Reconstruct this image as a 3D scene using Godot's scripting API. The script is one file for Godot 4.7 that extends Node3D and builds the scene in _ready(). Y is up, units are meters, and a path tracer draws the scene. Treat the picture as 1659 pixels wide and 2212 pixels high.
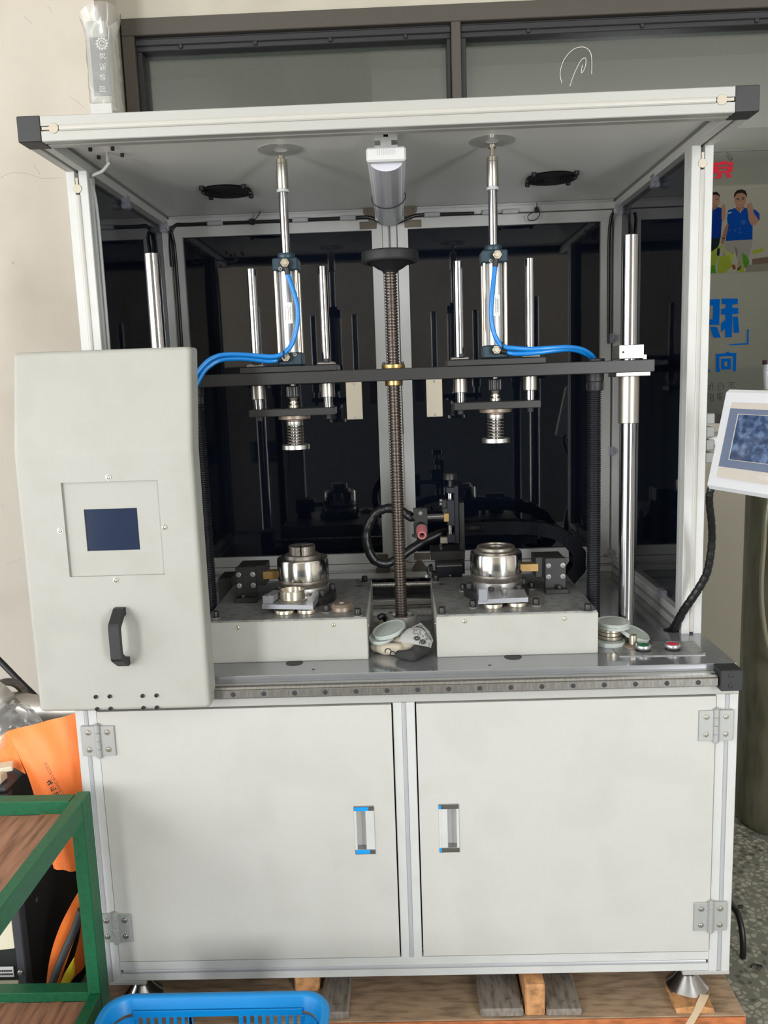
extends Node3D

# ---------- camera, sky, light, exposure: tuned here ----------
const EYE := Vector3(0.0102, 1.1211, 1.4156)
const TURN := Vector3(-0.1558, 0.0237, -0.0349)
const FOCAL := 1778.04
const EXPOSURE := 1.42
const LEFT_WINDOW_ENERGY := 5.0
const FRONT_WINDOW_ENERGY := 11.0

var M := {}
var view := Basis.from_euler(TURN)
var numbers := {}

func _ready() -> void:
	set_view()
	make_materials()
	build_room()
	build_cabinet()
	build_worktop()
	build_enclosure()
	build_guides()
	build_presses()
	build_fixtures()
	build_torch()
	build_control_panel()
	build_roof_things()
	build_loose_things()
	build_pendant()
	build_right_side()
	build_left_side()
	build_ground_things()

func set_view() -> void:
	var cam := Camera3D.new()
	cam.name = "camera"
	cam.position = EYE
	cam.basis = view
	cam.fov = 63.766
	cam.near = 0.02
	cam.far = 60.0
	add_child(cam)
	cam.current = true
	var e := Environment.new()
	e.background_mode = Environment.BG_SKY
	var sky := Sky.new()
	var sm := ProceduralSkyMaterial.new()
	sm.sky_top_color = Color(0.55, 0.68, 0.86)
	sm.sky_horizon_color = Color(0.86, 0.89, 0.92)
	sm.ground_horizon_color = Color(0.62, 0.62, 0.6)
	sm.ground_bottom_color = Color(0.5, 0.5, 0.48)
	sm.sky_energy_multiplier = 1.6
	sm.ground_energy_multiplier = 1.0
	sky.sky_material = sm
	e.sky = sky
	e.tonemap_mode = Environment.TONE_MAPPER_LINEAR
	e.tonemap_exposure = EXPOSURE
	e.sdfgi_enabled = true
	e.ssao_enabled = true
	e.ssil_enabled = true
	var w := WorldEnvironment.new()
	w.name = "world_environment"
	w.environment = e
	add_child(w)
	daylight("window_light", Vector3(-3.16, 1.25, 1.75), Vector3(1, 0, -0.1), Vector2(2.9, 2.6), LEFT_WINDOW_ENERGY, Color(1.0, 0.985, 0.95))
	daylight("window_light", Vector3(-2.7, 1.25, 4.16), Vector3(0.1, 0, -1), Vector2(0.8, 2.6), FRONT_WINDOW_ENERGY, Color(0.98, 0.99, 1.0))
	daylight("window_light", Vector3(2.2, 1.25, 4.16), Vector3(-0.1, 0, -1), Vector2(0.65, 2.6), FRONT_WINDOW_ENERGY, Color(0.98, 0.99, 1.0))

func daylight(called: String, at: Vector3, towards: Vector3, size: Vector2, energy: float, tint: Color) -> void:
	var l := AreaLight3D.new()
	l.name = called
	l.area_size = size
	l.light_energy = energy
	l.light_color = tint
	l.area_range = 14.0
	l.shadow_enabled = true
	l.position = at
	l.basis = Basis.looking_at(towards.normalized())
	add_child(l, true)

# ---------- from a measured pixel of the photograph to the point on a known plane ----------
func ray(x: float, y: float) -> Vector3:
	return view * Vector3((x - 829.5) / FOCAL, (1106.0 - y) / FOCAL, -1.0)
func pz(x: float, y: float, z: float) -> Vector3:
	var d := ray(x, y)
	return EYE + d * ((z - EYE.z) / d.z)
func py(x: float, y: float, h: float) -> Vector3:
	var d := ray(x, y)
	return EYE + d * ((h - EYE.y) / d.y)
func px(x: float, y: float, at_x: float) -> Vector3:
	var d := ray(x, y)
	return EYE + d * ((at_x - EYE.x) / d.x)

# ---------- naming and tagging ----------
func numbered(called: String) -> String:
	if not numbers.has(called):
		numbers[called] = 0
		return called
	numbers[called] += 1
	return "%s_%03d" % [called, numbers[called]]

func tag(o: Node, label: String, category: String, group := "") -> void:
	o.set_meta("label", label)
	o.set_meta("category", category)
	if group != "":
		o.set_meta("group", group)

func thing(called: String, label: String, category: String, at: Vector3, group := "") -> Node3D:
	var o := Node3D.new()
	o.name = numbered(called)
	o.position = at
	add_child(o)
	tag(o, label, category, group)
	return o

# geometry is given in room coordinates; a part of a thing is shifted back by the thing's own place
func put(called: String, mb: MB, mat: Material, parent: Node) -> MeshInstance3D:
	return put_mesh(called, mb.mesh(), mat, parent)

func put_mesh(called: String, mesh: Mesh, mat: Material, parent: Node) -> MeshInstance3D:
	var o := MeshInstance3D.new()
	o.mesh = mesh
	if mesh.surface_get_material(0) == null:
		mesh.surface_set_material(0, mat)
	else:
		o.set_surface_override_material(0, mat)
	o.name = called
	if parent != self and not parent is MeshInstance3D:
		o.position = -(parent as Node3D).position
	parent.add_child(o, true)
	return o

func single(called: String, label: String, category: String, mb: MB, mat: Material, group := "") -> MeshInstance3D:
	var o := MeshInstance3D.new()
	o.mesh = mb.mesh()
	o.mesh.surface_set_material(0, mat)
	o.name = numbered(called)
	add_child(o)
	tag(o, label, category, group)
	return o

func struct(called: String, mb: MB, mat: Material, parent: Node = null) -> MeshInstance3D:
	var o := MeshInstance3D.new()
	o.mesh = mb.mesh()
	o.mesh.surface_set_material(0, mat)
	o.name = called
	if parent == null:
		add_child(o)
		o.set_meta("kind", "structure")
	else:
		parent.add_child(o, true)
	return o

# ---------- mesh builder: faces are given counter-clockwise seen from outside ----------
class MB:
	var v := PackedVector3Array()
	var n := PackedVector3Array()
	var uv := PackedVector2Array()
	var ix := PackedInt32Array()

	func vert(p: Vector3, q: Vector3, t := Vector2.ZERO) -> int:
		v.append(p)
		n.append(q)
		uv.append(t)
		return v.size() - 1

	func face(pts: Array, normal = null) -> MB:
		var q: Vector3
		if normal == null:
			q = (pts[1] - pts[0]).cross(pts[pts.size() - 1] - pts[0])
			if q.length() < 1e-12 and pts.size() > 3:
				q = (pts[2] - pts[1]).cross(pts[3] - pts[1])
			q = q.normalized()
		else:
			q = normal
		var at := v.size()
		for p in pts:
			vert(p, q)
		for k in range(1, pts.size() - 1):
			ix.append_array([at, at + k + 1, at + k])
		return self

	func quad_uv(a: Vector3, b: Vector3, c: Vector3, d: Vector3) -> MB:
		# a lower left, b lower right, c upper right, d upper left
		var q := (b - a).cross(d - a).normalized()
		var at := vert(a, q, Vector2(0, 1))
		vert(b, q, Vector2(1, 1))
		vert(c, q, Vector2(1, 0))
		vert(d, q, Vector2(0, 0))
		ix.append_array([at, at + 2, at + 1, at, at + 3, at + 2])
		return self

	func box(c: Vector3, s: Vector3, bevel := 0.0, b := Basis()) -> MB:
		var h := s / 2.0
		var e := minf(bevel, minf(h.x, minf(h.y, h.z)) * 0.9)
		var i := h - Vector3(e, e, e)
		for ax in 3:
			var u := (ax + 1) % 3
			var w := (ax + 2) % 3
			for sg in [-1.0, 1.0]:
				var pts := []
				for k in [[-1, -1], [1, -1], [1, 1], [-1, 1]]:
					var p := Vector3.ZERO
					p[ax] = sg * h[ax]
					p[u] = k[0] * i[u]
					p[w] = k[1] * i[w]
					pts.append(c + b * p)
				if sg < 0:
					pts.reverse()
				face(pts)
		if e > 0.0:
			for ax in 3:
				var u := (ax + 1) % 3
				var w := (ax + 2) % 3
				for su in [-1.0, 1.0]:
					for sw in [-1.0, 1.0]:
						var pts := []
						for k in [[-1, 0], [1, 0], [1, 1], [-1, 1]]:
							var p := Vector3.ZERO
							p[ax] = k[0] * i[ax]
							p[u] = su * (h[u] if k[1] == 0 else i[u])
							p[w] = sw * (i[w] if k[1] == 0 else h[w])
							pts.append(c + b * p)
						if su * sw > 0:
							pts.reverse()
						face(pts)
			for sx in [-1.0, 1.0]:
				for sy in [-1.0, 1.0]:
					for sz in [-1.0, 1.0]:
						var pts := [c + b * Vector3(sx * h.x, sy * i.y, sz * i.z), c + b * Vector3(sx * i.x, sy * h.y, sz * i.z), c + b * Vector3(sx * i.x, sy * i.y, sz * h.z)]
						if sx * sy * sz < 0:
							pts.reverse()
						face(pts)
		return self

	func span(a: Vector3, b: Vector3, bevel := 0.0) -> MB:
		return box((a + b) / 2.0, (b - a).abs(), bevel)

	# profile of (radius, height) from bottom to top, turned about the y axis of xf
	func lathe(prof: Array, seg := 24, xf := Transform3D(), soft := 35.0) -> MB:
		var m := prof.size()
		for k in m - 1:
			var a: Vector2 = prof[k]
			var c: Vector2 = prof[k + 1]
			var d := c - a
			if d.length() < 1e-9:
				continue
			var own := Vector2(d.y, -d.x).normalized()
			var na := own
			var nc := own
			if k > 0:
				var d0: Vector2 = a - prof[k - 1]
				var o0 := Vector2(d0.y, -d0.x).normalized()
				if d0.length() > 1e-9 and absf(rad_to_deg(o0.angle_to(own))) < soft:
					na = (own + o0).normalized()
			if k < m - 2:
				var d1: Vector2 = prof[k + 2] - c
				var o1 := Vector2(d1.y, -d1.x).normalized()
				if d1.length() > 1e-9 and absf(rad_to_deg(o1.angle_to(own))) < soft:
					nc = (own + o1).normalized()
			var at := v.size()
			for j in seg + 1:
				var t := TAU * j / seg
				var cs := cos(t)
				var sn := sin(t)
				vert(xf * Vector3(a.x * cs, a.y, -a.x * sn), (xf.basis * Vector3(na.x * cs, na.y, -na.x * sn)).normalized())
				vert(xf * Vector3(c.x * cs, c.y, -c.x * sn), (xf.basis * Vector3(nc.x * cs, nc.y, -nc.x * sn)).normalized())
			for j in seg:
				var p := at + 2 * j
				if a.x > 1e-7:
					ix.append_array([p, p + 3, p + 2])
				if c.x > 1e-7:
					ix.append_array([p, p + 1, p + 3])
		return self

	# closed cylinder between two points with small chamfers
	func rod(a: Vector3, b: Vector3, r: float, seg := 20, ch := 0.0006, r2 := -1.0) -> MB:
		var l := a.distance_to(b)
		var s := r if r2 < 0.0 else r2
		ch = minf(ch, minf(r, s) * 0.5)
		return lathe([Vector2(0, 0), Vector2(r - ch, 0), Vector2(r, ch), Vector2(s, l - ch), Vector2(s - ch, l), Vector2(0, l)], seg, MB.along(a, b))

	static func along(a: Vector3, b: Vector3) -> Transform3D:
		var y := (b - a).normalized()
		var x := Vector3(1, 0, 0)
		if absf(y.dot(x)) > 0.9:
			x = Vector3(0, 0, 1)
		var z := x.cross(y).normalized()
		x = y.cross(z).normalized()
		return Transform3D(Basis(x, y, z), a)

	# a round tube along points; r may be a number or an array of radii
	func tube(pts: Array, r, seg := 10, caps := true) -> MB:
		var m := pts.size()
		var tan: Vector3 = (pts[1] - pts[0]).normalized()
		var side := tan.cross(Vector3(0.31, 0.9, 0.3)).normalized()
		var start := v.size()
		for k in m:
			var t: Vector3 = (pts[mini(k + 1, m - 1)] - pts[maxi(k - 1, 0)]).normalized()
			side = (side - t * side.dot(t)).normalized()
			var up := t.cross(side)
			var rr: float = r[k] if r is Array else r
			var sl := 0.0
			if r is Array:
				sl = (r[mini(k + 1, m - 1)] - r[maxi(k - 1, 0)]) / maxf((pts[mini(k + 1, m - 1)] - pts[maxi(k - 1, 0)]).length(), 1e-6)
			for j in seg + 1:
				var a := TAU * j / seg
				var q := side * cos(a) + up * sin(a)
				vert(pts[k] + q * rr, (q - t * sl).normalized())
		for k in m - 1:
			for j in seg:
				var p := start + k * (seg + 1) + j
				var s := p + seg + 1
				ix.append_array([p, s + 1, p + 1, p, s, s + 1])
		if caps:
			for e in [0, m - 1]:
				var t: Vector3 = (pts[0] - pts[1]).normalized() if e == 0 else (pts[m - 1] - pts[m - 2]).normalized()
				var c := vert(pts[e], t)
				for j in seg + 1:
					vert(v[start + e * (seg + 1) + j], t)
				for j in seg:
					if e == 0:
						ix.append_array([c, c + 1 + j, c + 2 + j])
					else:
						ix.append_array([c, c + 2 + j, c + 1 + j])
		return self

	# polygon in the xy plane of xf (any turn), from z0 to z1
	func extrude(poly: PackedVector2Array, z0: float, z1: float, xf := Transform3D(), holes := []) -> MB:
		if Geometry2D.is_polygon_clockwise(poly):
			poly = poly.duplicate()
			poly.reverse()
		var t := Geometry2D.triangulate_polygon(poly)
		for sg in [0, 1]:
			var z := z1 if sg == 1 else z0
			var q := (xf.basis * Vector3(0, 0, 1 if sg == 1 else -1)).normalized()
			var at := v.size()
			for p in poly:
				vert(xf * Vector3(p.x, p.y, z), q, Vector2(p.x, -p.y))
			for k in range(0, t.size(), 3):
				var a := t[k]
				var b := t[k + 1]
				var c := t[k + 2]
				var ccw := (poly[b] - poly[a]).cross(poly[c] - poly[a]) > 0.0
				if ccw == (sg == 1):
					ix.append_array([at + a, at + c, at + b])
				else:
					ix.append_array([at + a, at + b, at + c])
		for k in poly.size():
			var a := poly[k]
			var b := poly[(k + 1) % poly.size()]
			face([xf * Vector3(a.x, a.y, z0), xf * Vector3(b.x, b.y, z0), xf * Vector3(b.x, b.y, z1), xf * Vector3(a.x, a.y, z1)])
		return self

	# a grid of points (rows of equal length), smooth, optionally with a back at -thick along the normal
	func sheet(rows: Array, thick := 0.0, hole := []) -> MB:
		var h := rows.size()
		var w: int = rows[0].size()
		var nn := []
		for r in h:
			for c in w:
				var du: Vector3 = rows[r][mini(c + 1, w - 1)] - rows[r][maxi(c - 1, 0)]
				var dv: Vector3 = rows[mini(r + 1, h - 1)][c] - rows[maxi(r - 1, 0)][c]
				nn.append(du.cross(dv).normalized())
		for side in ([0] if thick == 0.0 else [0, 1]):
			var at := v.size()
			for r in h:
				for c in w:
					var q: Vector3 = nn[r * w + c]
					var p: Vector3 = rows[r][c]
					vert(p - q * thick * side, -q if side == 1 else q, Vector2(c / (w - 1.0), 1.0 - r / (h - 1.0)))
			for r in h - 1:
				for c in w - 1:
					if hole.size() == 4 and r >= hole[0] and r < hole[1] and c >= hole[2] and c < hole[3]:
						continue
					var p := at + r * w + c
					if side == 0:
						ix.append_array([p, p + w + 1, p + 1, p, p + w, p + w + 1])
					else:
						ix.append_array([p, p + 1, p + w + 1, p, p + w + 1, p + w])
		if thick != 0.0:
			var ring := []
			for c in w: ring.append([0, c])
			for r in range(1, h): ring.append([r, w - 1])
			for c in range(w - 2, -1, -1): ring.append([h - 1, c])
			for r in range(h - 2, 0, -1): ring.append([r, 0])
			for k in ring.size():
				var a = ring[k]
				var b = ring[(k + 1) % ring.size()]
				var pa: Vector3 = rows[a[0]][a[1]]
				var pb: Vector3 = rows[b[0]][b[1]]
				face([pa - nn[a[0] * w + a[1]] * thick, pb - nn[b[0] * w + b[1]] * thick, pb, pa])
		return self

	func mesh() -> ArrayMesh:
		var a := []
		a.resize(Mesh.ARRAY_MAX)
		a[Mesh.ARRAY_VERTEX] = v
		a[Mesh.ARRAY_NORMAL] = n
		a[Mesh.ARRAY_TEX_UV] = uv
		a[Mesh.ARRAY_INDEX] = ix
		var m := ArrayMesh.new()
		m.add_surface_from_arrays(Mesh.PRIMITIVE_TRIANGLES, a)
		return m

func mb() -> MB:
	return MB.new()

# smooth path through points
func smooth(pts: Array, per := 8) -> Array:
	var out := []
	var m := pts.size()
	for k in m - 1:
		var p0: Vector3 = pts[maxi(k - 1, 0)]
		var p1: Vector3 = pts[k]
		var p2: Vector3 = pts[k + 1]
		var p3: Vector3 = pts[mini(k + 2, m - 1)]
		for j in per:
			out.append(p1.cubic_interpolate(p2, p0, p3, float(j) / per))
	out.append(pts[m - 1])
	return out

func axis_z(at: Vector3) -> Transform3D:      # lathe axis pointing to +z
	return Transform3D(Basis(Vector3(1, 0, 0), Vector3(0, 0, 1), Vector3(0, -1, 0)), at)
func axis_x(at: Vector3) -> Transform3D:
	return Transform3D(Basis(Vector3(0, -1, 0), Vector3(1, 0, 0), Vector3(0, 0, 1)), at)
func up(at: Vector3) -> Transform3D:
	return Transform3D(Basis(), at)

# a ring or pipe profile
func pipe(m: MB, ri: float, ro: float, h: float, xf: Transform3D, seg := 28, ch := 0.0006) -> MB:
	return m.lathe([Vector2(ri, 0), Vector2(ro - ch, 0), Vector2(ro, ch), Vector2(ro, h - ch), Vector2(ro - ch, h), Vector2(ri + ch, h), Vector2(ri, h - ch), Vector2(ri, 0)], seg, xf)

# socket cap screw standing along xf's y axis, its foot at xf's origin
func cap_screw(m: MB, r: float, h: float, xf: Transform3D, seg := 16) -> MB:
	return m.lathe([Vector2(r * 0.97, 0), Vector2(r, h * 0.06), Vector2(r, h * 0.88), Vector2(r * 0.88, h), Vector2(r * 0.52, h), Vector2(r * 0.50, h * 0.45), Vector2(0, h * 0.42)], seg, xf)

# button-head screw with a hex socket
func button_screw(m: MB, r: float, h: float, xf: Transform3D) -> MB:
	return m.lathe([Vector2(r, 0), Vector2(r * 0.97, h * 0.3), Vector2(r * 0.80, h * 0.75), Vector2(r * 0.55, h), Vector2(r * 0.45, h), Vector2(r * 0.42, h * 0.4), Vector2(0, h * 0.35)], 16, xf)

func hex_nut(m: MB, r: float, h: float, xf: Transform3D) -> MB:
	var c := r * 0.07
	return m.lathe([Vector2(0, 0), Vector2(r - c, 0), Vector2(r, c), Vector2(r, h - c), Vector2(r - c, h), Vector2(0, h)], 6, xf, 1.0)

# 40 mm aluminium profile with a slot on each side, between a and b; `wide` is the axis across
func profile(m: MB, a: Vector3, b: Vector3, w := 0.04, d := 0.04) -> MB:
	var g := 0.0041
	var t := 0.0105
	var e := 0.0012
	var hx := w / 2.0
	var hy := d / 2.0
	var q := PackedVector2Array()
	var corner := [[1, 1], [-1, 1], [-1, -1], [1, -1]]
	for k in 4:
		var sx: float = corner[k][0]
		var sy: float = corner[k][1]
		if k % 2 == 0:
			q.append_array([Vector2(sx * (hx - t), sy * g), Vector2(sx * hx, sy * g), Vector2(sx * hx, sy * (hy - e)), Vector2(sx * (hx - e), sy * hy), Vector2(sx * g, sy * hy), Vector2(sx * g, sy * (hy - t))])
		else:
			q.append_array([Vector2(sx * g, sy * (hy - t)), Vector2(sx * g, sy * hy), Vector2(sx * (hx - e), sy * hy), Vector2(sx * hx, sy * (hy - e)), Vector2(sx * hx, sy * g), Vector2(sx * (hx - t), sy * g)])
	var l := a.distance_to(b)
	var dir := (b - a) / l
	var bs: Basis
	if absf(dir.y) > 0.9:
		bs = Basis(Vector3(1, 0, 0), Vector3(0, 0, -dir.y), dir)      # x across, second axis along z
	elif absf(dir.x) > 0.9:
		bs = Basis(Vector3(0, 0, -dir.x), Vector3(0, 1, 0), dir)
	else:
		bs = Basis(Vector3(dir.z, 0, 0), Vector3(0, 1, 0), dir)
	return m.extrude(q, 0, l, Transform3D(bs, a))

# rounded plastic cover strip in a slot: runs from a to b, bulging along `out`
func strip(m: MB, a: Vector3, b: Vector3, out: Vector3, w := 0.0076, bulge := 0.0014) -> MB:
	var dir := (b - a).normalized()
	var side := dir.cross(out).normalized()
	var q := PackedVector2Array()
	for k in 7:
		var t := PI * k / 6.0
		q.append(Vector2(cos(t) * w / 2.0, sin(t) * bulge))
	q.append(Vector2(-w / 2.0, -0.003))
	q.append(Vector2(w / 2.0, -0.003))
	var bs := Basis(side, out, side.cross(out))
	var l := a.distance_to(b)
	if bs.z.dot(dir) < 0.0:
		return m.extrude(q, -l, 0, Transform3D(bs, a))
	return m.extrude(q, 0, l, Transform3D(bs, a))

# flat strokes: polylines given in a unit square (y down), drawn as ribbons of a width on the plane of xf
func strokes(m: MB, lines: Array, width: float, xf: Transform3D, thick := 0.0004) -> MB:
	for l in lines:
		for k in range(0, l.size() - 3, 2):
			var a := Vector2(l[k], -l[k + 1])
			var b := Vector2(l[k + 2], -l[k + 3])
			var d := (b - a).normalized() * width / 2.0
			var s := Vector2(-d.y, d.x)
			m.extrude(PackedVector2Array([a - d - s, b + d - s, b + d + s, a - d + s]), 0, thick, xf)
	return m

func lettering(called: String, words: String, size: float, xf: Transform3D, mat: Material, parent: Node, bold := false, font := "Droid Sans", depth := 0.0003) -> MeshInstance3D:
	var f := SystemFont.new()
	f.font_names = PackedStringArray([font])
	f.font_weight = 700 if bold else 400
	var t := TextMesh.new()
	t.font = f
	t.text = words
	t.font_size = 32
	t.pixel_size = size / 32.0
	t.depth = depth
	t.material = mat
	var o := MeshInstance3D.new()
	o.mesh = t
	o.name = called
	var base := Vector3.ZERO
	if not parent is MeshInstance3D:
		base = (parent as Node3D).position
	o.transform = Transform3D(xf.basis, xf.origin - base)
	parent.add_child(o, true)
	return o

# ---------- materials ----------
func mat(albedo: Color, rough := 0.5, metal := 0.0, spec := 0.5) -> StandardMaterial3D:
	var m := StandardMaterial3D.new()
	m.albedo_color = albedo
	m.roughness = rough
	m.metallic = metal
	m.metallic_specular = spec
	return m

func rgb(r: int, g: int, b: int) -> Color:
	return Color(r / 255.0, g / 255.0, b / 255.0)

func noise_map(sd: int, freq: float, ramp: Array, size := 512, oct := 4, kind := FastNoiseLite.TYPE_SIMPLEX_SMOOTH) -> NoiseTexture2D:
	var f := FastNoiseLite.new()
	f.seed = sd
	f.noise_type = kind
	f.frequency = freq
	f.fractal_octaves = oct
	var t := NoiseTexture2D.new()
	t.width = size
	t.height = size
	t.seamless = true
	t.noise = f
	var g := Gradient.new()
	var off := PackedFloat32Array()
	var col := PackedColorArray()
	for r in ramp:
		off.append(r[0])
		col.append(r[1])
	g.offsets = off
	g.colors = col
	t.color_ramp = g
	return t

func triplanar(m: StandardMaterial3D, scale: Vector3) -> StandardMaterial3D:
	m.uv1_triplanar = true
	m.uv1_world_triplanar = true
	m.uv1_scale = scale
	return m

func bumped(m: StandardMaterial3D, t: Texture2D, cm: float) -> StandardMaterial3D:
	m.heightmap_enabled = true
	m.heightmap_texture = t
	m.heightmap_scale = cm
	return m

func make_materials() -> void:
	var soft := noise_map(3, 0.006, [[0.0, Color(0.975, 0.975, 0.972)], [0.34, Color(0.99, 0.99, 0.985)], [0.5, Color(1, 1, 1)], [1.0, Color(1, 1, 1)]])
	var peel := noise_map(8, 0.06, [[0.0, Color.BLACK], [1.0, Color.WHITE]], 256, 2)
	var brush := noise_map(5, 0.02, [[0.0, Color(0.8, 0.8, 0.8)], [1.0, Color(1, 1, 1)]], 512, 3)
	var grime := noise_map(12, 0.012, [[0.0, Color(0.72, 0.70, 0.68)], [0.4, Color(0.92, 0.92, 0.91)], [1.0, Color(1, 1, 1)]])
	M.white_paint = triplanar(mat(rgb(180, 178, 172), 0.42), Vector3(1.6, 1.6, 1.6))
	M.white_paint.albedo_texture = soft
	M.panel_paint = triplanar(mat(rgb(158, 157, 150), 0.55), Vector3(2.3, 2.3, 2.3))
	M.panel_paint.albedo_texture = soft
	M.roof_paint = mat(rgb(240, 239, 235), 0.35)
	M.alu = triplanar(mat(rgb(189, 189, 186), 0.6, 0.12), Vector3(3, 3, 3))
	M.alu.albedo_texture = soft
	M.alu_bright = mat(rgb(166, 165, 160), 0.5, 0.12)
	M.cover_strip = mat(rgb(176, 173, 166), 0.4)
	M.cover_grey = mat(rgb(168, 169, 171), 0.35, 0.2)
	M.nickel = mat(rgb(172, 168, 159), 0.34, 0.92)
	M.slot_dark = mat(rgb(42, 42, 44), 0.6)
	M.black_plastic = mat(rgb(28, 28, 30), 0.5)
	M.black_matt = mat(rgb(20, 20, 22), 0.6)
	M.black_anod = mat(rgb(40, 39, 38), 0.42, 0.2)
	M.black_rubber = mat(rgb(20, 20, 22), 0.38)
	M.dark_glass = mat(Color(0.045, 0.065, 0.105), 0.03, 0.0, 0.68)
	M.chrome = mat(rgb(172, 172, 175), 0.17, 1.0)
	M.steel = triplanar(mat(rgb(206, 204, 200), 0.24, 1.0), Vector3(4, 40, 4))
	M.steel.roughness_texture = brush
	M.steel.roughness = 0.4
	M.ground_steel = triplanar(mat(rgb(150, 147, 141), 0.38, 0.8), Vector3(14, 3, 3))
	M.ground_steel.albedo_texture = brush
	M.steel_plate = triplanar(mat(rgb(158, 160, 164), 0.14, 0.65), Vector3(5, 5, 5))
	M.steel_plate.albedo_texture = soft
	M.dull_plate = triplanar(mat(rgb(150, 150, 150), 0.36, 0.4), Vector3(7, 7, 7))
	M.dull_plate.albedo_texture = grime
	M.warm_steel = mat(rgb(205, 196, 178), 0.3, 0.9)
	M.old_steel = triplanar(mat(rgb(142, 135, 127), 0.42, 0.85), Vector3(14, 14, 14))
	M.old_steel.albedo_texture = grime
	M.screw_thread = mat(rgb(92, 83, 76), 0.36, 0.85)
	M.brass = mat(rgb(186, 156, 98), 0.32, 0.9)
	M.bronze = mat(rgb(136, 121, 108), 0.42, 0.4)
	M.dark_brass = mat(rgb(170, 138, 88), 0.4, 0.7)
	M.teal = mat(rgb(36, 56, 66), 0.4, 0.2)
	M.barrel = mat(rgb(176, 177, 179), 0.36, 0.8)
	M.blue_tube = mat(rgb(0, 116, 192), 0.28)
	M.blue_tube.clearcoat_enabled = true
	M.blue_tube.clearcoat = 0.4
	M.blue_crate = mat(rgb(0, 130, 200), 0.42)
	M.blue_film = mat(rgb(20, 140, 214), 0.3)
	M.label_white = mat(rgb(230, 230, 226), 0.5)
	M.ink = mat(rgb(40, 40, 42), 0.6)
	M.grey_ink = mat(rgb(110, 108, 104), 0.6)
	M.pink = mat(rgb(180, 108, 110), 0.45)
	M.white_plastic = mat(rgb(196, 196, 195), 0.5)
	M.grey_plastic = mat(rgb(176, 177, 176), 0.5)
	M.lens = mat(rgb(190, 190, 198), 0.35)
	M.clear = mat(Color(0.95, 0.97, 1.0, 0.12), 0.05)
	M.clear.transparency = BaseMaterial3D.TRANSPARENCY_ALPHA
	M.clear_disc = mat(Color(0.95, 0.95, 0.93, 0.35), 0.1)
	M.clear_disc.transparency = BaseMaterial3D.TRANSPARENCY_ALPHA
	M.acrylic = mat(Color(0.72, 0.72, 0.80, 0.25), 0.08)
	M.acrylic.transparency = BaseMaterial3D.TRANSPARENCY_ALPHA
	M.film = mat(Color(0.92, 0.92, 0.9, 0.10), 0.2)
	M.film.transparency = BaseMaterial3D.TRANSPARENCY_ALPHA
	M.frosted = mat(rgb(166, 173, 167), 0.4)
	M.frosted.backlight_enabled = true
	M.frosted.backlight = Color(0.25, 0.25, 0.25)
	M.window_glass = mat(Color(0.75, 0.80, 0.74, 0.04), 0.02)
	M.window_glass.transparency = BaseMaterial3D.TRANSPARENCY_ALPHA
	M.dado = mat(rgb(82, 86, 84), 0.6)
	M.wall = bumped(triplanar(mat(rgb(188, 180, 169), 0.85), Vector3(0.9, 0.9, 0.9)), peel, 0.05)
	M.wall.albedo_texture = noise_map(21, 0.004, [[0.0, Color(0.93, 0.92, 0.91)], [0.5, Color(0.99, 0.99, 0.985)], [1.0, Color(1, 1, 1)]])
	M.wall_beige = triplanar(mat(rgb(182, 177, 164), 0.85), Vector3(0.9, 0.9, 0.9))
	M.wall_beige.albedo_texture = M.wall.albedo_texture
	M.wall_rear = mat(rgb(140, 137, 123), 0.85)
	M.wall_low = mat(rgb(240, 237, 227), 0.8)
	M.ceiling = mat(rgb(224, 222, 214), 0.9)
	M.frame_brown = mat(rgb(74, 69, 62), 0.5, 0.2)
	M.gasket = mat(rgb(34, 34, 38), 0.45)
	M.terrazzo = triplanar(mat(Color.WHITE, 0.5), Vector3(3, 3, 3))
	M.terrazzo.albedo_texture = terrazzo()
	M.tank = triplanar(mat(rgb(104, 103, 88), 0.6), Vector3(3, 0.5, 3))
	M.tank.albedo_texture = noise_map(31, 0.02, [[0.0, Color(0.62, 0.6, 0.52)], [0.5, Color(0.9, 0.9, 0.84)], [1.0, Color(1, 1, 1)]])
	M.orange_bag = mat(rgb(255, 128, 52), 0.5)
	M.orange_bag.albedo_color = rgb(255, 130, 56)
	M.orange_bag.backlight_enabled = true
	M.orange_bag.backlight = Color(0.25, 0.25, 0.25)
	M.orange_bag.heightmap_enabled = true
	M.orange_bag.heightmap_texture = bubbles()
	M.orange_bag.heightmap_scale = 0.014
	M.orange_bag.uv1_scale = Vector3(3, 3, 1)
	M.orange_belt = mat(rgb(226, 112, 36), 0.6)
	M.yellow = mat(rgb(236, 206, 40), 0.5)
	M.green_paint = triplanar(mat(rgb(10, 92, 58), 0.42), Vector3(6, 6, 6))
	M.green_paint.albedo_texture = noise_map(41, 0.02, [[0.0, Color(0.8, 0.85, 0.82)], [0.5, Color(0.97, 1, 0.98)], [1.0, Color(1, 1, 1)]])
	M.shelf_wood = triplanar(mat(rgb(172, 124, 97), 0.55), Vector3(9, 2, 1.1))
	M.shelf_wood.albedo_texture = noise_map(51, 0.012, [[0.0, Color(0.62, 0.58, 0.55)], [0.45, Color(0.88, 0.86, 0.84)], [1.0, Color(1, 1, 1)]])
	M.pallet_wood = triplanar(mat(rgb(178, 152, 124), 0.75), Vector3(2, 4, 9))
	M.pallet_wood.albedo_texture = noise_map(61, 0.012, [[0.0, Color(0.66, 0.65, 0.64)], [0.5, Color(0.9, 0.89, 0.88)], [1.0, Color(1, 1, 1)]])
	M.pallet_edge = triplanar(mat(rgb(196, 116, 66), 0.7), Vector3(3, 9, 9))
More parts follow.
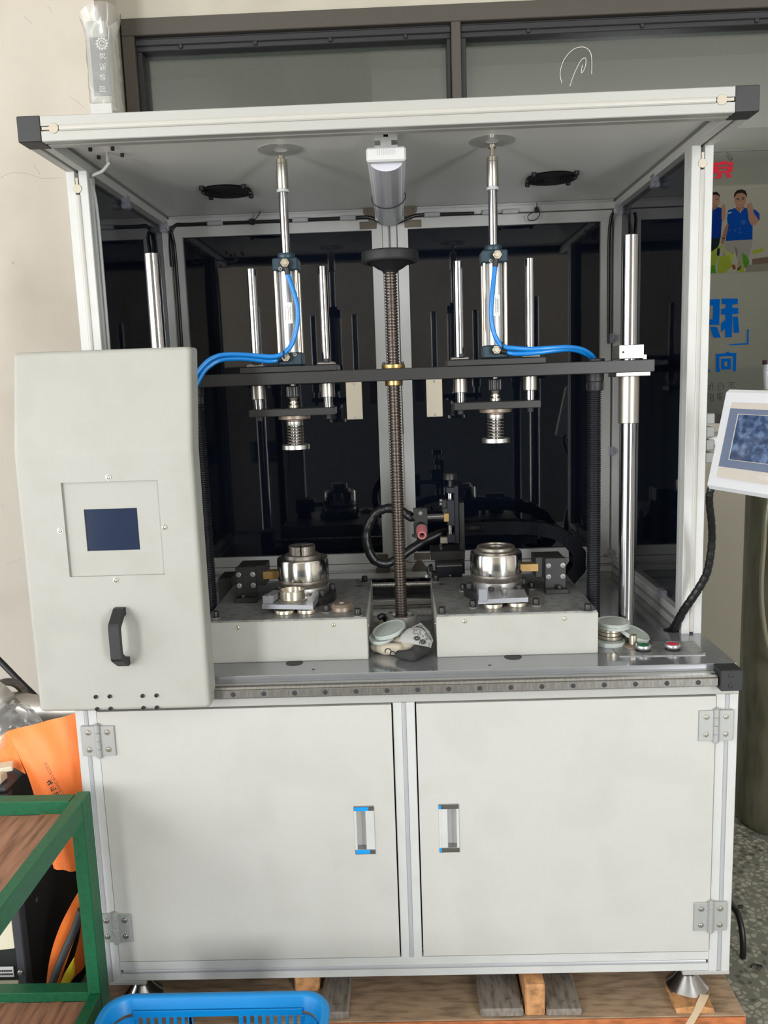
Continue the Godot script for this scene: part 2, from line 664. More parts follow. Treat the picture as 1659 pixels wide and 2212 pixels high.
	M.pallet_edge.albedo_texture = M.pallet_wood.albedo_texture
	M.grey_wood = triplanar(mat(rgb(140, 132, 122), 0.8), Vector3(14, 4, 3))
	M.grey_wood.albedo_texture = M.pallet_wood.albedo_texture
	M.new_wood = triplanar(mat(rgb(206, 152, 100), 0.7), Vector3(6, 6, 6))
	M.new_wood.albedo_texture = M.pallet_wood.albedo_texture
	M.glove = mat(rgb(182, 172, 154), 0.9)
	M.glove.rim_enabled = true
	M.glove.rim = 0.4
	M.glove_grey = mat(rgb(154, 153, 150), 0.9)
	M.glove_dark = mat(rgb(44, 43, 43), 0.9)
	M.duct = mat(rgb(170, 164, 156), 0.38, 0.7)
	M.beige_metal = mat(rgb(214, 206, 180), 0.5)
	M.button_green = mat(rgb(24, 104, 66), 0.35)
	M.button_red = mat(rgb(206, 40, 62), 0.35)
	M.screen_dark = mat(rgb(34, 44, 66), 0.06, 0.0, 0.7)
	M.bezel_blue = mat(rgb(100, 110, 132), 0.35)
	M.bezel_cream = mat(rgb(190, 181, 172), 0.4)
	M.blue_vinyl = mat(rgb(0, 74, 146), 0.9, 0.0, 0.1)
	M.red_vinyl = mat(rgb(166, 36, 50), 0.9, 0.0, 0.1)
	M.hinge_grey = mat(rgb(168, 169, 166), 0.4, 0.4)
	M.fixture_grey = mat(rgb(146, 148, 153), 0.4, 0.5)
	M.drum_steel = mat(rgb(214, 212, 208), 0.17, 1.0)
	M.navy_black = mat(rgb(27, 29, 37), 0.42, 0.2)
	M.chain = mat(rgb(16, 18, 23), 0.6, 0.0, 0.2)
	M.conduit = mat(rgb(22, 23, 28), 0.4)
	M.tower_grey = mat(rgb(176, 176, 172), 0.4)
	M.tower_white = mat(rgb(152, 151, 144), 0.4)
	M.grey_label = mat(rgb(98, 98, 99), 0.5)
	M.pendant_white = mat(rgb(204, 204, 207), 0.4)
	M.display = mat(rgb(104, 124, 156), 0.1, 0.0, 0.6)
	M.display.albedo_texture = noise_map(71, 0.018, [[0.0, Color(0.3, 0.34, 0.42)], [0.45, Color(0.55, 0.6, 0.68)], [0.75, Color(1, 1, 1)], [1.0, Color(1, 1, 1)]], 256)
	triplanar(M.display, Vector3(12, 12, 12))
	M.maroon = mat(rgb(66, 40, 48), 0.4)
	M.hose_clear = mat(rgb(120, 118, 96), 0.25)
	M.machine_grey = mat(rgb(58, 60, 64), 0.5)
	M.hose_dark = mat(rgb(62, 62, 64), 0.5)
	M.print_brown = mat(rgb(120, 62, 30), 0.6)
	M.label_cream = mat(rgb(220, 196, 164), 0.6)
	M.key_nickel = mat(rgb(164, 155, 138), 0.4, 0.3)
	M.catch = mat(rgb(112, 105, 92), 0.4, 0.5)
	M.box_paint = triplanar(mat(rgb(166, 165, 158), 0.45), Vector3(3, 3, 3))
	M.box_paint.albedo_texture = soft
	M.bracket_grey = mat(rgb(128, 129, 126), 0.5)

func terrazzo() -> ImageTexture:
	var f := FastNoiseLite.new()
	f.seed = 77
	f.noise_type = FastNoiseLite.TYPE_CELLULAR
	f.cellular_jitter = 1.0
	f.frequency = 0.045
	f.fractal_type = FastNoiseLite.FRACTAL_NONE
	f.cellular_return_type = FastNoiseLite.RETURN_CELL_VALUE
	var g := f.duplicate() as FastNoiseLite
	g.cellular_return_type = FastNoiseLite.RETURN_DISTANCE2_SUB
	var n := 512
	var im := Image.create(n, n, false, Image.FORMAT_RGB8)
	for y in n:
		for x in n:
			var c := f.get_noise_2d(x, y)
			var e := g.get_noise_2d(x, y) + 1.0
			var k := Color(0.46, 0.46, 0.42)
			if e > 0.22 and c > -0.25:
				k = Color(0.52, 0.52, 0.47).lerp(Color(0.66, 0.65, 0.59), clampf(c * 0.8 + 0.35, 0, 1))
			elif e > 0.3 and c < -0.7:
				k = Color(0.34, 0.34, 0.31)
			im.set_pixel(x, y, k)
	return ImageTexture.create_from_image(im)

func bubbles() -> ImageTexture:
	var n := 256
	var im := Image.create(n, n, false, Image.FORMAT_L8)
	for y in n:
		for x in n:
			var best := 1.0
			var cell := 16.0
			var row := floori(y / (cell * 0.866))
			for dr in [-1, 0, 1]:
				var r: int = row + dr
				var cy := (r + 0.5) * cell * 0.866
				var off := cell / 2.0 if posmod(r, 2) == 1 else 0.0
				var cx := roundf((x - off) / cell) * cell + off
				best = minf(best, Vector2(x - cx, y - cy).length() / (cell * 0.5))
			im.set_pixel(x, y, Color.from_hsv(0, 0, sqrt(maxf(0.0, 1.0 - best * best))))
	return ImageTexture.create_from_image(im)

# ---------- the room ----------
const FLOOR := -0.2
const TOP := 3.05
const BACK := -1.2

func build_room() -> void:
	var t := 0.15
	struct("floor", mb().span(Vector3(-3.4, FLOOR - t, -4.6), Vector3(3.9, FLOOR, 4.4)), M.terrazzo)
	struct("ceiling", mb().span(Vector3(-3.4, TOP, -4.6), Vector3(3.9, TOP + t, 4.4)), M.ceiling)
	# left wall with its long window
	var wl := mb()
	wl.span(Vector3(-3.4, FLOOR, -4.6), Vector3(-3.2, TOP, 0.25))
	wl.span(Vector3(-3.4, FLOOR, 3.25), Vector3(-3.2, TOP, 4.4))
	wl.span(Vector3(-3.4, FLOOR, 0.25), Vector3(-3.2, -0.1, 3.25))
	wl.span(Vector3(-3.4, 2.72, 0.25), Vector3(-3.2, TOP, 3.25))
	struct("wall_left", wl, M.wall)
	window_in("window_2", Vector3(-3.3, -0.1, 0.25), Vector3(-3.3, 2.72, 3.25), 4, Vector3(1, 0, 0))
	struct("wall_right", mb().span(Vector3(3.7, FLOOR, -4.6), Vector3(3.9, TOP, 4.4)), M.wall)
	var wf := mb()
	for c in [[-3.2, -3.1], [2.6, 3.7], [-2.28, 1.85]]:
		wf.span(Vector3(c[0], 1.15, 4.2), Vector3(c[1], TOP, 4.4))
	for c in [[-3.1, -2.28], [1.85, 2.6]]:
		wf.span(Vector3(c[0], 2.75, 4.2), Vector3(c[1], TOP, 4.4))
	struct("wall_front", wf, M.wall)
	var dado := mb()
	dado.span(Vector3(-3.2, FLOOR, 4.2), Vector3(3.7, -0.1, 4.4))
	for c in [[-3.2, -3.1], [-2.28, 1.85], [2.6, 3.7]]:
		dado.span(Vector3(c[0], -0.1, 4.2), Vector3(c[1], 1.15, 4.4))
	struct("trim_4", dado, M.dado)
	window_in("window_3", Vector3(-3.1, -0.1, 4.3), Vector3(-2.28, 2.75, 4.3), 2, Vector3(0, 0, -1))
	window_in("window_4", Vector3(1.85, -0.1, 4.3), Vector3(2.6, 2.75, 4.3), 2, Vector3(0, 0, -1))
	# the pillar on the left and the partition wall behind the machine
	var pil := struct("wall_pillar", mb().span(Vector3(-3.2, FLOOR, -1.3), Vector3(-0.7886, TOP, -1.0)), M.wall)
	var ck := mb()
	for l in [[[102, 12], [110, 22], [112, 27]], [[52, 36], [62, 44], [70, 52]], [[0, 384], [24, 373], [56, 374], [92, 386], [132, 384]], [[72, 356], [84, 372], [86, 376]], [[150, 208], [170, 222], [182, 234]], [[14, 1220], [32, 1212], [50, 1206]], [[2, 1090], [8, 1096]]]:
		var w := []
		for p in l:
			w.append(pz(p[0], p[1], -1.0))
		ck.tube(w, 0.0005, 5)
	ck.lathe([Vector2(0.004, 0), Vector2(0.003, 0.0006), Vector2(0, 0.0008)], 12, axis_z(pz(28, 568, -1.0)))
	struct("wall_crack", ck, M.tower_white, pil)
	var wb := mb()
	wb.span(Vector3(-0.7886, 2.205, BACK - 0.12), Vector3(3.7, TOP, BACK))
	struct("wall_back", wb, M.wall_beige)
	struct("wall_below_glazing", mb().span(Vector3(-0.7886, FLOOR, BACK - 0.12), Vector3(3.7, 0.93, BACK)), M.wall_low)
	struct("trim_1", mb().span(Vector3(-0.7886, 0.93, BACK - 0.14), Vector3(3.7, 0.96, BACK + 0.012), 0.004), M.wall_low)
	# dark framed glazing of the partition
	var f := mb()
	var zf := BACK + 0.012
	f.span(Vector3(-0.7775, 2.157, BACK - 0.09), Vector3(3.7, 2.205, zf), 0.002)
	f.span(Vector3(-0.7775, 0.96, BACK - 0.09), Vector3(-0.741, 2.157, zf), 0.002)
	f.span(Vector3(0.194, 0.96, BACK - 0.09), Vector3(0.2225, 2.157, zf), 0.002)
	f.span(Vector3(1.62, 0.96, BACK - 0.09), Vector3(1.65, 2.157, zf), 0.002)
	f.span(Vector3(-0.741, 0.96, BACK - 0.09), Vector3(3.7, 0.985, zf), 0.002)
	var w := struct("window_1", f, M.frame_brown)
	for b in [[-0.741, 0.194], [0.2225, 1.62], [1.65, 3.7]]:
		var x0: float = b[0]
		var x1: float = b[1]
		var g := mb()
		g.span(Vector3(x0, 2.118, BACK - 0.075), Vector3(x1, 2.157, BACK - 0.006), 0.002)
		g.span(Vector3(x0, 2.132, BACK - 0.075), Vector3(x1, 2.150, BACK + 0.001), 0.002)
		g.span(Vector3(x0, 0.985, BACK - 0.075), Vector3(x0 + 0.016, 2.118, BACK - 0.006), 0.002)
		g.span(Vector3(x1 - 0.012, 0.985, BACK - 0.075), Vector3(x1, 2.118, BACK - 0.006), 0.002)
		struct("glazing_bead", g, M.gasket, w)
		struct("pane", mb().span(Vector3(x0, 0.985, BACK - 0.05), Vector3(x1, 2.15, BACK - 0.044)), M.window_glass, w)
		var s := mb()
		for k in 4:
			var xx := x0 + (x1 - x0) * (k + 0.6) / 4.2
			s.box(Vector3(xx, 2.128, BACK - 0.004), Vector3(0.012, 0.012, 0.008), 0.002)
		struct("bead_clip", s, M.gasket, w)
	# white chalk squiggle on the right pane
	var q := BACK - 0.0435
	var arc := []
	for p in [[1214, 180], [1210, 158], [1218, 130], [1238, 107], [1262, 102], [1277, 118], [1278, 160]]:
		arc.append(pz(p[0], p[1], q))
	var loop := []
	for p in [[1231, 186], [1240, 160], [1254, 132], [1265, 126], [1264, 145], [1256, 158], [1258, 140]]:
		loop.append(pz(p[0], p[1], q))
	var scr := mb().tube(smooth(arc, 6), 0.0009, 5)
	scr.tube(smooth(loop, 6), 0.0009, 5)
	single("pen_scribble", "thin white pen scribble of a loop and an arc on the upper right window pane", "scribble", scr, M.label_white)
	# the room beyond the glass
	struct("wall_rear", mb().span(Vector3(-3.2, FLOOR, -4.6), Vector3(3.7, TOP, -4.4)), M.wall_rear)
	struct("trim_2", mb().span(Vector3(-3.2, 2.62, -4.4), Vector3(3.7, TOP, -4.1)), M.ceiling)
	var beam := mb().span(Vector3(-0.45, 2.45, -3.9), Vector3(-0.1, TOP, -1.4))
	struct("trim_3", beam, M.wall_rear)
	single("notice_board", "pale board with a clipped corner seen through the upper left pane", "board",
		mb().extrude(PackedVector2Array([Vector2(-1.95, 2.2), Vector2(-1.05, 2.2), Vector2(-1.05, 2.95), Vector2(-1.25, 3.02), Vector2(-1.95, 3.02)]), -4.398, -4.37), M.wall_beige)
	var tr := thing("track_spotlight", "black track with a small tilted spotlight seen through the right pane", "spotlight", Vector3(1.2, 1.75, -1.45))
	var a := pz(1500, 329, -1.5)
	var c := pz(1720, 317, -1.5)
	put("track", mb().span(Vector3(a.x, a.y - 0.003, -1.506), Vector3(c.x, a.y + 0.003, -1.494), 0.0008), M.gasket, tr)
	var s0 := pz(1569, 332, -1.5)
	var s1 := pz(1577, 347, -1.5)
	put("spot_head", mb().rod(s0, s1 + Vector3(0, 0, 0.012), 0.006), M.gasket, tr)
	put("bracket", mb().rod(Vector3(s0.x, a.y, -1.5), s0, 0.0016), M.gasket, tr)
	build_wall_print()

func window_in(called: String, a: Vector3, b: Vector3, bays: int, inward: Vector3) -> void:
	var along := Vector3(0, 0, 1) if absf(inward.x) > 0.5 else Vector3(1, 0, 0)
	var d := absf((b - a).dot(along))
	var f := mb()
	var dep := inward.abs() * 0.06
	var w := 0.05
	f.span(a - dep / 2.0, a + along * d + Vector3(0, w, 0) + dep / 2.0)
	f.span(a + Vector3(0, b.y - a.y - w, 0) - dep / 2.0, b + dep / 2.0)
	for k in bays + 1:
		var p := a + along * ((d - w) * k / bays)
		f.span(p + Vector3(0, w, 0) - dep / 2.0, p + along * w + Vector3(0, b.y - a.y - w, 0) + dep / 2.0)
	f.span(a + Vector3(0, (b.y - a.y) * 0.62, 0) - dep * 0.45, a + along * d + Vector3(0, (b.y - a.y) * 0.62 + w, 0) + dep * 0.45)
	var o := struct(called, f, M.gasket)
	for k in bays:
		var p := a + along * ((d - w) * k / bays + w)
		struct("pane", mb().span(p + Vector3(0, w, 0) - dep * 0.05, p + along * ((d - w) / bays - w) + Vector3(0, b.y - a.y - w, 0) + dep * 0.05), M.clear, o)

# mirrored print on the far side of the right pane
func build_wall_print() -> void:
	var z := BACK - 0.0425
	var poster := thing("photo_print", "faded wall print of two men in blue shirts above green leaves behind the right pane", "poster", pz(1600, 585, z))
	var a := pz(1499.5, 592, z)
	var b := pz(1709.5, 583, z)
	var c := pz(1713.5, 395, z)
	var d := pz(1503.5, 403, z)
	var m := mat(rgb(136, 135, 130), 0.9, 0.0, 0.1)
	m.albedo_texture = poster_image()
	put("print", mb().quad_uv(a, b, c, d), m, poster)
	put("backing", mb().quad_uv(b - Vector3(0, 0, 0.001), a - Vector3(0, 0, 0.001), d - Vector3(0, 0, 0.001), c - Vector3(0, 0, 0.001)), M.wall_beige, poster)
	# letters, traced on the plane of the glass
	letters("red_sign_character", "bold red mirrored character above the print of the two men", [
		[[1540, 351], [1546, 350], [1551, 352], [1557, 349], [1568, 348], [1570, 351], [1577, 350], [1583, 348], [1584, 357], [1574, 358], [1572, 355], [1551, 357], [1550, 360], [1540, 359]],
		[[1540, 361], [1584, 359], [1582, 371], [1573, 372], [1582, 383], [1572, 384], [1565, 372], [1560, 373], [1558, 385], [1540, 386], [1540, 383], [1549, 382], [1550, 374], [1540, 375], [1540, 371], [1553, 370], [1571, 368], [1571, 364], [1553, 365], [1553, 370], [1540, 371]]], M.red_vinyl, z)
	letters("blue_sign_character", "large blue mirrored character inside a corner bracket on the right pane", [
		[[1559, 645], [1594, 645], [1594, 657], [1582, 658], [1582, 665], [1595, 665], [1595, 678], [1582, 679], [1581, 728], [1567, 729], [1567, 710], [1558, 717], [1558, 698], [1567, 691], [1567, 679], [1558, 680], [1558, 667], [1568, 666], [1568, 657], [1559, 657]],
		[[1583, 684], [1594, 684], [1597, 719], [1585, 719]],
		[[1530, 647], [1555, 646], [1554, 702], [1530, 702], [1530, 690], [1540, 690], [1541, 660], [1530, 660]],
		[[1534, 706], [1549, 706], [1557, 729], [1542, 730]],
		[[1614.5, 711], [1617.5, 711], [1617, 744], [1575.5, 746], [1575.5, 743.5], [1613.5, 741]]], M.blue_vinyl, z)
	letters("blue_sign_character", "smaller blue mirrored boxy character below the corner bracket", [
		[[1547, 764.5], [1569, 763], [1569, 760], [1576, 760], [1576, 762.5], [1591, 762], [1590, 802], [1583, 802], [1584, 769], [1554, 770], [1554, 797], [1556, 797], [1556, 803], [1546.5, 804]],
		[[1558, 775], [1579, 774], [1579, 797.5], [1558, 798.5], [1558, 794], [1565, 791.5], [1572, 791], [1572, 781], [1565, 781], [1565, 791.5], [1558, 794]],
		[[1530, 798], [1533, 798], [1533, 804], [1530, 804]]], M.blue_vinyl, z)
	var th := mb()
	for l in [[1570.5, 827, 1589, 826], [1581, 827, 1580, 838], [1581, 829, 1588, 838], [1579, 829, 1573, 836],
			[1556, 826, 1549, 834], [1556, 826, 1562, 832], [1557, 834, 1551, 836], [1552, 836, 1552, 843], [1552, 843, 1558, 843], [1562, 828, 1560, 831], [1565, 833, 1562, 833], [1562, 833, 1563, 842],
			[1537, 826, 1534, 833], [1537, 833, 1529, 834], [1533, 834, 1533, 843], [1542, 827, 1538, 834], [1540, 832, 1540, 843],
			[1549, 850, 1562, 849], [1550, 853, 1561, 853], [1550, 858, 1561, 857], [1550, 853, 1550, 858], [1555, 850, 1555, 858], [1549, 861, 1562, 860], [1557, 858, 1551, 866], [1554, 861, 1560, 866],
			[1534, 853, 1541, 853], [1534, 853, 1534, 866], [1541, 853, 1541, 866], [1534, 859, 1541, 859], [1534, 866, 1541, 866], [1538, 850, 1537, 853], [1531, 850, 1529, 855]]:
		th.tube([pz(l[0], l[1], z), pz(l[2], l[3], z)], 0.0007, 6)
	single("small_print", "two short lines of thin dark mirrored characters on the right pane above the tilted screen", "lettering", th, M.ink)

func letters(called: String, label: String, shapes: Array, m: Material, z: float) -> void:
	var out := mb()
	for s in shapes:
		var q := PackedVector2Array()
		for p in s:
			var w := pz(p[0], p[1], z)
			q.append(Vector2(w.x, w.y))
		out.extrude(q, z - 0.0006, z)
	single(called, label, "lettering", out, m)

func fill(im: Image, pts: Array, k: Color) -> void:
	var lo := 1e9
	var hi := -1e9
	for p in pts:
		lo = minf(lo, p[1])
		hi = maxf(hi, p[1])
	for y in range(maxi(0, floori(lo)), mini(im.get_height() - 1, ceili(hi)) + 1):
		var xs := []
		for i in pts.size():
			var a = pts[i]
			var b = pts[(i + 1) % pts.size()]
			if (a[1] <= y) != (b[1] <= y):
				xs.append(a[0] + (y - a[1]) * (b[0] - a[0]) / float(b[1] - a[1]))
		xs.sort()
		for i in range(0, xs.size() - 1, 2):
			var x0 := clampi(roundi(xs[i]), 0, im.get_width())
			var x1 := clampi(roundi(xs[i + 1]), 0, im.get_width())
			if x1 > x0:
				im.fill_rect(Rect2i(x0, y, x1 - x0, 1), k)

func ell(cx: float, cy: float, rx: float, ry: float, turn := 0.0) -> Array:
	var o := []
	for k in 28:
		var t := TAU * k / 28.0
		var p := Vector2(cos(t) * rx, sin(t) * ry).rotated(turn)
		o.append([cx + p.x, cy + p.y])
	return o

func poster_image() -> ImageTexture:
	# 840 x 752, four units to a pixel of the photograph: u = (x - 1490) * 4, v = (y - 397) * 4
	var im := Image.create(840, 752, false, Image.FORMAT_RGB8)
	im.fill(rgb(196, 192, 182))
	for k in 752:
		if k > 520:
			im.fill_rect(Rect2i(0, k, 840, 1), rgb(196, 192, 182).lerp(rgb(204, 200, 188), (k - 520) / 232.0))
	fill(im, [[0, 28], [600, 14], [600, 20], [0, 36]], rgb(206, 204, 198))
	for s in [[270, -10, 12], [300, 0, 8], [420, -20, 14], [520, 4, 10]]:
		fill(im, [[s[0], 10], [s[0] + s[2], 10], [s[0] + s[2] + s[1], -20], [s[0] + s[1], -20]], rgb(178, 176, 170))
	var skin := rgb(196, 150, 128)
	var skin2 := rgb(176, 130, 110)
	var blue := rgb(18, 84, 190)
	var blue2 := rgb(20, 62, 160)
	var hair := rgb(52, 46, 46)
	# nearer man: trousers, shirt, arms, head
	fill(im, [[265, 470], [505, 470], [470, 640], [450, 720], [370, 720], [380, 600], [350, 540], [330, 640], [300, 720], [230, 720], [240, 600]], rgb(176, 174, 168))
	fill(im, [[350, 520], [376, 560], [372, 640], [350, 560]], rgb(140, 140, 138))
	fill(im, [[285, 210], [340, 196], [430, 196], [500, 206], [545, 236], [560, 290], [520, 330], [500, 330], [500, 470], [270, 474], [282, 330], [276, 280]], blue)
	fill(im, [[520, 214], [558, 250], [560, 300], [530, 330], [500, 270]], rgb(40, 84, 190))
	for s in [[420, 318, 22, 24], [350, 385, 12, 12], [390, 372, 10, 14], [300, 380, 10, 10], [395, 410, 12, 8]]:
		fill(im, ell(s[0], s[1], s[2], s[3]), rgb(56, 104, 200))
	fill(im, [[285, 232], [312, 226], [314, 234], [286, 242]], rgb(230, 228, 220))
	fill(im, [[284, 320], [262, 350], [236, 440], [228, 490], [248, 505], [262, 470], [282, 400], [292, 330]], skin2)
	fill(im, [[236, 446], [262, 448], [260, 456], [234, 454]], rgb(50, 44, 44))
	fill(im, [[440, 170], [480, 150], [500, 190], [505, 240], [550, 300], [530, 345], [490, 350], [465, 300], [455, 230]], skin)
	fill(im, [[356, 150], [420, 150], [425, 200], [388, 236], [350, 205]], skin2)
	fill(im, [[388, 236], [398, 200], [404, 204], [392, 240]], rgb(216, 214, 160))
	fill(im, ell(386, 120, 52, 72, -0.06), skin)
	fill(im, [[330, 110], [334, 70], [356, 44], [396, 38], [430, 50], [444, 84], [442, 110], [430, 84], [400, 66], [356, 74], [340, 96]], hair)
	fill(im, [[352, 112], [378, 108], [378, 113], [352, 118]], hair)
	fill(im, [[398, 106], [424, 108], [424, 113], [398, 112]], hair)
	fill(im, ell(366, 124, 10, 4), rgb(80, 60, 54))
	fill(im, ell(410, 122, 10, 4), rgb(80, 60, 54))
	fill(im, [[384, 122], [392, 122], [398, 142], [380, 144]], rgb(182, 134, 114))
	fill(im, ell(388, 160, 22, 7), rgb(170, 104, 96))
	fill(im, ell(388, 158, 17, 3), rgb(226, 214, 206))
	# farther man at the edge
	fill(im, [[120, 440], [222, 440], [214, 500], [196, 540], [150, 560], [120, 560]], rgb(34, 50, 56))
	fill(im, [[120, 200], [170, 176], [230, 190], [262, 230], [258, 280], [232, 300], [226, 445], [120, 450]], blue2)
	fill(im, [[226, 180], [246, 150], [262, 190], [262, 260], [250, 300], [228, 290]], skin)
	fill(im, ell(166, 122, 42, 62), skin)
	fill(im, [[120, 80], [140, 54], [180, 50], [206, 74], [208, 104], [196, 82], [160, 74], [120, 90]], hair)
	fill(im, [[172, 112], [200, 110], [200, 115], [172, 117]], hair)
	fill(im, ell(150, 158, 18, 5), rgb(166, 110, 100))
	fill(im, [[150, 176], [190, 160], [186, 190], [150, 210]], skin2)
	# leaves along the foot
	var g1 := rgb(176, 196, 70)
	var g2 := rgb(96, 170, 56)
	var g3 := rgb(198, 208, 110)
	fill(im, [[120, 580], [210, 520], [250, 500], [200, 620], [160, 752], [100, 752]], g1)
	fill(im, [[250, 540], [330, 590], [352, 600], [330, 660], [290, 620]], g3)
	fill(im, [[210, 610], [300, 600], [330, 690], [270, 752], [200, 752]], g1)
	fill(im, [[110, 690], [180, 680], [190, 752], [110, 752]], g2)
	fill(im, [[410, 580], [450, 610], [476, 660], [470, 700], [440, 720], [420, 660]], g2)
	fill(im, [[410, 620], [424, 720], [440, 752], [380, 752]], g1)
	fill(im, [[500, 570], [600, 545], [590, 580], [500, 600]], g1)
	fill(im, [[620, 540], [700, 500], [840, 470], [840, 620], [700, 600]], g3)
	fill(im, [[640, 560], [690, 500], [720, 540], [680, 590]], g1)
	fill(im, [[500, 640], [840, 610], [840, 690], [500, 700]], rgb(136, 116, 106))
	fill(im, [[460, 690], [840, 680], [840, 752], [440, 752]], rgb(160, 156, 146))
	fill(im, [[320, 690], [350, 680], [362, 720], [340, 730]], rgb(150, 96, 60))
	fill(im, [[372, 716], [410, 690], [400, 730], [370, 740]], rgb(120, 96, 70))
	fill(im, [[202, 530], [220, 540], [218, 600], [196, 600], [196, 560]], rgb(40, 46, 80))
	return ImageTexture.create_from_image(im)

# ---------- the machine: lower cabinet ----------
const W := 0.6
const TABLE := 0.603
const POST_Z := -0.189      # front face of the upper posts
const REAR_Z := -0.738      # front face of the rear frame
const ROOF := 1.57

func build_cabinet() -> void:
	var cab := thing("machine_cabinet", "white two-door machine base cabinet in an aluminium profile frame standing on levelling feet", "cabinet", Vector3(0, -0.08, -0.38))
	var y1 := 0.5495
	for s in [-1.0, 1.0]:
		for z in [-0.02, -0.755]:
			var post := put("post", profile(mb(), Vector3(s * 0.58, 0.0, z), Vector3(s * 0.58, y1, z)), M.alu, cab)
			if z > -0.1:
				put("slot_cover", strip(mb(), Vector3(s * 0.58, 0.002, 0.0), Vector3(s * 0.58, y1, 0.0), Vector3(0, 0, 1)), M.cover_grey, post)
	var mul := put("post", profile(mb(), Vector3(0, 0.04, -0.02), Vector3(0, y1, -0.02)), M.alu, cab)
	put("slot_cover", strip(mb(), Vector3(0, 0.041, 0.0), Vector3(0, y1, 0.0), Vector3(0, 0, 1)), M.cover_grey, mul)
	var bot := put("rail", profile(mb(), Vector3(-0.56, 0.02, -0.02), Vector3(0.56, 0.02, -0.02)), M.alu, cab)
	put("slot_cover", strip(mb(), Vector3(-0.555, 0.02, 0.0), Vector3(0.555, 0.02, 0.0), Vector3(0, 0, 1)), M.cover_grey, bot)
	put("rail", profile(mb(), Vector3(-0.6, y1 + 0.02, -0.02), Vector3(0.6, y1 + 0.02, -0.02), 0.04, 0.04), M.alu_bright, cab)
	for s in [-1.0, 1.0]:
		put("rail", profile(mb(), Vector3(s * 0.58, 0.02, -0.04), Vector3(s * 0.58, 0.02, -0.735)), M.alu, cab)
		put("rail", profile(mb(), Vector3(s * 0.58, y1 + 0.02, -0.04), Vector3(s * 0.58, y1 + 0.02, -0.775)), M.alu, cab)
		put("side_panel", mb().span(Vector3(s * 0.582 - 0.003, 0.04, -0.735), Vector3(s * 0.582 + 0.003, y1, -0.04)), M.white_paint, cab)
	put("back_panel", mb().span(Vector3(-0.56, 0.0, -0.775), Vector3(0.56, y1, -0.769)), M.white_paint, cab)
	put("bottom_panel", mb().span(Vector3(-0.56, 0.034, -0.735), Vector3(0.56, 0.04, -0.04)), M.white_paint, cab)
	for s in [-1.0, 1.0]:
		var x0: float = -0.5585 if s < 0 else 0.0225
		var x1: float = -0.0225 if s < 0 else 0.5585
		# the door leaf has a cut-out for its flush pull
		var hx: float = -0.0797 if s < 0 else 0.0765
		var hy := 0.305
		var hw := 0.0175
		var hh := 0.047
		var lf := mb()
		var z0 := -0.012
		var z1 := 0.0035
		lf.span(Vector3(x0, 0.0445, z0), Vector3(hx - hw, y1 - 0.002, z1), 0.0)
		lf.span(Vector3(hx + hw, 0.0445, z0), Vector3(x1, y1 - 0.002, z1), 0.0)
		lf.span(Vector3(hx - hw, 0.0445, z0), Vector3(hx + hw, hy - hh, z1), 0.0)
		lf.span(Vector3(hx - hw, hy + hh, z0), Vector3(hx + hw, y1 - 0.002, z1), 0.0)
		var door := put("door", lf, M.white_paint, cab)
		door.set_meta("label", "white cabinet door with a flush pull near its %s edge" % ("right" if s < 0 else "left"))
		# flush pull: a cup with a lip on one side
		var cup := mb()
		var zf := z1 + 0.0016
		var o := 0.0012
		cup.span(Vector3(hx - hw - o, hy - hh - o, z1), Vector3(hx - hw + 0.0035, hy + hh + o, zf), 0.0006)
		cup.span(Vector3(hx + hw - 0.0035, hy - hh - o, z1), Vector3(hx + hw + o, hy + hh + o, zf), 0.0006)
		cup.span(Vector3(hx - hw, hy - hh, -0.0115), Vector3(hx + hw, hy + hh, -0.0105))
		cup.span(Vector3(hx - hw, hy - hh, -0.011), Vector3(hx - hw + 0.001, hy + hh, z1))
		cup.span(Vector3(hx + hw - 0.001, hy - hh, -0.011), Vector3(hx + hw, hy + hh, z1))
		var lip = hx + s * -(hw - 0.0075)
		cup.span(Vector3(lip - 0.0075, hy - hh + 0.008, z1 - 0.002), Vector3(lip + 0.0075, hy + hh - 0.008, zf - 0.0004), 0.0006)
		var h := put("door_handle", cup, M.alu, door)
		h.set_meta("label", "recessed aluminium pull")
		var caps := mb()
		for t in [-1.0, 1.0]:
			caps.span(Vector3(hx - hw - o, hy + t * hh - t * 0.009, -0.011), Vector3(hx + hw + o, hy + t * hh + t * o, zf + 0.0004), 0.0008)
		put("pull_cap", caps, M.chrome, door)
		var film := mb()
		for t in [-1.0, 1.0]:
			var fx0: float = hx - hw if s < 0 else hx - hw - 0.001
			var fx1: float = hx + hw - 0.009 if s < 0 else hx - hw + 0.003
			film.span(Vector3(fx0, hy + t * (hh - 0.0082), zf), Vector3(fx1, hy + t * (hh - 0.0008), zf + 0.0007))
		put("film_scrap", film, M.blue_film, door)
		for yy in [0.493, 0.1165]:
			hinge(cab, Vector3(s * 0.559, yy, z1), s)
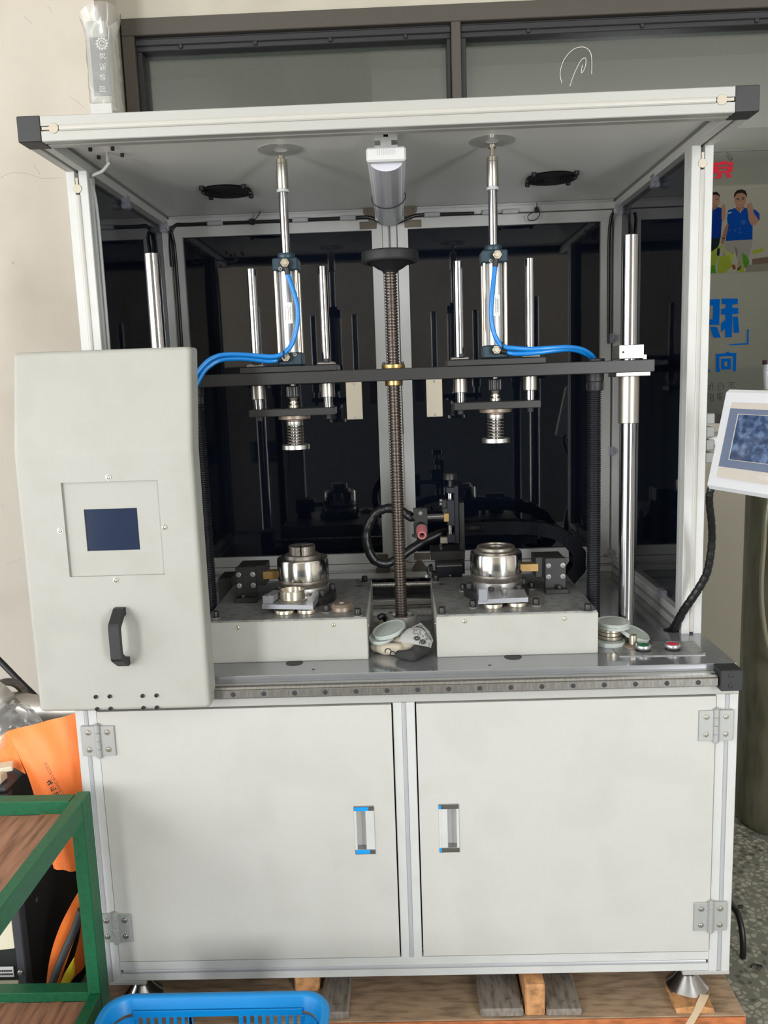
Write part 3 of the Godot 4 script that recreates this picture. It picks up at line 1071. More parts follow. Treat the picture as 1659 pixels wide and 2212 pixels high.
	# end plates and levelling feet
	for s in [-1.0, 1.0]:
		put("foot_plate", mb().span(Vector3(s * 0.6, -0.0075, -0.08), Vector3(s * 0.512, 0.0, 0.0015), 0.001), M.alu_bright, cab)
		for z in [-0.045, -0.72]:
			var x: float = s * 0.537
			var ft := mb()
			ft.lathe([Vector2(0, -0.068), Vector2(0.0395, -0.068), Vector2(0.0395, -0.062), Vector2(0.030, -0.052), Vector2(0.018, -0.036), Vector2(0.011, -0.027), Vector2(0.007, -0.025), Vector2(0, -0.025)], 32, up(Vector3(x, 0, z)))
			hex_nut(ft, 0.0105, 0.009, up(Vector3(x, -0.0245, z)))
			ft.rod(Vector3(x, -0.026, z), Vector3(x, -0.006, z), 0.006)
			var foot := put("levelling_foot", ft, M.chrome, cab)
			put("foot_pad", mb().lathe([Vector2(0, -0.0745), Vector2(0.040, -0.0745), Vector2(0.0405, -0.068), Vector2(0, -0.068)], 32, up(Vector3(x, 0, z))), M.new_wood, foot)
	# corner block that ends the rail, with two screws
	for s in [-1.0, 1.0]:
		var blk := put("corner_block", mb().box(Vector3(s * 0.5775, 0.5835, 0.002), Vector3(0.0385, 0.0385, 0.044), 0.0015), M.black_plastic, cab)
		var sc := mb()
		for dy in [-0.0095, 0.0095]:
			cap_screw(sc, 0.0042, 0.002, axis_z(Vector3(s * 0.5775 - 0.002, 0.5835 + dy, 0.0238)))
		put("block_screw", sc, M.slot_dark, blk)

func hinge(cab: Node3D, c: Vector3, s: float) -> void:
	var z := c.z
	var a := mb()
	var pin := c.x
	a.span(Vector3(pin - 0.0305, c.y - 0.029, 0.0 if s < 0 else z), Vector3(pin - 0.0045, c.y + 0.029, z + 0.0032), 0.0008)
	a.span(Vector3(pin + 0.0045, c.y - 0.029, z if s < 0 else 0.0), Vector3(pin + 0.0305, c.y + 0.029, z + 0.0032), 0.0008)
	var h := put("hinge", a, M.grey_plastic, cab)
	h.set_surface_override_material(0, M.hinge_grey)
	var k := mb()
	for j in 4:
		var y0 := c.y - 0.031 + j * 0.0158
		k.rod(Vector3(pin, y0, z + 0.003), Vector3(pin, y0 + 0.0154, z + 0.003), 0.0056, 18, 0.0008)
	k.rod(Vector3(pin, c.y - 0.0335, z + 0.003), Vector3(pin, c.y + 0.0335, z + 0.003), 0.003)
	put("knuckle", k, M.hinge_grey, h)
	for dx in [-0.0175, 0.0175]:
		for dy in [-0.0165, 0.0165]:
			var w := mb()
			pipe(w, 0.003, 0.0056, 0.0008, axis_z(Vector3(pin + dx, c.y + dy, z + 0.0030)), 20, 0.0002)
			button_screw(w, 0.0042, 0.0016, axis_z(Vector3(pin + dx, c.y + dy, z + 0.0030)))
			put("screw", w, M.nickel, h)

func build_worktop() -> void:
	var t := thing("worktop", "polished steel worktop plate on top of the machine base cabinet", "worktop", Vector3(0, 0.5895, -0.38))
	var top := mb()
	top.span(Vector3(-0.6, 0.5895, -0.775), Vector3(0.6, TABLE, -0.012), 0.0012)
	put("plate", top, M.steel_plate, t)
	# holes read as dark countersinks let into the plate
	for p in [py(636, 1432, TABLE), py(1108, 1419, TABLE)]:
		var m := mb()
		pipe(m, 0.0, 0.0165, 0.0006, up(Vector3(p.x, TABLE, p.z)), 24, 0.0002)
		put("hole_rim", m, M.slot_dark, t)
	var holes := mb()
	for p in [py(677, 1446, TABLE), py(1058, 1437, TABLE), py(1333, 1410, TABLE)]:
		holes.lathe([Vector2(0.003, 0), Vector2(0.003, 0.0004), Vector2(0, 0.0004)], 12, up(Vector3(p.x, TABLE, p.z)))
	put("small_hole", holes, M.slot_dark, t)
	var slot := py(1563, 1423, TABLE)
	put("corner_hole", pipe(mb(), 0.0, 0.008, 0.0005, up(Vector3(slot.x, TABLE, slot.z)), 20, 0.0002), M.dull_plate, t)
	# the linear rail the panel slides on, bolted to the profile below the worktop
	var r := thing("linear_rail", "ground steel rail with a row of dark bolts along the cabinet's front edge", "rail", Vector3(0, 0.572, 0))
	var q := PackedVector2Array([Vector2(0.0, 0.569), Vector2(0.0, 0.590), Vector2(0.010, 0.590), Vector2(0.012, 0.5865), Vector2(0.009, 0.583), Vector2(0.009, 0.578), Vector2(0.012, 0.5745), Vector2(0.012, 0.569)])
	put("rail_bar", mb().extrude(q, -0.557, 0.6, Transform3D(Basis(Vector3(0, 0, 1), Vector3(0, 1, 0), Vector3(-1, 0, 0)), Vector3.ZERO)), M.ground_steel, r)
	put("rail_face", mb().span(Vector3(-0.5575, 0.5715, 0.009), Vector3(0.557, 0.5865, 0.0165), 0.0012), M.ground_steel, r)
	for k in range(-5, 16):
		var x := -0.3042 + k * 0.05505
		var m := mb()
		pipe(m, 0.0026, 0.0045, 0.0005, axis_z(Vector3(x, 0.579, 0.0165)), 18, 0.0002)
		cap_screw(m, 0.0031, 0.0006, axis_z(Vector3(x, 0.579, 0.0165)))
		put("rail_bolt", m, M.slot_dark, r)

# ---------- the machine: upper enclosure ----------
func build_enclosure() -> void:
	var e := thing("machine_enclosure", "open-fronted upper enclosure of aluminium profiles with white roof and dark tinted panels", "enclosure", Vector3(0, TABLE, -0.4))
	var yr := ROOF - 0.02
	for s in [-1.0, 1.0]:
		var post := put("post", profile(mb(), Vector3(s * 0.58, TABLE, POST_Z - 0.02), Vector3(s * 0.58, ROOF - 0.04, POST_Z - 0.02)), M.alu, e)
		put("slot_cover", strip(mb(), Vector3(s * 0.58, TABLE + 0.004, POST_Z), Vector3(s * 0.58, 1.4875, POST_Z), Vector3(0, 0, 1), 0.0095, 0.003), M.cover_strip, post)
		key_plate(post, Vector3(s * 0.58, 1.499, POST_Z), Vector3(0, 1, 0))
		put("post", profile(mb(), Vector3(s * 0.58, TABLE, REAR_Z - 0.02), Vector3(s * 0.58, ROOF - 0.04, REAR_Z - 0.02)), M.alu, e)
		put("roof_rail", profile(mb(), Vector3(s * 0.58, yr, -0.04), Vector3(s * 0.58, yr, REAR_Z - 0.04)), M.alu, e)
		put("side_rail", profile(mb(), Vector3(s * 0.58, TABLE + 0.02, POST_Z - 0.04), Vector3(s * 0.58, TABLE + 0.02, REAR_Z)), M.alu, e)
		var gl := put("tinted_panel", mb().span(Vector3(s * 0.577, TABLE + 0.042, REAR_Z + 0.001), Vector3(s * 0.583, ROOF - 0.042, POST_Z - 0.041)), M.dark_glass, e)
		gl.set_meta("label", "dark tinted side panel")
		# clear plastic clips that hold the panel
		for c in [[1.528, -0.43], [1.528, -0.715], [TABLE + 0.045, -0.33], [TABLE + 0.045, -0.60]]:
			var m := mb()
			var cy: float = c[0]
			var inn: float = s * 0.566
			m.box(Vector3(inn, cy - 0.012, c[1]), Vector3(0.016, 0.012, 0.022), 0.002)
			m.box(Vector3(inn, cy + 0.002, c[1]), Vector3(0.012, 0.018, 0.03), 0.002)
			put("panel_clip", m, M.acrylic, e)
		for cy in [1.2125, 0.925, 0.655]:
			var m := mb()
			m.box(Vector3(s * 0.553, cy, REAR_Z + 0.007), Vector3(0.012, 0.024, 0.012), 0.002)
			m.box(Vector3(s * 0.560, cy, REAR_Z + 0.008), Vector3(0.010, 0.014, 0.016), 0.002)
			put("panel_clip", m, M.acrylic, e)
	# front beam with its slot cover, key plates and corner caps
	var beam := put("front_beam", profile(mb(), Vector3(-0.562, yr, -0.02), Vector3(0.562, yr, -0.02)), M.alu_bright, e)
	put("slot_cover", strip(mb(), Vector3(-0.531, yr, 0.0), Vector3(0.531, yr, 0.0), Vector3(0, 0, 1), 0.0105, 0.004), M.cover_strip, beam)
	for s in [-1.0, 1.0]:
		key_plate(beam, Vector3(s * 0.541, yr, 0.0), Vector3(s, 0, 0))
		put("corner_cap", mb().box(Vector3(s * 0.5815, yr, -0.02), Vector3(0.039, 0.041, 0.042), 0.0015), M.black_plastic, e)
	put("rear_beam", profile(mb(), Vector3(-0.56, yr, REAR_Z - 0.02), Vector3(0.56, yr, REAR_Z - 0.02)), M.alu, e)
	put("rear_beam", profile(mb(), Vector3(-0.56, TABLE + 0.02, REAR_Z - 0.02), Vector3(0.56, TABLE + 0.02, REAR_Z - 0.02)), M.alu, e)
	put("roof_panel", mb().span(Vector3(-0.56, 1.5535, REAR_Z), Vector3(0.56, 1.5585, -0.04)), M.roof_paint, e)
	put("roof_flange", mb().span(Vector3(-0.56, 1.536, -0.052), Vector3(0.56, 1.5535, -0.0402)), M.slot_dark, e)
	# middle profile under the roof and rear mullion
	put("roof_profile", profile(mb(), Vector3(0, 1.5335, -0.10), Vector3(0, 1.5335, REAR_Z)), M.alu, e)
	put("post", profile(mb(), Vector3(-0.003, TABLE + 0.04, REAR_Z - 0.022), Vector3(-0.003, ROOF - 0.04, REAR_Z - 0.022), 0.036, 0.036), M.alu, e)
	# two rear doors with mitred frames and tinted panes
	for s in [-1.0, 1.0]:
		var xa: float = -0.5535 if s < 0 else 0.0175
		var xb: float = -0.0215 if s < 0 else 0.5535
		var ya := 0.645
		var yb := 1.527
		var wd := 0.026
		var fz := REAR_Z - 0.002
		var m := mb()
		var o := [Vector2(xa, ya), Vector2(xb, ya), Vector2(xb, yb), Vector2(xa, yb)]
		var i := [Vector2(xa + wd, ya + wd), Vector2(xb - wd, ya + wd), Vector2(xb - wd, yb - wd), Vector2(xa + wd, yb - wd)]
		for k in 4:
			var j := (k + 1) % 4
			var c: Vector2 = (o[k] + o[j] + i[k] + i[j]) / 4.0
			var q := PackedVector2Array()
			for p in [o[k], o[j], i[j], i[k]]:
				q.append(c + (p - c) * 0.9995)
			m.extrude(q, fz - 0.02, fz)
		var d := put("rear_door", m, M.alu, e)
		put("tinted_pane", mb().span(Vector3(xa + wd - 0.004, ya + wd - 0.004, fz - 0.014), Vector3(xb - wd + 0.004, yb - wd + 0.004, fz - 0.010)), M.dark_glass, d)
		# roller catch at the top and bottom inner corners
		var cx: float = -0.048 if s < 0 else 0.049
		for t in [[1.5125, -1.0], [0.66, 1.0]]:
			var r := mb()
			r.box(Vector3(cx + 0.008 * s, t[0], fz + 0.0015), Vector3(0.042, 0.018, 0.003), 0.0006)
			var yy: float = t[0] - t[1] * 0.012
			r.extrude(PackedVector2Array([Vector2(-0.019, 0.028), Vector2(0.019, 0.028), Vector2(0.019, 0.018), Vector2(0.006, -0.002), Vector2(-0.006, -0.002), Vector2(-0.019, 0.018)]) if t[1] < 0 else PackedVector2Array([Vector2(-0.019, -0.028), Vector2(0.019, -0.028), Vector2(0.019, -0.018), Vector2(0.006, 0.002), Vector2(-0.006, 0.002), Vector2(-0.019, -0.018)]), fz + 0.004, fz + 0.008, up(Vector3(cx, yy, 0)))
			for b in [-0.012, 0.012]:
				cap_screw(r, 0.0032, 0.002, axis_z(Vector3(cx + b, yy - t[1] * 0.022, fz + 0.008)))
			put("catch", r, M.catch, d)
	# small screws and brackets seen on the frames
	put("magnet_plate", mb().box(Vector3(0.5535, 0.648, REAR_Z + 0.001), Vector3(0.03, 0.007, 0.003), 0.001), M.nickel, e)

func key_plate(parent: Node, c: Vector3, towards: Vector3) -> void:
	# keyhole shaped nickel plate over the end of a slot: a disc with a tab
	var m := mb()
	m.lathe([Vector2(0, 0), Vector2(0.0078, 0), Vector2(0.0082, 0.0004), Vector2(0.0082, 0.0012), Vector2(0.0078, 0.0016), Vector2(0, 0.0016)], 26, axis_z(c - Vector3(0, 0, 0.0004)))
	var e := c + towards * 0.013
	m.box(e, Vector3(0.013, 0.0052, 0.0022) if absf(towards.x) > 0.5 else Vector3(0.0052, 0.013, 0.0022), 0.0004)
	put("key_plate", m, M.key_nickel, parent)

# ---------- guides, cross beam, lead screw ----------
const Z0 := -0.19

func build_guides() -> void:
	for s in [-1.0, 1.0]:
		var x: float = s * 0.45
		var side := "right" if s > 0 else "left"
		var t := thing("guide_column", "chromed round guide column on the %s %s" % [side, "rising behind the sliding control panel" if s < 0 else "with its whole length in view"], "guide column", Vector3(x, TABLE, Z0), "round guide columns of the cross beam")
		put("shaft", mb().rod(Vector3(x, TABLE, Z0), Vector3(x, 1.377, Z0), 0.0152, 32, 0.001), M.chrome, t)
		put("shaft_support", mb().lathe([Vector2(0.0153, 0), Vector2(0.019, 0), Vector2(0.019, 0.008), Vector2(0.018, 0.009), Vector2(0.0153, 0.009)], 28, up(Vector3(x, TABLE, Z0))), M.steel, t)
		var b := thing("linear_bearing", "square block and long round sleeve bearing clamped round the %s guide column at the beam" % side, "bearing", Vector3(x, 1.03, Z0), "bearings of the cross beam")
		put("sleeve", pipe(mb(), 0.0155, 0.0197, 0.093, up(Vector3(x, 1.0275, Z0)), 32, 0.001), M.nickel, b)
		put("flange", mb().box(Vector3(x, 1.1215, Z0), Vector3(0.064, 0.0095, 0.062), 0.001), M.nickel, b)
		var blk := put("clamp_block", mb().box(Vector3(x - 0.002, 1.1625, Z0), Vector3(0.046, 0.026, 0.05), 0.001), M.nickel, b)
		put("clamp_block_cap", mb().box(Vector3(x + 0.024, 1.152, Z0 + 0.01), Vector3(0.008, 0.010, 0.02), 0.001), M.nickel, b)
		put("clamp_screw", cap_screw(mb(), 0.002, 0.001, axis_z(Vector3(x - 0.018, 1.162, Z0 + 0.025))), M.slot_dark, blk)
	var beam := mb()
	beam.span(Vector3(-0.487, 1.124, -0.232), Vector3(0.487, 1.147, -0.15), 0.0012)
	single("cross_beam", "long flat black cross beam that carries both presses between the guide columns", "beam", beam, M.black_anod)
	for s in [-1.0, 1.0]:
		var x: float = s * 0.0757
		var t := thing("hanging_plate", "small bare metal plate with two screws hanging under the beam %s" % ("left of the lead screw" if s < 0 else "right of the lead screw"), "plate", Vector3(x, 1.124, -0.152), "small plates hanging under the beam")
		put("plate", mb().box(Vector3(x, 1.0895, -0.1535), Vector3(0.030, 0.071, 0.003), 0.0006), M.warm_steel, t)
		var m := mb()
		for y in [1.058, 1.120]:
			button_screw(m, 0.0022, 0.001, axis_z(Vector3(x, y, -0.152)))
		put("plate_screw", m, M.dull_plate, t)
	# lead screw with handwheel
	var scr := thing("lead_screw", "dark threaded lead screw with a black handwheel upright in the middle of the machine", "lead screw", Vector3(0, TABLE, Z0))
	var prof := [Vector2(0, 0.64)]
	var y := 0.642
	while y < 1.335:
		prof.append_array([Vector2(0.0098, y), Vector2(0.0120, y + 0.0012), Vector2(0.0120, y + 0.0030), Vector2(0.0098, y + 0.0042)])
		y += 0.0054
	prof.append_array([Vector2(0.0095, y), Vector2(0, y)])
	put("thread", mb().lathe(prof, 22, up(Vector3(0, 0, Z0)), 20.0), M.screw_thread, scr)
	var ft := mb()
	ft.lathe([Vector2(0.019, TABLE), Vector2(0.0315, TABLE), Vector2(0.0315, 0.6595), Vector2(0.031, 0.660), Vector2(0.019, 0.660), Vector2(0.0175, 0.655), Vector2(0.0175, 0.64), Vector2(0, 0.64)], 36, up(Vector3(0, 0, Z0)))
	var foot := put("screw_foot", ft, M.steel, scr)
	var fs := mb()
	for k in 4:
		var a := k * TAU / 4 + 0.5
		cap_screw(fs, 0.0035, 0.0012, up(Vector3(cos(a) * 0.025, 0.66, Z0 + sin(a) * 0.025)))
	put("foot_screw", fs, M.slot_dark, foot)
	var nut := put("nut", mb().lathe([Vector2(0.0121, 1.1155), Vector2(0.0128, 1.1152), Vector2(0.0135, 1.116), Vector2(0.0135, 1.147), Vector2(0.022, 1.147), Vector2(0.0222, 1.1475), Vector2(0.0222, 1.1538), Vector2(0.0216, 1.1545), Vector2(0.0121, 1.1545)], 32, up(Vector3(0, 0, Z0 + 0.02))), M.brass, scr)
	nut.set_meta("label", "flanged brass nut")
	# the flange is also bolted to the beam's front lip
	put("nut_body", mb().lathe([Vector2(0.0121, 1.1145), Vector2(0.0165, 1.1145), Vector2(0.017, 1.115), Vector2(0.017, 1.125), Vector2(0.0121, 1.125)], 28, up(Vector3(0, 0, Z0))), M.brass, nut)
	var nb := mb()
	for d in [[-0.0175, 0.008], [0.0175, 0.008], [-0.0175, -0.01], [0.0175, -0.01]]:
		cap_screw(nb, 0.003, 0.0045, up(Vector3(d[0], 1.1545, Z0 + 0.02 + d[1])))
	put("nut_screw", nb, M.slot_dark, nut)
	var w := mb()
	var hub := up(Vector3(0, 0, Z0))
	# rim ring
	w.lathe([Vector2(0.0425, 1.3465), Vector2(0.0445, 1.3440), Vector2(0.0510, 1.3432), Vector2(0.0533, 1.3455), Vector2(0.0537, 1.3490), Vector2(0.0537, 1.3600), Vector2(0.0530, 1.3625), Vector2(0.0510, 1.3637), Vector2(0.0450, 1.3637), Vector2(0.0430, 1.3610), Vector2(0.0425, 1.3465)], 44, hub, 50.0)
	# dished web and hub
	w.lathe([Vector2(0, 1.325), Vector2(0.0135, 1.325), Vector2(0.016, 1.329), Vector2(0.024, 1.333), Vector2(0.042, 1.3455), Vector2(0.042, 1.350), Vector2(0.024, 1.340), Vector2(0.015, 1.340), Vector2(0.015, 1.350), Vector2(0, 1.350)], 40, hub)
	put("handwheel", w, M.black_matt, scr)

# ---------- the two pneumatic presses ----------
func build_presses() -> void:
	var words := ["left", "right"]
	for i in 2:
		var s := -1.0 if i == 0 else 1.0
		var x := s * 0.1945
		if i == 0:
			x = -0.1955
		var t := thing("pneumatic_press", "pneumatic press with a silver cylinder and blue tubes on the %s half of the beam" % words[i], "press", Vector3(x, 1.124, Z0), "pneumatic presses on the cross beam")
		var dy := 0.011 if i == 0 else 0.0
		# mounting plate, cylinder caps, barrel, tie rods
		put("mounting_plate", mb().span(Vector3(x - 0.0925, 1.147, -0.232), Vector3(x + 0.0905, 1.158, -0.148), 0.001), M.black_anod, t)
		var cap := mb()
		cap.box(Vector3(x, 1.1715, Z0), Vector3(0.048, 0.025, 0.048), 0.003)
		var lower := put("cylinder_cap", cap, M.teal, t)
		var cap2 := mb()
		cap2.box(Vector3(x, 1.3455, Z0), Vector3(0.0485, 0.024, 0.0485), 0.003)
		cap2.lathe([Vector2(0.0085, 1.357), Vector2(0.0160, 1.357), Vector2(0.0165, 1.358), Vector2(0.0165, 1.3665), Vector2(0.0158, 1.3675), Vector2(0.0085, 1.3675)], 28, up(Vector3(x, 0, Z0)))
		var upper := put("cylinder_cap", cap2, M.teal, t)
		put("barrel", mb().lathe([Vector2(0.0185, 1.183), Vector2(0.0185, 1.334)], 36, up(Vector3(x, 0, Z0))), M.barrel, t)
		for a in [-0.0195, 0.0195]:
			for b in [-0.0195, 0.0195]:
				put("tie_rod", mb().rod(Vector3(x + a, 1.183, Z0 + b), Vector3(x + a, 1.334, Z0 + b), 0.0032, 12), M.warm_steel, t)
		var lb := put("type_label", mb().extrude(PackedVector2Array([Vector2(-0.0075, 1.2375), Vector2(0.0085, 1.2375), Vector2(0.0085, 1.276), Vector2(-0.0075, 1.276)]), 0.0183, 0.0189, Transform3D(Basis(), Vector3(x, 0, Z0))), M.label_white, t)
		var rows := mb()
		for k in 3:
			strokes(rows, [[-0.0045 + k * 0.0052, -1.243, -0.0045 + k * 0.0052, -1.271]] if k < 2 else [], 0.0005, Transform3D(Basis(), Vector3(x, 0, Z0 + 0.019)))
		put("label_line", rows, M.grey_ink, lb)
		lettering("label_code", "SU 40x125-50-S", 0.0034, Transform3D(Basis(Vector3(0, 0, 1), PI / 2.0), Vector3(x + 0.0045, 1.2567, Z0 + 0.0191)), M.ink, t)
		# ports: banjo bolt, fitting, bleed screw
		for k in 2:
			var yy := 1.346 if k == 0 else 1.1745
			var bx := x + (0.0015 if k == 0 else -0.006)
			if i == 1:
				bx = x + (0.003 if k == 0 else -0.0005)
			var bm := mb()
			hex_nut(bm, 0.0085, 0.006, axis_z(Vector3(bx, yy, Z0 + 0.0325)))
			bm.rod(Vector3(bx, yy, Z0 + 0.024), Vector3(bx, yy, Z0 + 0.041), 0.0052)
			put("banjo_bolt", bm, M.warm_steel, upper if k == 0 else lower)
			var fit := mb()
			pipe(fit, 0.004, 0.0088, 0.009, axis_z(Vector3(bx, yy, Z0 + 0.0235)), 20)
			if k == 0:
				var e := Vector3(bx + (0.004 if i == 0 else -0.004), yy - 0.021, Z0 + 0.030)
				fit.rod(Vector3(bx, yy, Z0 + 0.029), e, 0.0058, 16, 0.001, 0.0052)
			else:
				var d := -1.0 if i == 0 else 1.0
				fit.rod(Vector3(bx, yy, Z0 + 0.029), Vector3(bx + d * 0.021, yy - 0.004, Z0 + 0.030), 0.0058, 16, 0.001, 0.0056)
			put("tube_fitting", fit, M.black_plastic, upper if k == 0 else lower)
			var sx := bx - 0.0105 if k == 0 else bx + 0.016
			if i == 1 and k == 1:
				continue
			put("needle_screw", pipe(mb(), 0.0016, 0.0036, 0.0018, axis_z(Vector3(sx, yy + (-0.009 if k == 0 else 0.005), Z0 + 0.0235)), 16, 0.0004), M.warm_steel, upper if k == 0 else lower)
		# upper piston rod with stroke stop
		var rod := put("piston_rod", mb().rod(Vector3(x, 1.3675, Z0), Vector3(x, 1.47 + dy, Z0), 0.0083, 24), M.chrome, t)
		var st := mb()
		st.lathe([Vector2(0, 1.4665), Vector2(0.0112, 1.4665), Vector2(0.0115, 1.467), Vector2(0.0115, 1.4715), Vector2(0, 1.4718)], 26, up(Vector3(x, dy, Z0)))
		put("stop_collar", st, M.grey_plastic, rod)
		var ss := mb()
		ss.lathe([Vector2(0, 1.4718), Vector2(0.0105, 1.4718), Vector2(0.0108, 1.4724), Vector2(0.0108, 1.5165), Vector2(0.0103, 1.517), Vector2(0, 1.5172)], 28, up(Vector3(x, dy, Z0)))
		put("stop_sleeve", ss, M.nickel, t)
		var sn := mb()
		hex_nut(sn, 0.0103, 0.0085, up(Vector3(x, 1.517 + dy, Z0)))
		if i == 1:
			sn.rod(Vector3(x, 1.5255, Z0), Vector3(x, 1.542, Z0), 0.0045, 14)
			hex_nut(sn, 0.0078, 0.006, up(Vector3(x, 1.5405, Z0)))
		else:
			hex_nut(sn, 0.0058, 0.006, up(Vector3(x, 1.5255 + dy, Z0)))
		put("stop_nut", sn, M.warm_steel, t)
		# guide rods, sleeves, lower plate
		for d in [-0.0672, 0.0672]:
			var gx: float = x + d
			var g := put("guide_rod", mb().rod(Vector3(gx, 1.066, Z0), Vector3(gx, 1.3425, Z0), 0.0088, 24, 0.0012), M.chrome, t)
			put("guide_sleeve", pipe(mb(), 0.0089, 0.0133, 0.027, up(Vector3(gx, 1.0970, Z0)), 26, 0.001), M.nickel, g)
			put("guide_flange", mb().box(Vector3(gx, 1.161, Z0 + 0.004), Vector3(0.034, 0.006, 0.034), 0.002), M.nickel, g)
			var sc := mb()
			cap_screw(sc, 0.0052, 0.007, up(Vector3(gx + 0.002, 1.163, Z0 + 0.022)))
			put("flange_screw", sc, M.slot_dark, g)
			var us := mb()
			us.lathe([Vector2(0.002, 1.0555), Vector2(0.0058, 1.0555), Vector2(0.0062, 1.056), Vector2(0.0062, 1.0625), Vector2(0.0075, 1.0625), Vector2(0.0075, 1.0645), Vector2(0, 1.0645)], 18, up(Vector3(gx, 0, Z0)))
			put("rod_screw", us, M.slot_dark, g)
		put("lower_plate", mb().span(Vector3(x - 0.0815, 1.0645, -0.216), Vector3(x + 0.0815, 1.0785, -0.152), 0.001), M.black_anod, t)
		# coupling with knurled body and nuts
		var cp := mb()
		var q := PackedVector2Array()
		for k in 32:
			var a := TAU * k / 32
			var r := 0.0135 if k % 2 == 0 else 0.0122
			q.append(Vector2(cos(a) * r, sin(a) * r))
		cp.extrude(q, 1.1005, 1.1195, Transform3D(Basis(Vector3(1, 0, 0), Vector3(0, 0, -1), Vector3(0, 1, 0)), Vector3(x, 0, Z0)))
		cp.lathe([Vector2(0, 1.0985), Vector2(0.0115, 1.0985), Vector2(0.0125, 1.101), Vector2(0.0125, 1.119), Vector2(0.011, 1.1215), Vector2(0, 1.1215)], 24, up(Vector3(x, 0, Z0)))
		put("coupling", cp, M.black_rubber, t)
		var cn := mb()
		cn.rod(Vector3(x, 1.078, Z0), Vector3(x, 1.124, Z0), 0.0055, 16)
		cn.lathe([Vector2(0, 1.0925), Vector2(0.0062, 1.0925), Vector2(0.0085, 1.0985), Vector2(0, 1.0985)], 20, up(Vector3(x, 0, Z0)))
		hex_nut(cn, 0.0105, 0.006, up(Vector3(x, 1.0785, Z0)))
		hex_nut(cn, 0.0085, 0.005, up(Vector3(x, 1.0865, Z0)))
		put("coupling_nut", cn, M.warm_steel, t)
		# spring loaded pressing head
		var hd := mb()
		hd.lathe([Vector2(0, 1.0535), Vector2(0.0155, 1.0535), Vector2(0.0155, 1.0555), Vector2(0.0300, 1.0572), Vector2(0.0308, 1.058), Vector2(0.0308, 1.0642), Vector2(0, 1.0645)], 36, up(Vector3(x, 0, Z0)))
		put("head_flange", hd, M.bronze, t)
		var sh := mb()
		sh.lathe([Vector2(0, 1.0445), Vector2(0.0155, 1.0445), Vector2(0.0158, 1.045), Vector2(0.0158, 1.0525), Vector2(0.0150, 1.0535), Vector2(0, 1.0535)], 32, up(Vector3(x, 0, Z0)))
		put("spring_collar", sh, M.steel, t)
		var inner := mb()
		inner.lathe([Vector2(0.0108, 1.007), Vector2(0.0108, 1.020), Vector2(0.0112, 1.0205), Vector2(0.0112, 1.030), Vector2(0.0108, 1.0305), Vector2(0.0108, 1.045)], 28, up(Vector3(x, 0, Z0)))
		put("spring_guide", inner, M.chrome, t)
		var hel := []
		for k in 141:
			var a := TAU * k / 24.0
			hel.append(Vector3(x + cos(a) * 0.0142, 1.0095 + 0.034 * k / 140.0, Z0 + sin(a) * 0.0142))
		put("spring", mb().tube(hel, 0.0021, 8), M.old_steel, t)
		var pd := mb()
		pd.lathe([Vector2(0, 0.9985), Vector2(0.0258, 0.9985), Vector2(0.0266, 0.9993), Vector2(0.0266, 1.0070), Vector2(0.0258, 1.0078), Vector2(0, 1.0078)], 36, up(Vector3(x, 0, Z0)))
		put("pressing_disc", pd, M.steel, t)
		# blue air tubes: one from each port, tied together and led away along the beam
		var a0: Vector3
		var tubes := mb()
		if i == 0:
			var p0 := Vector3(x + 0.0055, 1.324, Z0 + 0.030)
			var pts := [p0 + Vector3(0, 0.004, 0), p0, pz(640, 650, -0.152), pz(643, 690, -0.150), pz(634, 735, -0.15), pz(617, 760, -0.148), pz(594, 770, -0.147), pz(560, 769, -0.147), pz(520, 766, -0.147), pz(480, 767, -0.145), pz(455, 776, -0.140), pz(436, 793, -0.135), pz(415, 822, -0.13), pz(400, 860, -0.13)]
			tubes.tube(smooth(pts, 7), 0.0045, 12)
			var p2 := [Vector3(x - 0.027, 1.1705, Z0 + 0.030), pz(596, 779, -0.156), pz(575, 780, -0.152), pz(540, 776, -0.150), pz(505, 775, -0.150), pz(476, 778, -0.148), pz(455, 789, -0.142), pz(438, 806, -0.138), pz(420, 840, -0.135)]
			tubes.tube(smooth(p2, 7), 0.0045, 12)
		else:
			var p0 := Vector3(x - 0.001, 1.324, Z0 + 0.030)
			var pts := [p0 + Vector3(0, 0.004, 0), p0, pz(1063, 640, -0.152), pz(1061, 680, -0.15), pz(1066, 715, -0.15), pz(1076, 738, -0.15), pz(1090, 749, -0.148), pz(1110, 752, -0.148), pz(1145, 754, -0.15), pz(1185, 752, -0.152), pz(1225, 750, -0.16), pz(1255, 754, -0.175), pz(1275, 765, -0.19), pz(1284, 778, -0.205), pz(1286, 800, -0.208)]
			tubes.tube(smooth(pts, 7), 0.0045, 12)
			var p2 := [Vector3(x + 0.020, 1.1705, Z0 + 0.030), pz(1104, 763, -0.155), pz(1125, 764, -0.152), pz(1160, 762, -0.152), pz(1200, 757, -0.156), pz(1235, 755, -0.168), pz(1262, 763, -0.185), pz(1277, 775, -0.202), pz(1281, 800, -0.212)]
			tubes.tube(smooth(p2, 7), 0.0045, 12)
		single("air_tube", "pair of bright blue air tubes curling from the %s press cylinder %s" % [words[i], "towards the control panel" if i == 0 else "into the black conduit"], "air tube", tubes, M.blue_tube, "blue air tubes of the presses")
		var tie := mb()
		var tp := pz(612, 766, -0.148) if i == 0 else pz(1083, 747, -0.149)
		pipe(tie, 0.0065, 0.0078, 0.003, axis_x(tp), 16)
		put("cable_tie", tie, M.black_plastic, t)

# ---------- the two fixture stations ----------
const BOX_TOP := 0.683

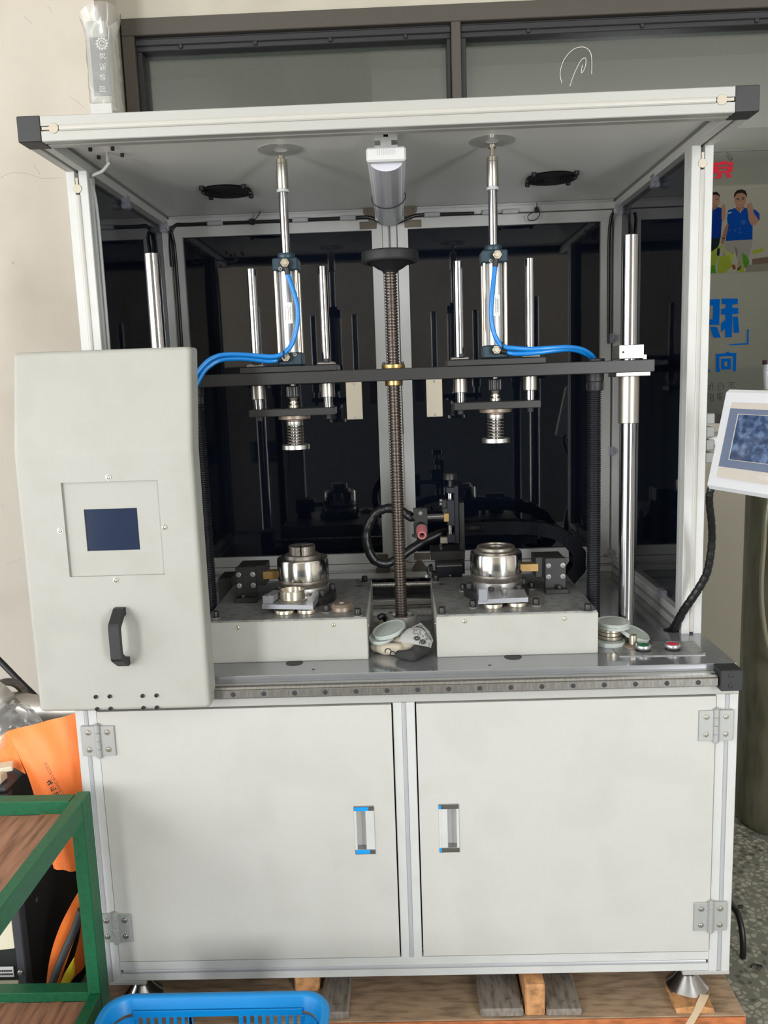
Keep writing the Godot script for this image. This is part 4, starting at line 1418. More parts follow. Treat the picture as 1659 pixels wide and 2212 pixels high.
func build_fixtures() -> void:
	for i in 2:
		var x0 := -0.375 if i == 0 else 0.066
		var x1 := -0.0645 if i == 0 else 0.3695
		var zf := -0.085
		var zb := -0.385
		var side := "left" if i == 0 else "right"
		var t := thing("fixture_box", "low white metal box with a grey top plate on the %s of the worktop" % side, "fixture box", Vector3((x0 + x1) / 2, TABLE, -0.235), "white fixture boxes on the worktop")
		put("cover", mb().span(Vector3(x0, TABLE, zb), Vector3(x1, BOX_TOP - 0.0005, zf), 0.0012), M.box_paint, t)
		put("top_plate", mb().span(Vector3(x0 + 0.0015, BOX_TOP - 0.002, zb + 0.0015), Vector3(x1 - 0.0015, BOX_TOP + 0.003, zf - 0.0015), 0.0006), M.dull_plate, t)
		var y := BOX_TOP + 0.003
		var cx := -0.1985 if i == 0 else 0.1955
		# cover screws on the front and side
		for dx in ([-0.31, -0.128] if i == 0 else [0.119, 0.306]):
			put("cover_screw", button_screw(mb(), 0.0042, 0.002, axis_z(Vector3(dx, BOX_TOP - 0.0105, zf))), M.warm_steel, t)
		for dz in [-0.14, -0.30]:
			var sx := x1 if i == 0 else x0
			put("cover_screw", button_screw(mb(), 0.003, 0.0015, Transform3D(Basis(Vector3(0, -1, 0), Vector3(1, 0, 0), Vector3(0, 0, 1)) if i == 0 else Basis(Vector3(0, 1, 0), Vector3(-1, 0, 0), Vector3(0, 0, 1)), Vector3(sx, BOX_TOP - 0.03, dz))), M.warm_steel, t)
		var px_bolts: Array = [[773, 1330], [788, 1258], [466, 1335], [705, 1322]] if i == 0 else [[955, 1327], [1270, 1320], [942, 1256], [1022, 1312], [1158, 1308], [1001, 1276], [1147, 1272]]
		for p in px_bolts:
			var c := py(p[0], p[1], y)
			var m := mb()
			pipe(m, 0.004, 0.0098, 0.0018, up(Vector3(c.x, y, c.z)), 22, 0.0004)
			var b := put("washer", m, M.dull_plate, t)
			put("plate_bolt", cap_screw(mb(), 0.0066, 0.0125, up(Vector3(c.x, y + 0.0016, c.z))), M.black_anod, b)
		put("spare_hole", pipe(mb(), 0.003, 0.006, 0.0005, up(py(955, 1262, y) if i == 1 else py(775, 1266, y)), 20, 0.0002), M.slot_dark, t)
		build_chuck(i, cx, y)
		build_clamp(i, y)
		build_locator(i, y)

const CHUCK_Z := -0.228

func build_chuck(i: int, cx: float, y: float) -> void:
	var side := "left" if i == 0 else "right"
	var c := thing("rotary_chuck", "round polished steel chuck with %s on the %s fixture box" % ["a split collet on top" if i == 0 else "an open bore on top", side], "chuck", Vector3(cx, y, CHUCK_Z), "polished round chucks")
	var o := up(Vector3(cx, 0, CHUCK_Z))
	# black bearing housing with bolts
	var q := PackedVector2Array()
	for k in 48:
		var a := TAU * k / 48
		q.append(Vector2(clampf(cos(a) * 0.066, -0.066, 0.066), clampf(sin(a) * 0.066, -0.061, 0.061)))
	var base := put("housing", mb().extrude(q, y, y + 0.0163, Transform3D(Basis(Vector3(1, 0, 0), Vector3(0, 0, -1), Vector3(0, 1, 0)), Vector3(cx, 0, CHUCK_Z))), M.black_anod, c)
	for k in 6:
		var a := TAU * (k + 0.5) / 6 + 0.28
		var p := Vector3(cx + cos(a) * 0.0585, y + 0.0163, CHUCK_Z + sin(a) * 0.0535)
		put("housing_bolt", cap_screw(mb(), 0.0058, 0.011, up(p)), M.slot_dark, base)
	put("lower_drum", mb().lathe([Vector2(0, y + 0.0163), Vector2(0.0507, y + 0.0163), Vector2(0.0517, y + 0.0184), Vector2(0.0517, y + 0.0322), Vector2(0.0509, y + 0.0332), Vector2(0, y + 0.0332)], 48, o), M.steel, c)
	var band := put("worn_band", mb().lathe([Vector2(0.0511, y + 0.0332), Vector2(0.0514, y + 0.0337), Vector2(0.0514, y + 0.0399), Vector2(0.0517, y + 0.0404), Vector2(0.0517, y + 0.0460), Vector2(0.0514, y + 0.0470)], 48, o), M.old_steel, c)
	band.set_meta("label", "brownish worn band round the drum")
	put("drum", mb().lathe([Vector2(0.0512, y + 0.0465), Vector2(0.0520, y + 0.0472), Vector2(0.0524, y + 0.0491), Vector2(0.0524, y + 0.0864), Vector2(0.0510, y + 0.0885), Vector2(0.0348, y + 0.0895)], 56, o), M.drum_steel, c)
	if i == 0:
		put("collar", mb().lathe([Vector2(0.0369, y + 0.0885), Vector2(0.0360, y + 0.0926), Vector2(0.0348, y + 0.0957), Vector2(0.0307, y + 0.0967), Vector2(0.0, y + 0.0967)], 40, o), M.old_steel, c)
		for k in 3:
			var a0 := TAU * k / 3 + 0.55
			var w := PackedVector2Array()
			var off := Vector2(cos(a0 + PI / 3), sin(a0 + PI / 3)) * 0.0016
			w.append(off + Vector2(cos(a0 + PI / 3), sin(a0 + PI / 3)) * 0.003)
			for j in 13:
				var a := a0 + TAU / 3 * j / 12
				w.append(off + Vector2(cos(a), sin(a)) * 0.0255)
			var jm := mb().extrude(w, y + 0.0967, y + 0.1136, Transform3D(Basis(Vector3(1, 0, 0), Vector3(0, 0, -1), Vector3(0, 1, 0)), Vector3(cx, 0, CHUCK_Z)))
			put("collet_jaw", jm, M.old_steel, c)
	else:
		put("collar", mb().lathe([Vector2(0.0435, y + 0.0892), Vector2(0.0435, y + 0.0916), Vector2(0.0425, y + 0.0926), Vector2(0.0384, y + 0.0946), Vector2(0.0381, y + 0.0997), Vector2(0.0371, y + 0.1008), Vector2(0.0307, y + 0.1011), Vector2(0.0301, y + 0.0982), Vector2(0.0205, y + 0.0980), Vector2(0.0196, y + 0.0951), Vector2(0.0125, y + 0.0951), Vector2(0.0123, y + 0.0614), Vector2(0, y + 0.0614)], 44, o, 15.0), M.old_steel, c)

# black block with four cap screws and a brass nose that bears on the chuck
func build_clamp(i: int, y: float) -> void:
	var s := 1.0 if i == 1 else -1.0
	var side := "left" if i == 0 else "right"
	var cx := 0.3165 if i == 1 else -0.3170
	var zf := -0.228
	var t := thing("contact_block", "black block with four cap screws and a brass nose, touching the %s chuck from outside" % side, "clamp block", Vector3(cx, y, zf - 0.03), "black contact blocks beside the chucks")
	var front := mb()
	front.box(Vector3(cx, y + 0.040, zf - 0.006), Vector3(0.042, 0.062, 0.012), 0.0008)
	front.box(Vector3(cx, y + 0.005, zf + 0.002), Vector3(0.046, 0.009, 0.03), 0.0008)
	put("bracket", front, M.black_anod, t)
	put("body", mb().box(Vector3(cx - s * 0.010, y + 0.050, zf - 0.040), Vector3(0.058, 0.042, 0.056), 0.001), M.black_anod, t)
	for dx in [-0.0145, 0.0145]:
		for dy in [0.033, 0.056]:
			var m := mb()
			pipe(m, 0.0027, 0.0055, 0.002, axis_z(Vector3(cx + dx, y + dy, zf)), 18, 0.0004)
			put("block_screw", cap_screw(m, 0.0045, 0.003, axis_z(Vector3(cx + dx, y + dy, zf))), M.dull_plate, t)
	var h := mb()
	for dy in [0.041, 0.0505]:
		h.lathe([Vector2(0.002, 0), Vector2(0.002, 0.0003), Vector2(0, 0.0003)], 10, axis_z(Vector3(cx, y + dy, zf)))
	put("pin_hole", h, M.slot_dark, t)
	put("slot_bolt", cap_screw(mb(), 0.0046, 0.007, up(Vector3(cx + s * 0.006, y + 0.0095, zf + 0.009))), M.black_anod, t)
	var nx := cx - s * 0.05
	var nose := put("nose", mb().box(Vector3(nx, y + 0.050, zf - 0.022), Vector3(0.034, 0.016, 0.024), 0.0008), M.dark_brass, t)
	nose.set_meta("label", "brass nose")

# light grey locating fixture in front of each chuck
func build_locator(i: int, y: float) -> void:
	var side := "left" if i == 0 else "right"
	var t := thing("locating_fixture", "light grey machined locating fixture on round pads in front of the %s chuck" % side, "fixture", Vector3(-0.21 if i == 0 else 0.19, y, -0.12), "grey locating fixtures")
	var h := y + 0.014
	var c: Array = []
	if i == 0:
		c = [py(566, 1312, h), py(676, 1314, h), py(690, 1290, h), py(604, 1288, h)]
	else:
		c = [py(1033, 1302, h), py(1141, 1297, h), py(1132, 1279, h), py(1040, 1280, h)]
	var q := PackedVector2Array()
	for p in c:
		q.append(Vector2(p.x, -p.z))
	var flat := Transform3D(Basis(Vector3(1, 0, 0), Vector3(0, 0, -1), Vector3(0, 1, 0)), Vector3.ZERO)
	put("plate", mb().extrude(q, h - 0.003, h + 0.006, flat), M.fixture_grey, t)
	var b0: Vector3 = c[0] if i == 0 else c[0]
	var yy := h + 0.006
	var arm := mb()
	if i == 0:
		var a := py(567, 1288, yy + 0.014)
		var b := py(588, 1290, yy + 0.014)
		arm.box(Vector3((a.x + b.x) / 2, yy + 0.005, a.z - 0.003), Vector3(0.020, 0.019, 0.012), 0.001)
		arm.extrude(PackedVector2Array([Vector2(a.x, -a.z), Vector2(b.x + 0.001, -a.z), Vector2(b.x + 0.012, -a.z + 0.045), Vector2(a.x + 0.016, -a.z + 0.045)]), yy + 0.002, yy + 0.0145, flat)
		arm.extrude(PackedVector2Array([Vector2(c[1].x - 0.012, -c[1].z + 0.002), Vector2(c[1].x, -c[1].z + 0.002), Vector2(c[2].x, -c[2].z), Vector2(c[2].x - 0.012, -c[2].z)]), h - 0.003, yy + 0.004, flat)
	else:
		var a := py(1034, 1275, yy + 0.022)
		arm.box(Vector3(a.x + 0.0085, yy + 0.012, a.z - 0.008), Vector3(0.017, 0.024, 0.016), 0.001)
		arm.extrude(PackedVector2Array([Vector2(a.x, -a.z + 0.01), Vector2(a.x + 0.017, -a.z + 0.01), Vector2(a.x + 0.019, -a.z + 0.05), Vector2(a.x + 0.001, -a.z + 0.05)]), yy + 0.006, yy + 0.022, flat)
	put("arm", arm, M.fixture_grey, t)
	var bolts := mb()
	if i == 1:
		var p := py(1089, 1281, yy)
		cap_screw(bolts, 0.0064, 0.009, up(Vector3(p.x, yy, p.z)))
	else:
		var p := py(582, 1286, yy + 0.0145)
		pipe(bolts, 0.002, 0.0045, 0.001, up(Vector3(p.x, yy + 0.0145, p.z)), 14, 0.0002)
	put("fixture_bolt", bolts, M.dull_plate, t)
	for p in ([[612, 1330], [661, 1328]] if i == 0 else [[1067, 1316], [1120, 1313]]):
		var g := py(p[0], p[1], y)
		put("round_pad", mb().lathe([Vector2(0, 0), Vector2(0.0185, 0), Vector2(0.0192, 0.0008), Vector2(0.0192, 0.007), Vector2(0.0185, 0.0082), Vector2(0, 0.0084)], 32, up(Vector3(g.x, y, g.z - 0.0185))), M.warm_steel, t)
	if i == 0:
		# bright cup ring standing on the plate
		var p := py(629, 1302, yy)
		var r := mb()
		r.lathe([Vector2(0.0195, 0.0), Vector2(0.0285, 0.0), Vector2(0.029, 0.0012), Vector2(0.0245, 0.0035), Vector2(0.0240, 0.0195), Vector2(0.0232, 0.0205), Vector2(0.0222, 0.0205), Vector2(0.0215, 0.0195), Vector2(0.0195, 0.0)], 40, up(Vector3(p.x, yy, p.z - 0.024)))
		single("steel_ring", "open bright steel cup ring standing on the left grey fixture", "ring", r, M.warm_steel)
		var g := py(738, 1322, y)
		var puck := mb()
		puck.lathe([Vector2(0, 0), Vector2(0.0225, 0), Vector2(0.0232, 0.001), Vector2(0.0225, 0.0085), Vector2(0.0165, 0.0135), Vector2(0.006, 0.0140), Vector2(0.005, 0.0165), Vector2(0.0, 0.0168)], 36, up(Vector3(g.x, y, g.z - 0.016)))
		single("copper_puck", "small coppery stepped disc lying near the front right of the left fixture box", "disc", puck, M.bronze)

# ---------- torch on its slides, drag chain, conduits ----------
func q7(x: float, y: float, z: float) -> Vector3:
	return pz(860.0 + x * 0.12056, 1000.0 + y * 0.12053, z)

func face_box(m: MB, x0: float, y0: float, x1: float, y1: float, z: float, deep: float, bevel := 0.0008) -> MB:
	var a := q7(x0, (y0 + y1) / 2, z)
	var b := q7(x1, (y0 + y1) / 2, z)
	var c := q7((x0 + x1) / 2, y0, z)
	var d := q7((x0 + x1) / 2, y1, z)
	return m.span(Vector3(a.x, d.y, z - deep), Vector3(b.x, c.y, z), bevel)

func build_torch() -> void:
	# long linear stage on the worktop behind the fixtures
	var st := thing("linear_stage", "long dark linear stage with a thin ball screw lying behind the two fixture boxes", "linear stage", Vector3(0, TABLE, -0.5))
	put("base_plate", mb().span(Vector3(-0.42, TABLE, -0.60), Vector3(0.30, 0.615, -0.41), 0.001), M.dull_plate, st)
	for z in [-0.425, -0.585]:
		put("guide_rail", mb().span(Vector3(-0.42, 0.615, z - 0.008), Vector3(0.30, 0.628, z + 0.008), 0.002), M.steel, st)
	var prof := [Vector2(0, -0.41)]
	var x := -0.41
	while x < 0.29:
		prof.append_array([Vector2(0.0052, x), Vector2(0.0066, x + 0.0008), Vector2(0.0066, x + 0.0022), Vector2(0.0052, x + 0.003)])
		x += 0.0042
	prof.append(Vector2(0, x))
	put("ball_screw", mb().lathe(prof, 12, axis_x(Vector3(0, 0.655, -0.455)), 20.0), M.steel, st)
	put("end_bearing", mb().span(Vector3(-0.42, 0.615, -0.49), Vector3(-0.39, 0.69, -0.42), 0.001), M.black_anod, st)
	put("screw_trough", mb().span(Vector3(-0.39, 0.628, -0.50), Vector3(0.29, 0.640, -0.468), 0.001), M.black_matt, st)
	put("side_bar", mb().span(Vector3(-0.42, TABLE, -0.400), Vector3(0.30, 0.6115, -0.375), 0.001), M.alu, st)
	# carriage tower
	var z := -0.42
	var t := thing("torch_slide", "black cross slide tower with a knurled top knob and chromed rods behind the lead screw", "slide", Vector3(0.11, 0.63, -0.45))
	put("carriage", face_box(mb(), 690, 1862, 1150, 2050, z + 0.005, 0.09), M.navy_black, t)
	put("carriage_cover", mb().extrude(PackedVector2Array([Vector2(q7(690, 1860, z).x, 0.434 - 0.015), Vector2(q7(1150, 1860, z).x, 0.434 - 0.015), Vector2(q7(1122, 1745, z).x + 0.002, 0.49), Vector2(q7(690, 1745, z).x, 0.49)]), q7(900, 1860, z).y - 0.002, q7(900, 1860, z).y + 0.003, Transform3D(Basis(Vector3(1, 0, 0), Vector3(0, 0, -1), Vector3(0, 1, 0)), Vector3.ZERO)), M.dull_plate, t)
	put("carriage_screw", button_screw(mb(), 0.0026, 0.001, axis_z(q7(935, 2020, z + 0.005))), M.dull_plate, t)
	put("riser", face_box(mb(), 1090, 1740, 1195, 1990, z - 0.03, 0.05), M.black_anod, t)
	put("platform", face_box(mb(), 590, 1582, 1197, 1740, z, 0.075), M.black_anod, t)
	put("back_plate", face_box(mb(), 1097, 712, 1192, 1620, z - 0.012, 0.035), M.black_anod, t)
	put("slide_frame", face_box(mb(), 1012, 412, 1088, 1445, z, 0.03), M.navy_black, t)
	put("top_bracket", face_box(mb(), 866, 440, 1015, 545, z + 0.006, 0.03), M.navy_black, t)
	put("bottom_bracket", face_box(mb(), 884, 1285, 1030, 1430, z + 0.006, 0.03), M.navy_black, t)
	put("slide_block", face_box(mb(), 880, 672, 1012, 1122, z + 0.010, 0.03), M.navy_black, t)
	for xx in [922, 952]:
		var rr := 0.0026
		put("slide_rod", mb().rod(q7(xx, 1345, z - 0.008), q7(xx - 12, 540, z - 0.008), rr, 14), M.chrome, t)
	var k := mb()
	var ka := q7(928, 300, z - 0.006)
	var kb := q7(925, 182, z - 0.006)
	k.lathe([Vector2(0, 0), Vector2(0.0140, 0), Vector2(0.0148, 0.001), Vector2(0.0148, (kb.y - ka.y) - 0.0015), Vector2(0.0138, kb.y - ka.y), Vector2(0, kb.y - ka.y)], 30, up(ka))
	k.rod(q7(931, 440, z - 0.006), q7(929, 298, z - 0.006), 0.0049, 18)
	put("knob", k, M.black_anod, t)
	var sb := put("side_block", face_box(mb(), 790, 665, 882, 880, z + 0.004, 0.025), M.black_anod, t)
	var sk := mb()
	for yy in [672, 735]:
		sk.rod(q7(792, yy, z), q7(742, yy, z), 0.0032, 14)
	put("lock_screw", sk, M.dull_plate, sb)
	put("clamp_yoke", face_box(mb(), 820, 905, 912, 1055, z + 0.016, 0.02), M.dark_brass, t)
	put("clamp_yoke", face_box(mb(), 805, 812, 895, 900, z + 0.012, 0.016), M.black_anod, t)
	put("shim_block", face_box(mb(), 755, 1332, 895, 1445, z - 0.004, 0.02), M.warm_steel, t)
	put("cross_bar", mb().rod(q7(240, 985, z + 0.004), q7(825, 962, z + 0.004), 0.0078, 24), M.chrome, t)
	for p in [[775, 1560], [765, 1465]]:
		var b := q7(p[0], p[1], z - 0.02 if p[1] > 1500 else z - 0.05)
		put("platform_bolt", cap_screw(mb(), 0.0042, 0.008, up(Vector3(b.x, q7(900, 1582, z).y, b.z))), M.slot_dark, t)
	# latch on the rear door foot, sensor on the carriage
	var sen := thing("proximity_sensor", "small dark sensor with a white tip on the left of the torch slide carriage", "sensor", q7(620, 2000, z))
	var sm := mb()
	face_box(sm, 560, 1860, 625, 1960, z, 0.03)
	face_box(sm, 600, 1965, 680, 2060, z + 0.004, 0.02)
	put("bracket", sm, M.black_anod, sen)
	put("cable", mb().tube(smooth([q7(560, 1840, z), q7(520, 1880, z), q7(525, 1960, z), q7(580, 2020, z)], 6), 0.0016, 8), M.black_rubber, sen)
	put("tip", mb().box(q7(505, 2035, z + 0.004), Vector3(0.005, 0.006, 0.005), 0.001), M.label_white, sen)
	# welding torch
	var tz := z + 0.012
	var w := thing("welding_torch", "welding torch with a pink ceramic nozzle clamped in an upright black plate", "torch", q7(420, 1250, tz))
	var pl := put("holder_plate", face_box(mb(), 277, 815, 528, 1345, tz, 0.012), M.black_anod, w)
	put("holder_screw", cap_screw(mb(), 0.0048, 0.004, axis_z(q7(398, 900, tz))), M.dull_plate, pl)
	put("side_screw", mb().rod(q7(250, 1298, tz - 0.005), q7(290, 1298, tz - 0.005), 0.0032, 12), M.slot_dark, pl)
	var a := q7(412, 1130, tz - 0.006)
	var dir := (q7(432, 1335, tz + 0.062) - a).normalized()
	var tx := MB.along(a, a + dir)
	put("torch_body", mb().lathe([Vector2(0, 0), Vector2(0.0115, 0), Vector2(0.0120, 0.001), Vector2(0.0120, 0.020), Vector2(0.0105, 0.021)], 28, tx), M.black_anod, w)
	put("white_ring", mb().lathe([Vector2(0.0105, 0.020), Vector2(0.0120, 0.0205), Vector2(0.0120, 0.0222), Vector2(0.0108, 0.0225)], 28, tx), M.white_plastic, w)
	put("nozzle", mb().lathe([Vector2(0.0108, 0.0222), Vector2(0.0122, 0.0228), Vector2(0.0122, 0.036), Vector2(0.0112, 0.040), Vector2(0.0098, 0.056), Vector2(0.0092, 0.058), Vector2(0.0062, 0.058), Vector2(0.0060, 0.050), Vector2(0.0055, 0.040), Vector2(0, 0.040)], 32, tx), M.pink, w)
	put("nozzle_core", mb().lathe([Vector2(0, 0.0402), Vector2(0.0058, 0.0402), Vector2(0.0058, 0.041), Vector2(0.0014, 0.041), Vector2(0.0012, 0.055), Vector2(0, 0.0565)], 16, tx), M.slot_dark, w)
	var pts := [q7(270, 960, tz - 0.004), q7(235, 970, tz - 0.006), pz(874, 1108, -0.42), pz(857, 1101, -0.42), pz(838, 1098, -0.42), pz(815, 1106, -0.42), pz(798, 1128, -0.42), pz(791, 1158, -0.42), pz(797, 1190, -0.42), pz(812, 1212, -0.42), pz(836, 1217, -0.425), pz(862, 1205, -0.43), pz(892, 1184, -0.44), pz(925, 1165, -0.455), pz(960, 1150, -0.47), pz(1000, 1142, -0.5), pz(1030, 1140, -0.52)]
	var rad := []
	var sp := smooth(pts, 7)
	for k2 in sp.size():
		rad.append(0.0105 + 0.0009 * sin(k2 * 1.1) * sin(k2 * 0.37))
	single("torch_cable", "thick black sleeved cable looping in a ring from the torch behind the lead screw", "cable", mb().tube(sp, rad, 14), M.black_rubber)
	# drag chain: upper run, bend at the right, lower run on the worktop
	var ch := thing("drag_chain", "dark plastic drag chain folding over behind the right chuck", "cable chain", Vector3(0.3, TABLE, -0.57))
	var zc := -0.56
	var path := []
	for p in smooth([pz(1004, 1140, zc), pz(1050, 1138, zc), pz(1100, 1137, zc), pz(1150, 1138, zc), pz(1195, 1147, zc), pz(1228, 1165, zc), pz(1247, 1192, zc), pz(1248, 1220, zc), pz(1234, 1243, zc), Vector3(0.38, 0.625, zc), Vector3(0.30, 0.622, zc), Vector3(0.1, 0.622, zc), Vector3(-0.1, 0.622, zc), Vector3(-0.3, 0.622, zc), Vector3(-0.42, 0.622, zc)], 24):
		path.append(p)
	var step := 0.0355
	var acc := 0.0
	var last: Vector3 = path[0]
	var nodes := [last]
	for p in path:
		var d: float = (p as Vector3).distance_to(last)
		acc += d
		last = p
		if acc >= step:
			nodes.append(p)
			acc = 0.0
	for k3 in nodes.size() - 1:
		var n0: Vector3 = nodes[k3]
		var n1: Vector3 = nodes[k3 + 1]
		var dx := (n1 - n0).normalized()
		var dy := Vector3(-dx.y, dx.x, 0)
		var bs := Basis(dx, dy, Vector3(0, 0, 1))
		var m := mb()
		var l := n0.distance_to(n1)
		var out := PackedVector2Array()
		for j in 13:
			var ang := PI / 2 + PI * j / 12.0
			out.append(Vector2(cos(ang) * 0.0165, sin(ang) * 0.0165))
		for j in 9:
			var ang := -PI / 2 + PI * j / 8.0
			out.append(Vector2(l + cos(ang) * 0.0125, sin(ang) * 0.0150))
		var dz := 0.0016 * (k3 % 2)
		for sd in [0.018 + dz, -0.022 - dz]:
			m.extrude(out, sd, sd + 0.004, Transform3D(bs, n0))
		m.lathe([Vector2(0.0062, 0), Vector2(0.0062, 0.0008), Vector2(0.005, 0.0012), Vector2(0, 0.0012)], 16, Transform3D(Basis(dx, Vector3(0, 0, 1), -dy), n0 + Vector3(0, 0, 0.022 + dz)))
		for sy in [-1.0, 1.0]:
			m.box(n0 + dx * (l * 0.45) + dy * (sy * 0.0145), Vector3(0.013, 0.003, 0.04), 0.0006, bs)
		put("chain_link", m, M.chain, ch)
	# black corrugated conduits that hang from the beam
	for s in [1.0, -1.0]:
		var cx: float = s * 0.389
		var t2 := thing("corrugated_conduit", "black corrugated conduit hanging from the beam, %s" % ("between the right fixture box and the right column" if s > 0 else "mostly hidden by the sliding control panel"), "conduit", Vector3(cx, TABLE, -0.21), "black corrugated conduits")
		var pr := []
		var y := TABLE
		while y < 1.098:
			pr.append_array([Vector2(0.0108, y), Vector2(0.0112, y + 0.0006), Vector2(0.0132, y + 0.0011), Vector2(0.0136, y + 0.0018), Vector2(0.0132, y + 0.0025), Vector2(0.0112, y + 0.003)])
			y += 0.0036
		put("corrugated_tube", mb().lathe(pr, 24, Transform3D(Basis(), Vector3(cx, 0, -0.21)), 60.0), M.conduit, t2)
		var ft := mb()
		ft.lathe([Vector2(0.0118, 1.092), Vector2(0.0145, 1.092), Vector2(0.0148, 1.093), Vector2(0.0148, 1.108), Vector2(0.0165, 1.110), Vector2(0.0165, 1.124), Vector2(0.0135, 1.1245), Vector2(0.0135, 1.148), Vector2(0.010, 1.148)], 28, up(Vector3(cx, 0, -0.205)))
		for kk in 4:
			ft.box(Vector3(cx + cos(kk * PI / 2 + 0.5) * 0.0155, 1.1, -0.205 + sin(kk * PI / 2 + 0.5) * 0.0155), Vector3(0.004, 0.014, 0.004), 0.0008)
		hex_nut(ft, 0.0185, 0.006, up(Vector3(cx, 1.147, -0.205)))
		put("conduit_gland", ft, M.black_plastic, t2)

# ---------- sliding control panel on the left ----------
func build_control_panel() -> void:
	var xa := -0.641
	var xb := -0.3385
	var ya := 0.568
	var yk := 1.0235
	var yt := 1.1925
	var t := thing("control_panel", "tall white sheet metal control panel with a small dark screen and black pull handle", "control panel", Vector3((xa + xb) / 2, ya, 0.02))
	var rr := 0.007
	var hx0 := -0.5643
	var hx1 := -0.4005
	var hy0 := 0.8105
	var hy1 := 0.973
	var levels := []      # [y, inset]
	for k in 6:
		var a := PI / 2 * k / 5.0
		levels.append([ya + rr * (1 - sin(a)) if false else ya + rr - rr * cos(a), rr - rr * sin(a)])
	levels.append_array([[hy0 - 0.003, 0.0], [hy0, 0.0], [hy1, 0.0], [hy1 + 0.003, 0.0], [yk - 0.006, 0.0], [yk - 0.002, 0.0], [yk + 0.002, 0.0], [yk + 0.006, 0.0]])
	for k in 6:
		var a := PI / 2 * k / 5.0
		levels.append([yt - rr + rr * sin(a), rr - rr * cos(a)])
	var rows := []
	var c0 := 0
	var c1 := 0
	var r0 := 7
	for lv in levels:
		var y: float = lv[0]
		var ins: float = lv[1]
		var z := 0.05
		if y > yk:
			z = 0.05 - (y - yk) / (yt - yk) * 0.038
		if absf(y - yk) < 0.004:
			z -= 0.0002
		z -= ins * 0.9
		var row := []
		var l := xa + ins
		var r := xb - ins
		row.append(Vector3(l, y, z - 0.046))
		row.append(Vector3(l, y, z - 0.02))
		row.append(Vector3(l, y, z - rr - 0.001))
		for k in 5:
			var a := PI / 2 * k / 4.0
			row.append(Vector3(l + rr - rr * cos(a), y, z - rr + rr * sin(a)))
		row.append(Vector3(l + rr + 0.001, y, z))
		row.append(Vector3(hx0 - 0.003, y, z))
		c0 = row.size()
		row.append(Vector3(hx0, y, z))
		c1 = row.size()
		row.append(Vector3(hx1, y, z))
		row.append(Vector3(hx1 + 0.003, y, z))
		row.append(Vector3(r - rr - 0.001, y, z))
		for k in 5:
			var a := PI / 2 * k / 4.0
			row.append(Vector3(r - rr + rr * sin(a), y, z - rr + rr * cos(a)))
		row.append(Vector3(r, y, z - rr - 0.001))
		row.append(Vector3(r, y, z - 0.02))
		row.append(Vector3(r, y, z - 0.046))
		rows.append(row)
	put("housing", mb().sheet(rows, 0.0018, [r0, r0 + 1, c0, c1]), M.panel_paint, t)
	var cap := mb()
	cap.span(Vector3(xa + 0.008, yt - 0.0025, -0.03), Vector3(xb - 0.008, yt - 0.0005, 0.004))
	cap.span(Vector3(xa + 0.008, ya + 0.0005, 0.005), Vector3(xb - 0.008, ya + 0.0025, 0.043))
	put("end_flange", cap, M.panel_paint, t)
	# recessed plate with the screen cut-out
	var sx0 := -0.5315
	var sx1 := -0.4405
	var sy0 := 0.8540
	var sy1 := 0.9262
	var zp := 0.0455
	var pl := mb()
	pl.span(Vector3(hx0, hy0, zp - 0.002), Vector3(sx0, hy1, zp))
	pl.span(Vector3(sx1, hy0, zp - 0.002), Vector3(hx1, hy1, zp))
	pl.span(Vector3(sx0, hy0, zp - 0.002), Vector3(sx1, sy0, zp))
	pl.span(Vector3(sx0, sy1, zp - 0.002), Vector3(sx1, hy1, zp))
	# sides of the recess
	pl.span(Vector3(hx0 - 0.001, hy0, zp), Vector3(hx0, hy1, 0.0498))
	pl.span(Vector3(hx1, hy0, zp), Vector3(hx1 + 0.001, hy1, 0.0498))
	pl.span(Vector3(hx0, hy0 - 0.001, zp), Vector3(hx1, hy0, 0.0498))
	pl.span(Vector3(hx0, hy1, zp), Vector3(hx1, hy1 + 0.001, 0.0498))
	var plate := put("screen_plate", pl, M.panel_paint, t)
	plate.set_meta("label", "square recessed plate round the screen")
	put("screen", mb().span(Vector3(sx0 - 0.002, sy0 - 0.002, zp - 0.005), Vector3(sx1 + 0.002, sy1 + 0.002, zp - 0.0022)), M.screen_dark, t)
	for p in [[234, 1031], [355, 1139], [250, 1253], [130, 1146]]:
		var c := pz(p[0], p[1], 0.05)
		var m := mb()
		pipe(m, 0.0032, 0.0052, 0.0008, axis_z(c), 20, 0.0002)
		button_screw(m, 0.0042, 0.0022, axis_z(c))
		put("screw", m, M.nickel, t)
	for p in [[207, 1505], [237, 1504], [308, 1503], [338, 1502], [210, 1532], [239, 1531], [310, 1530], [339, 1529]]:
		var c := pz(p[0], p[1], 0.0505)
		put("socket_screw", cap_screw(mb(), 0.0034, 0.0035, axis_z(Vector3(c.x, maxf(c.y, ya + 0.0045), 0.0495))), M.black_plastic, t)
	# bridge handle
	var hp := PackedVector2Array([Vector2(0.049, 0.7555), Vector2(0.060, 0.7555), Vector2(0.064, 0.7535), Vector2(0.0895, 0.7365), Vector2(0.0925, 0.732), Vector2(0.0925, 0.676), Vector2(0.0895, 0.6715), Vector2(0.064, 0.6545), Vector2(0.060, 0.6525), Vector2(0.049, 0.6525), Vector2(0.049, 0.6665), Vector2(0.060, 0.6670), Vector2(0.0795, 0.6805), Vector2(0.0810, 0.684), Vector2(0.0810, 0.724), Vector2(0.0795, 0.7275), Vector2(0.060, 0.7410), Vector2(0.049, 0.7415)])
	var hm := mb()
	hm.extrude(hp, -0.4905, -0.4725, Transform3D(Basis(Vector3(0, 0, 1), Vector3(0, 1, 0), Vector3(-1, 0, 0)), Vector3(-0.963, 0, 0)))
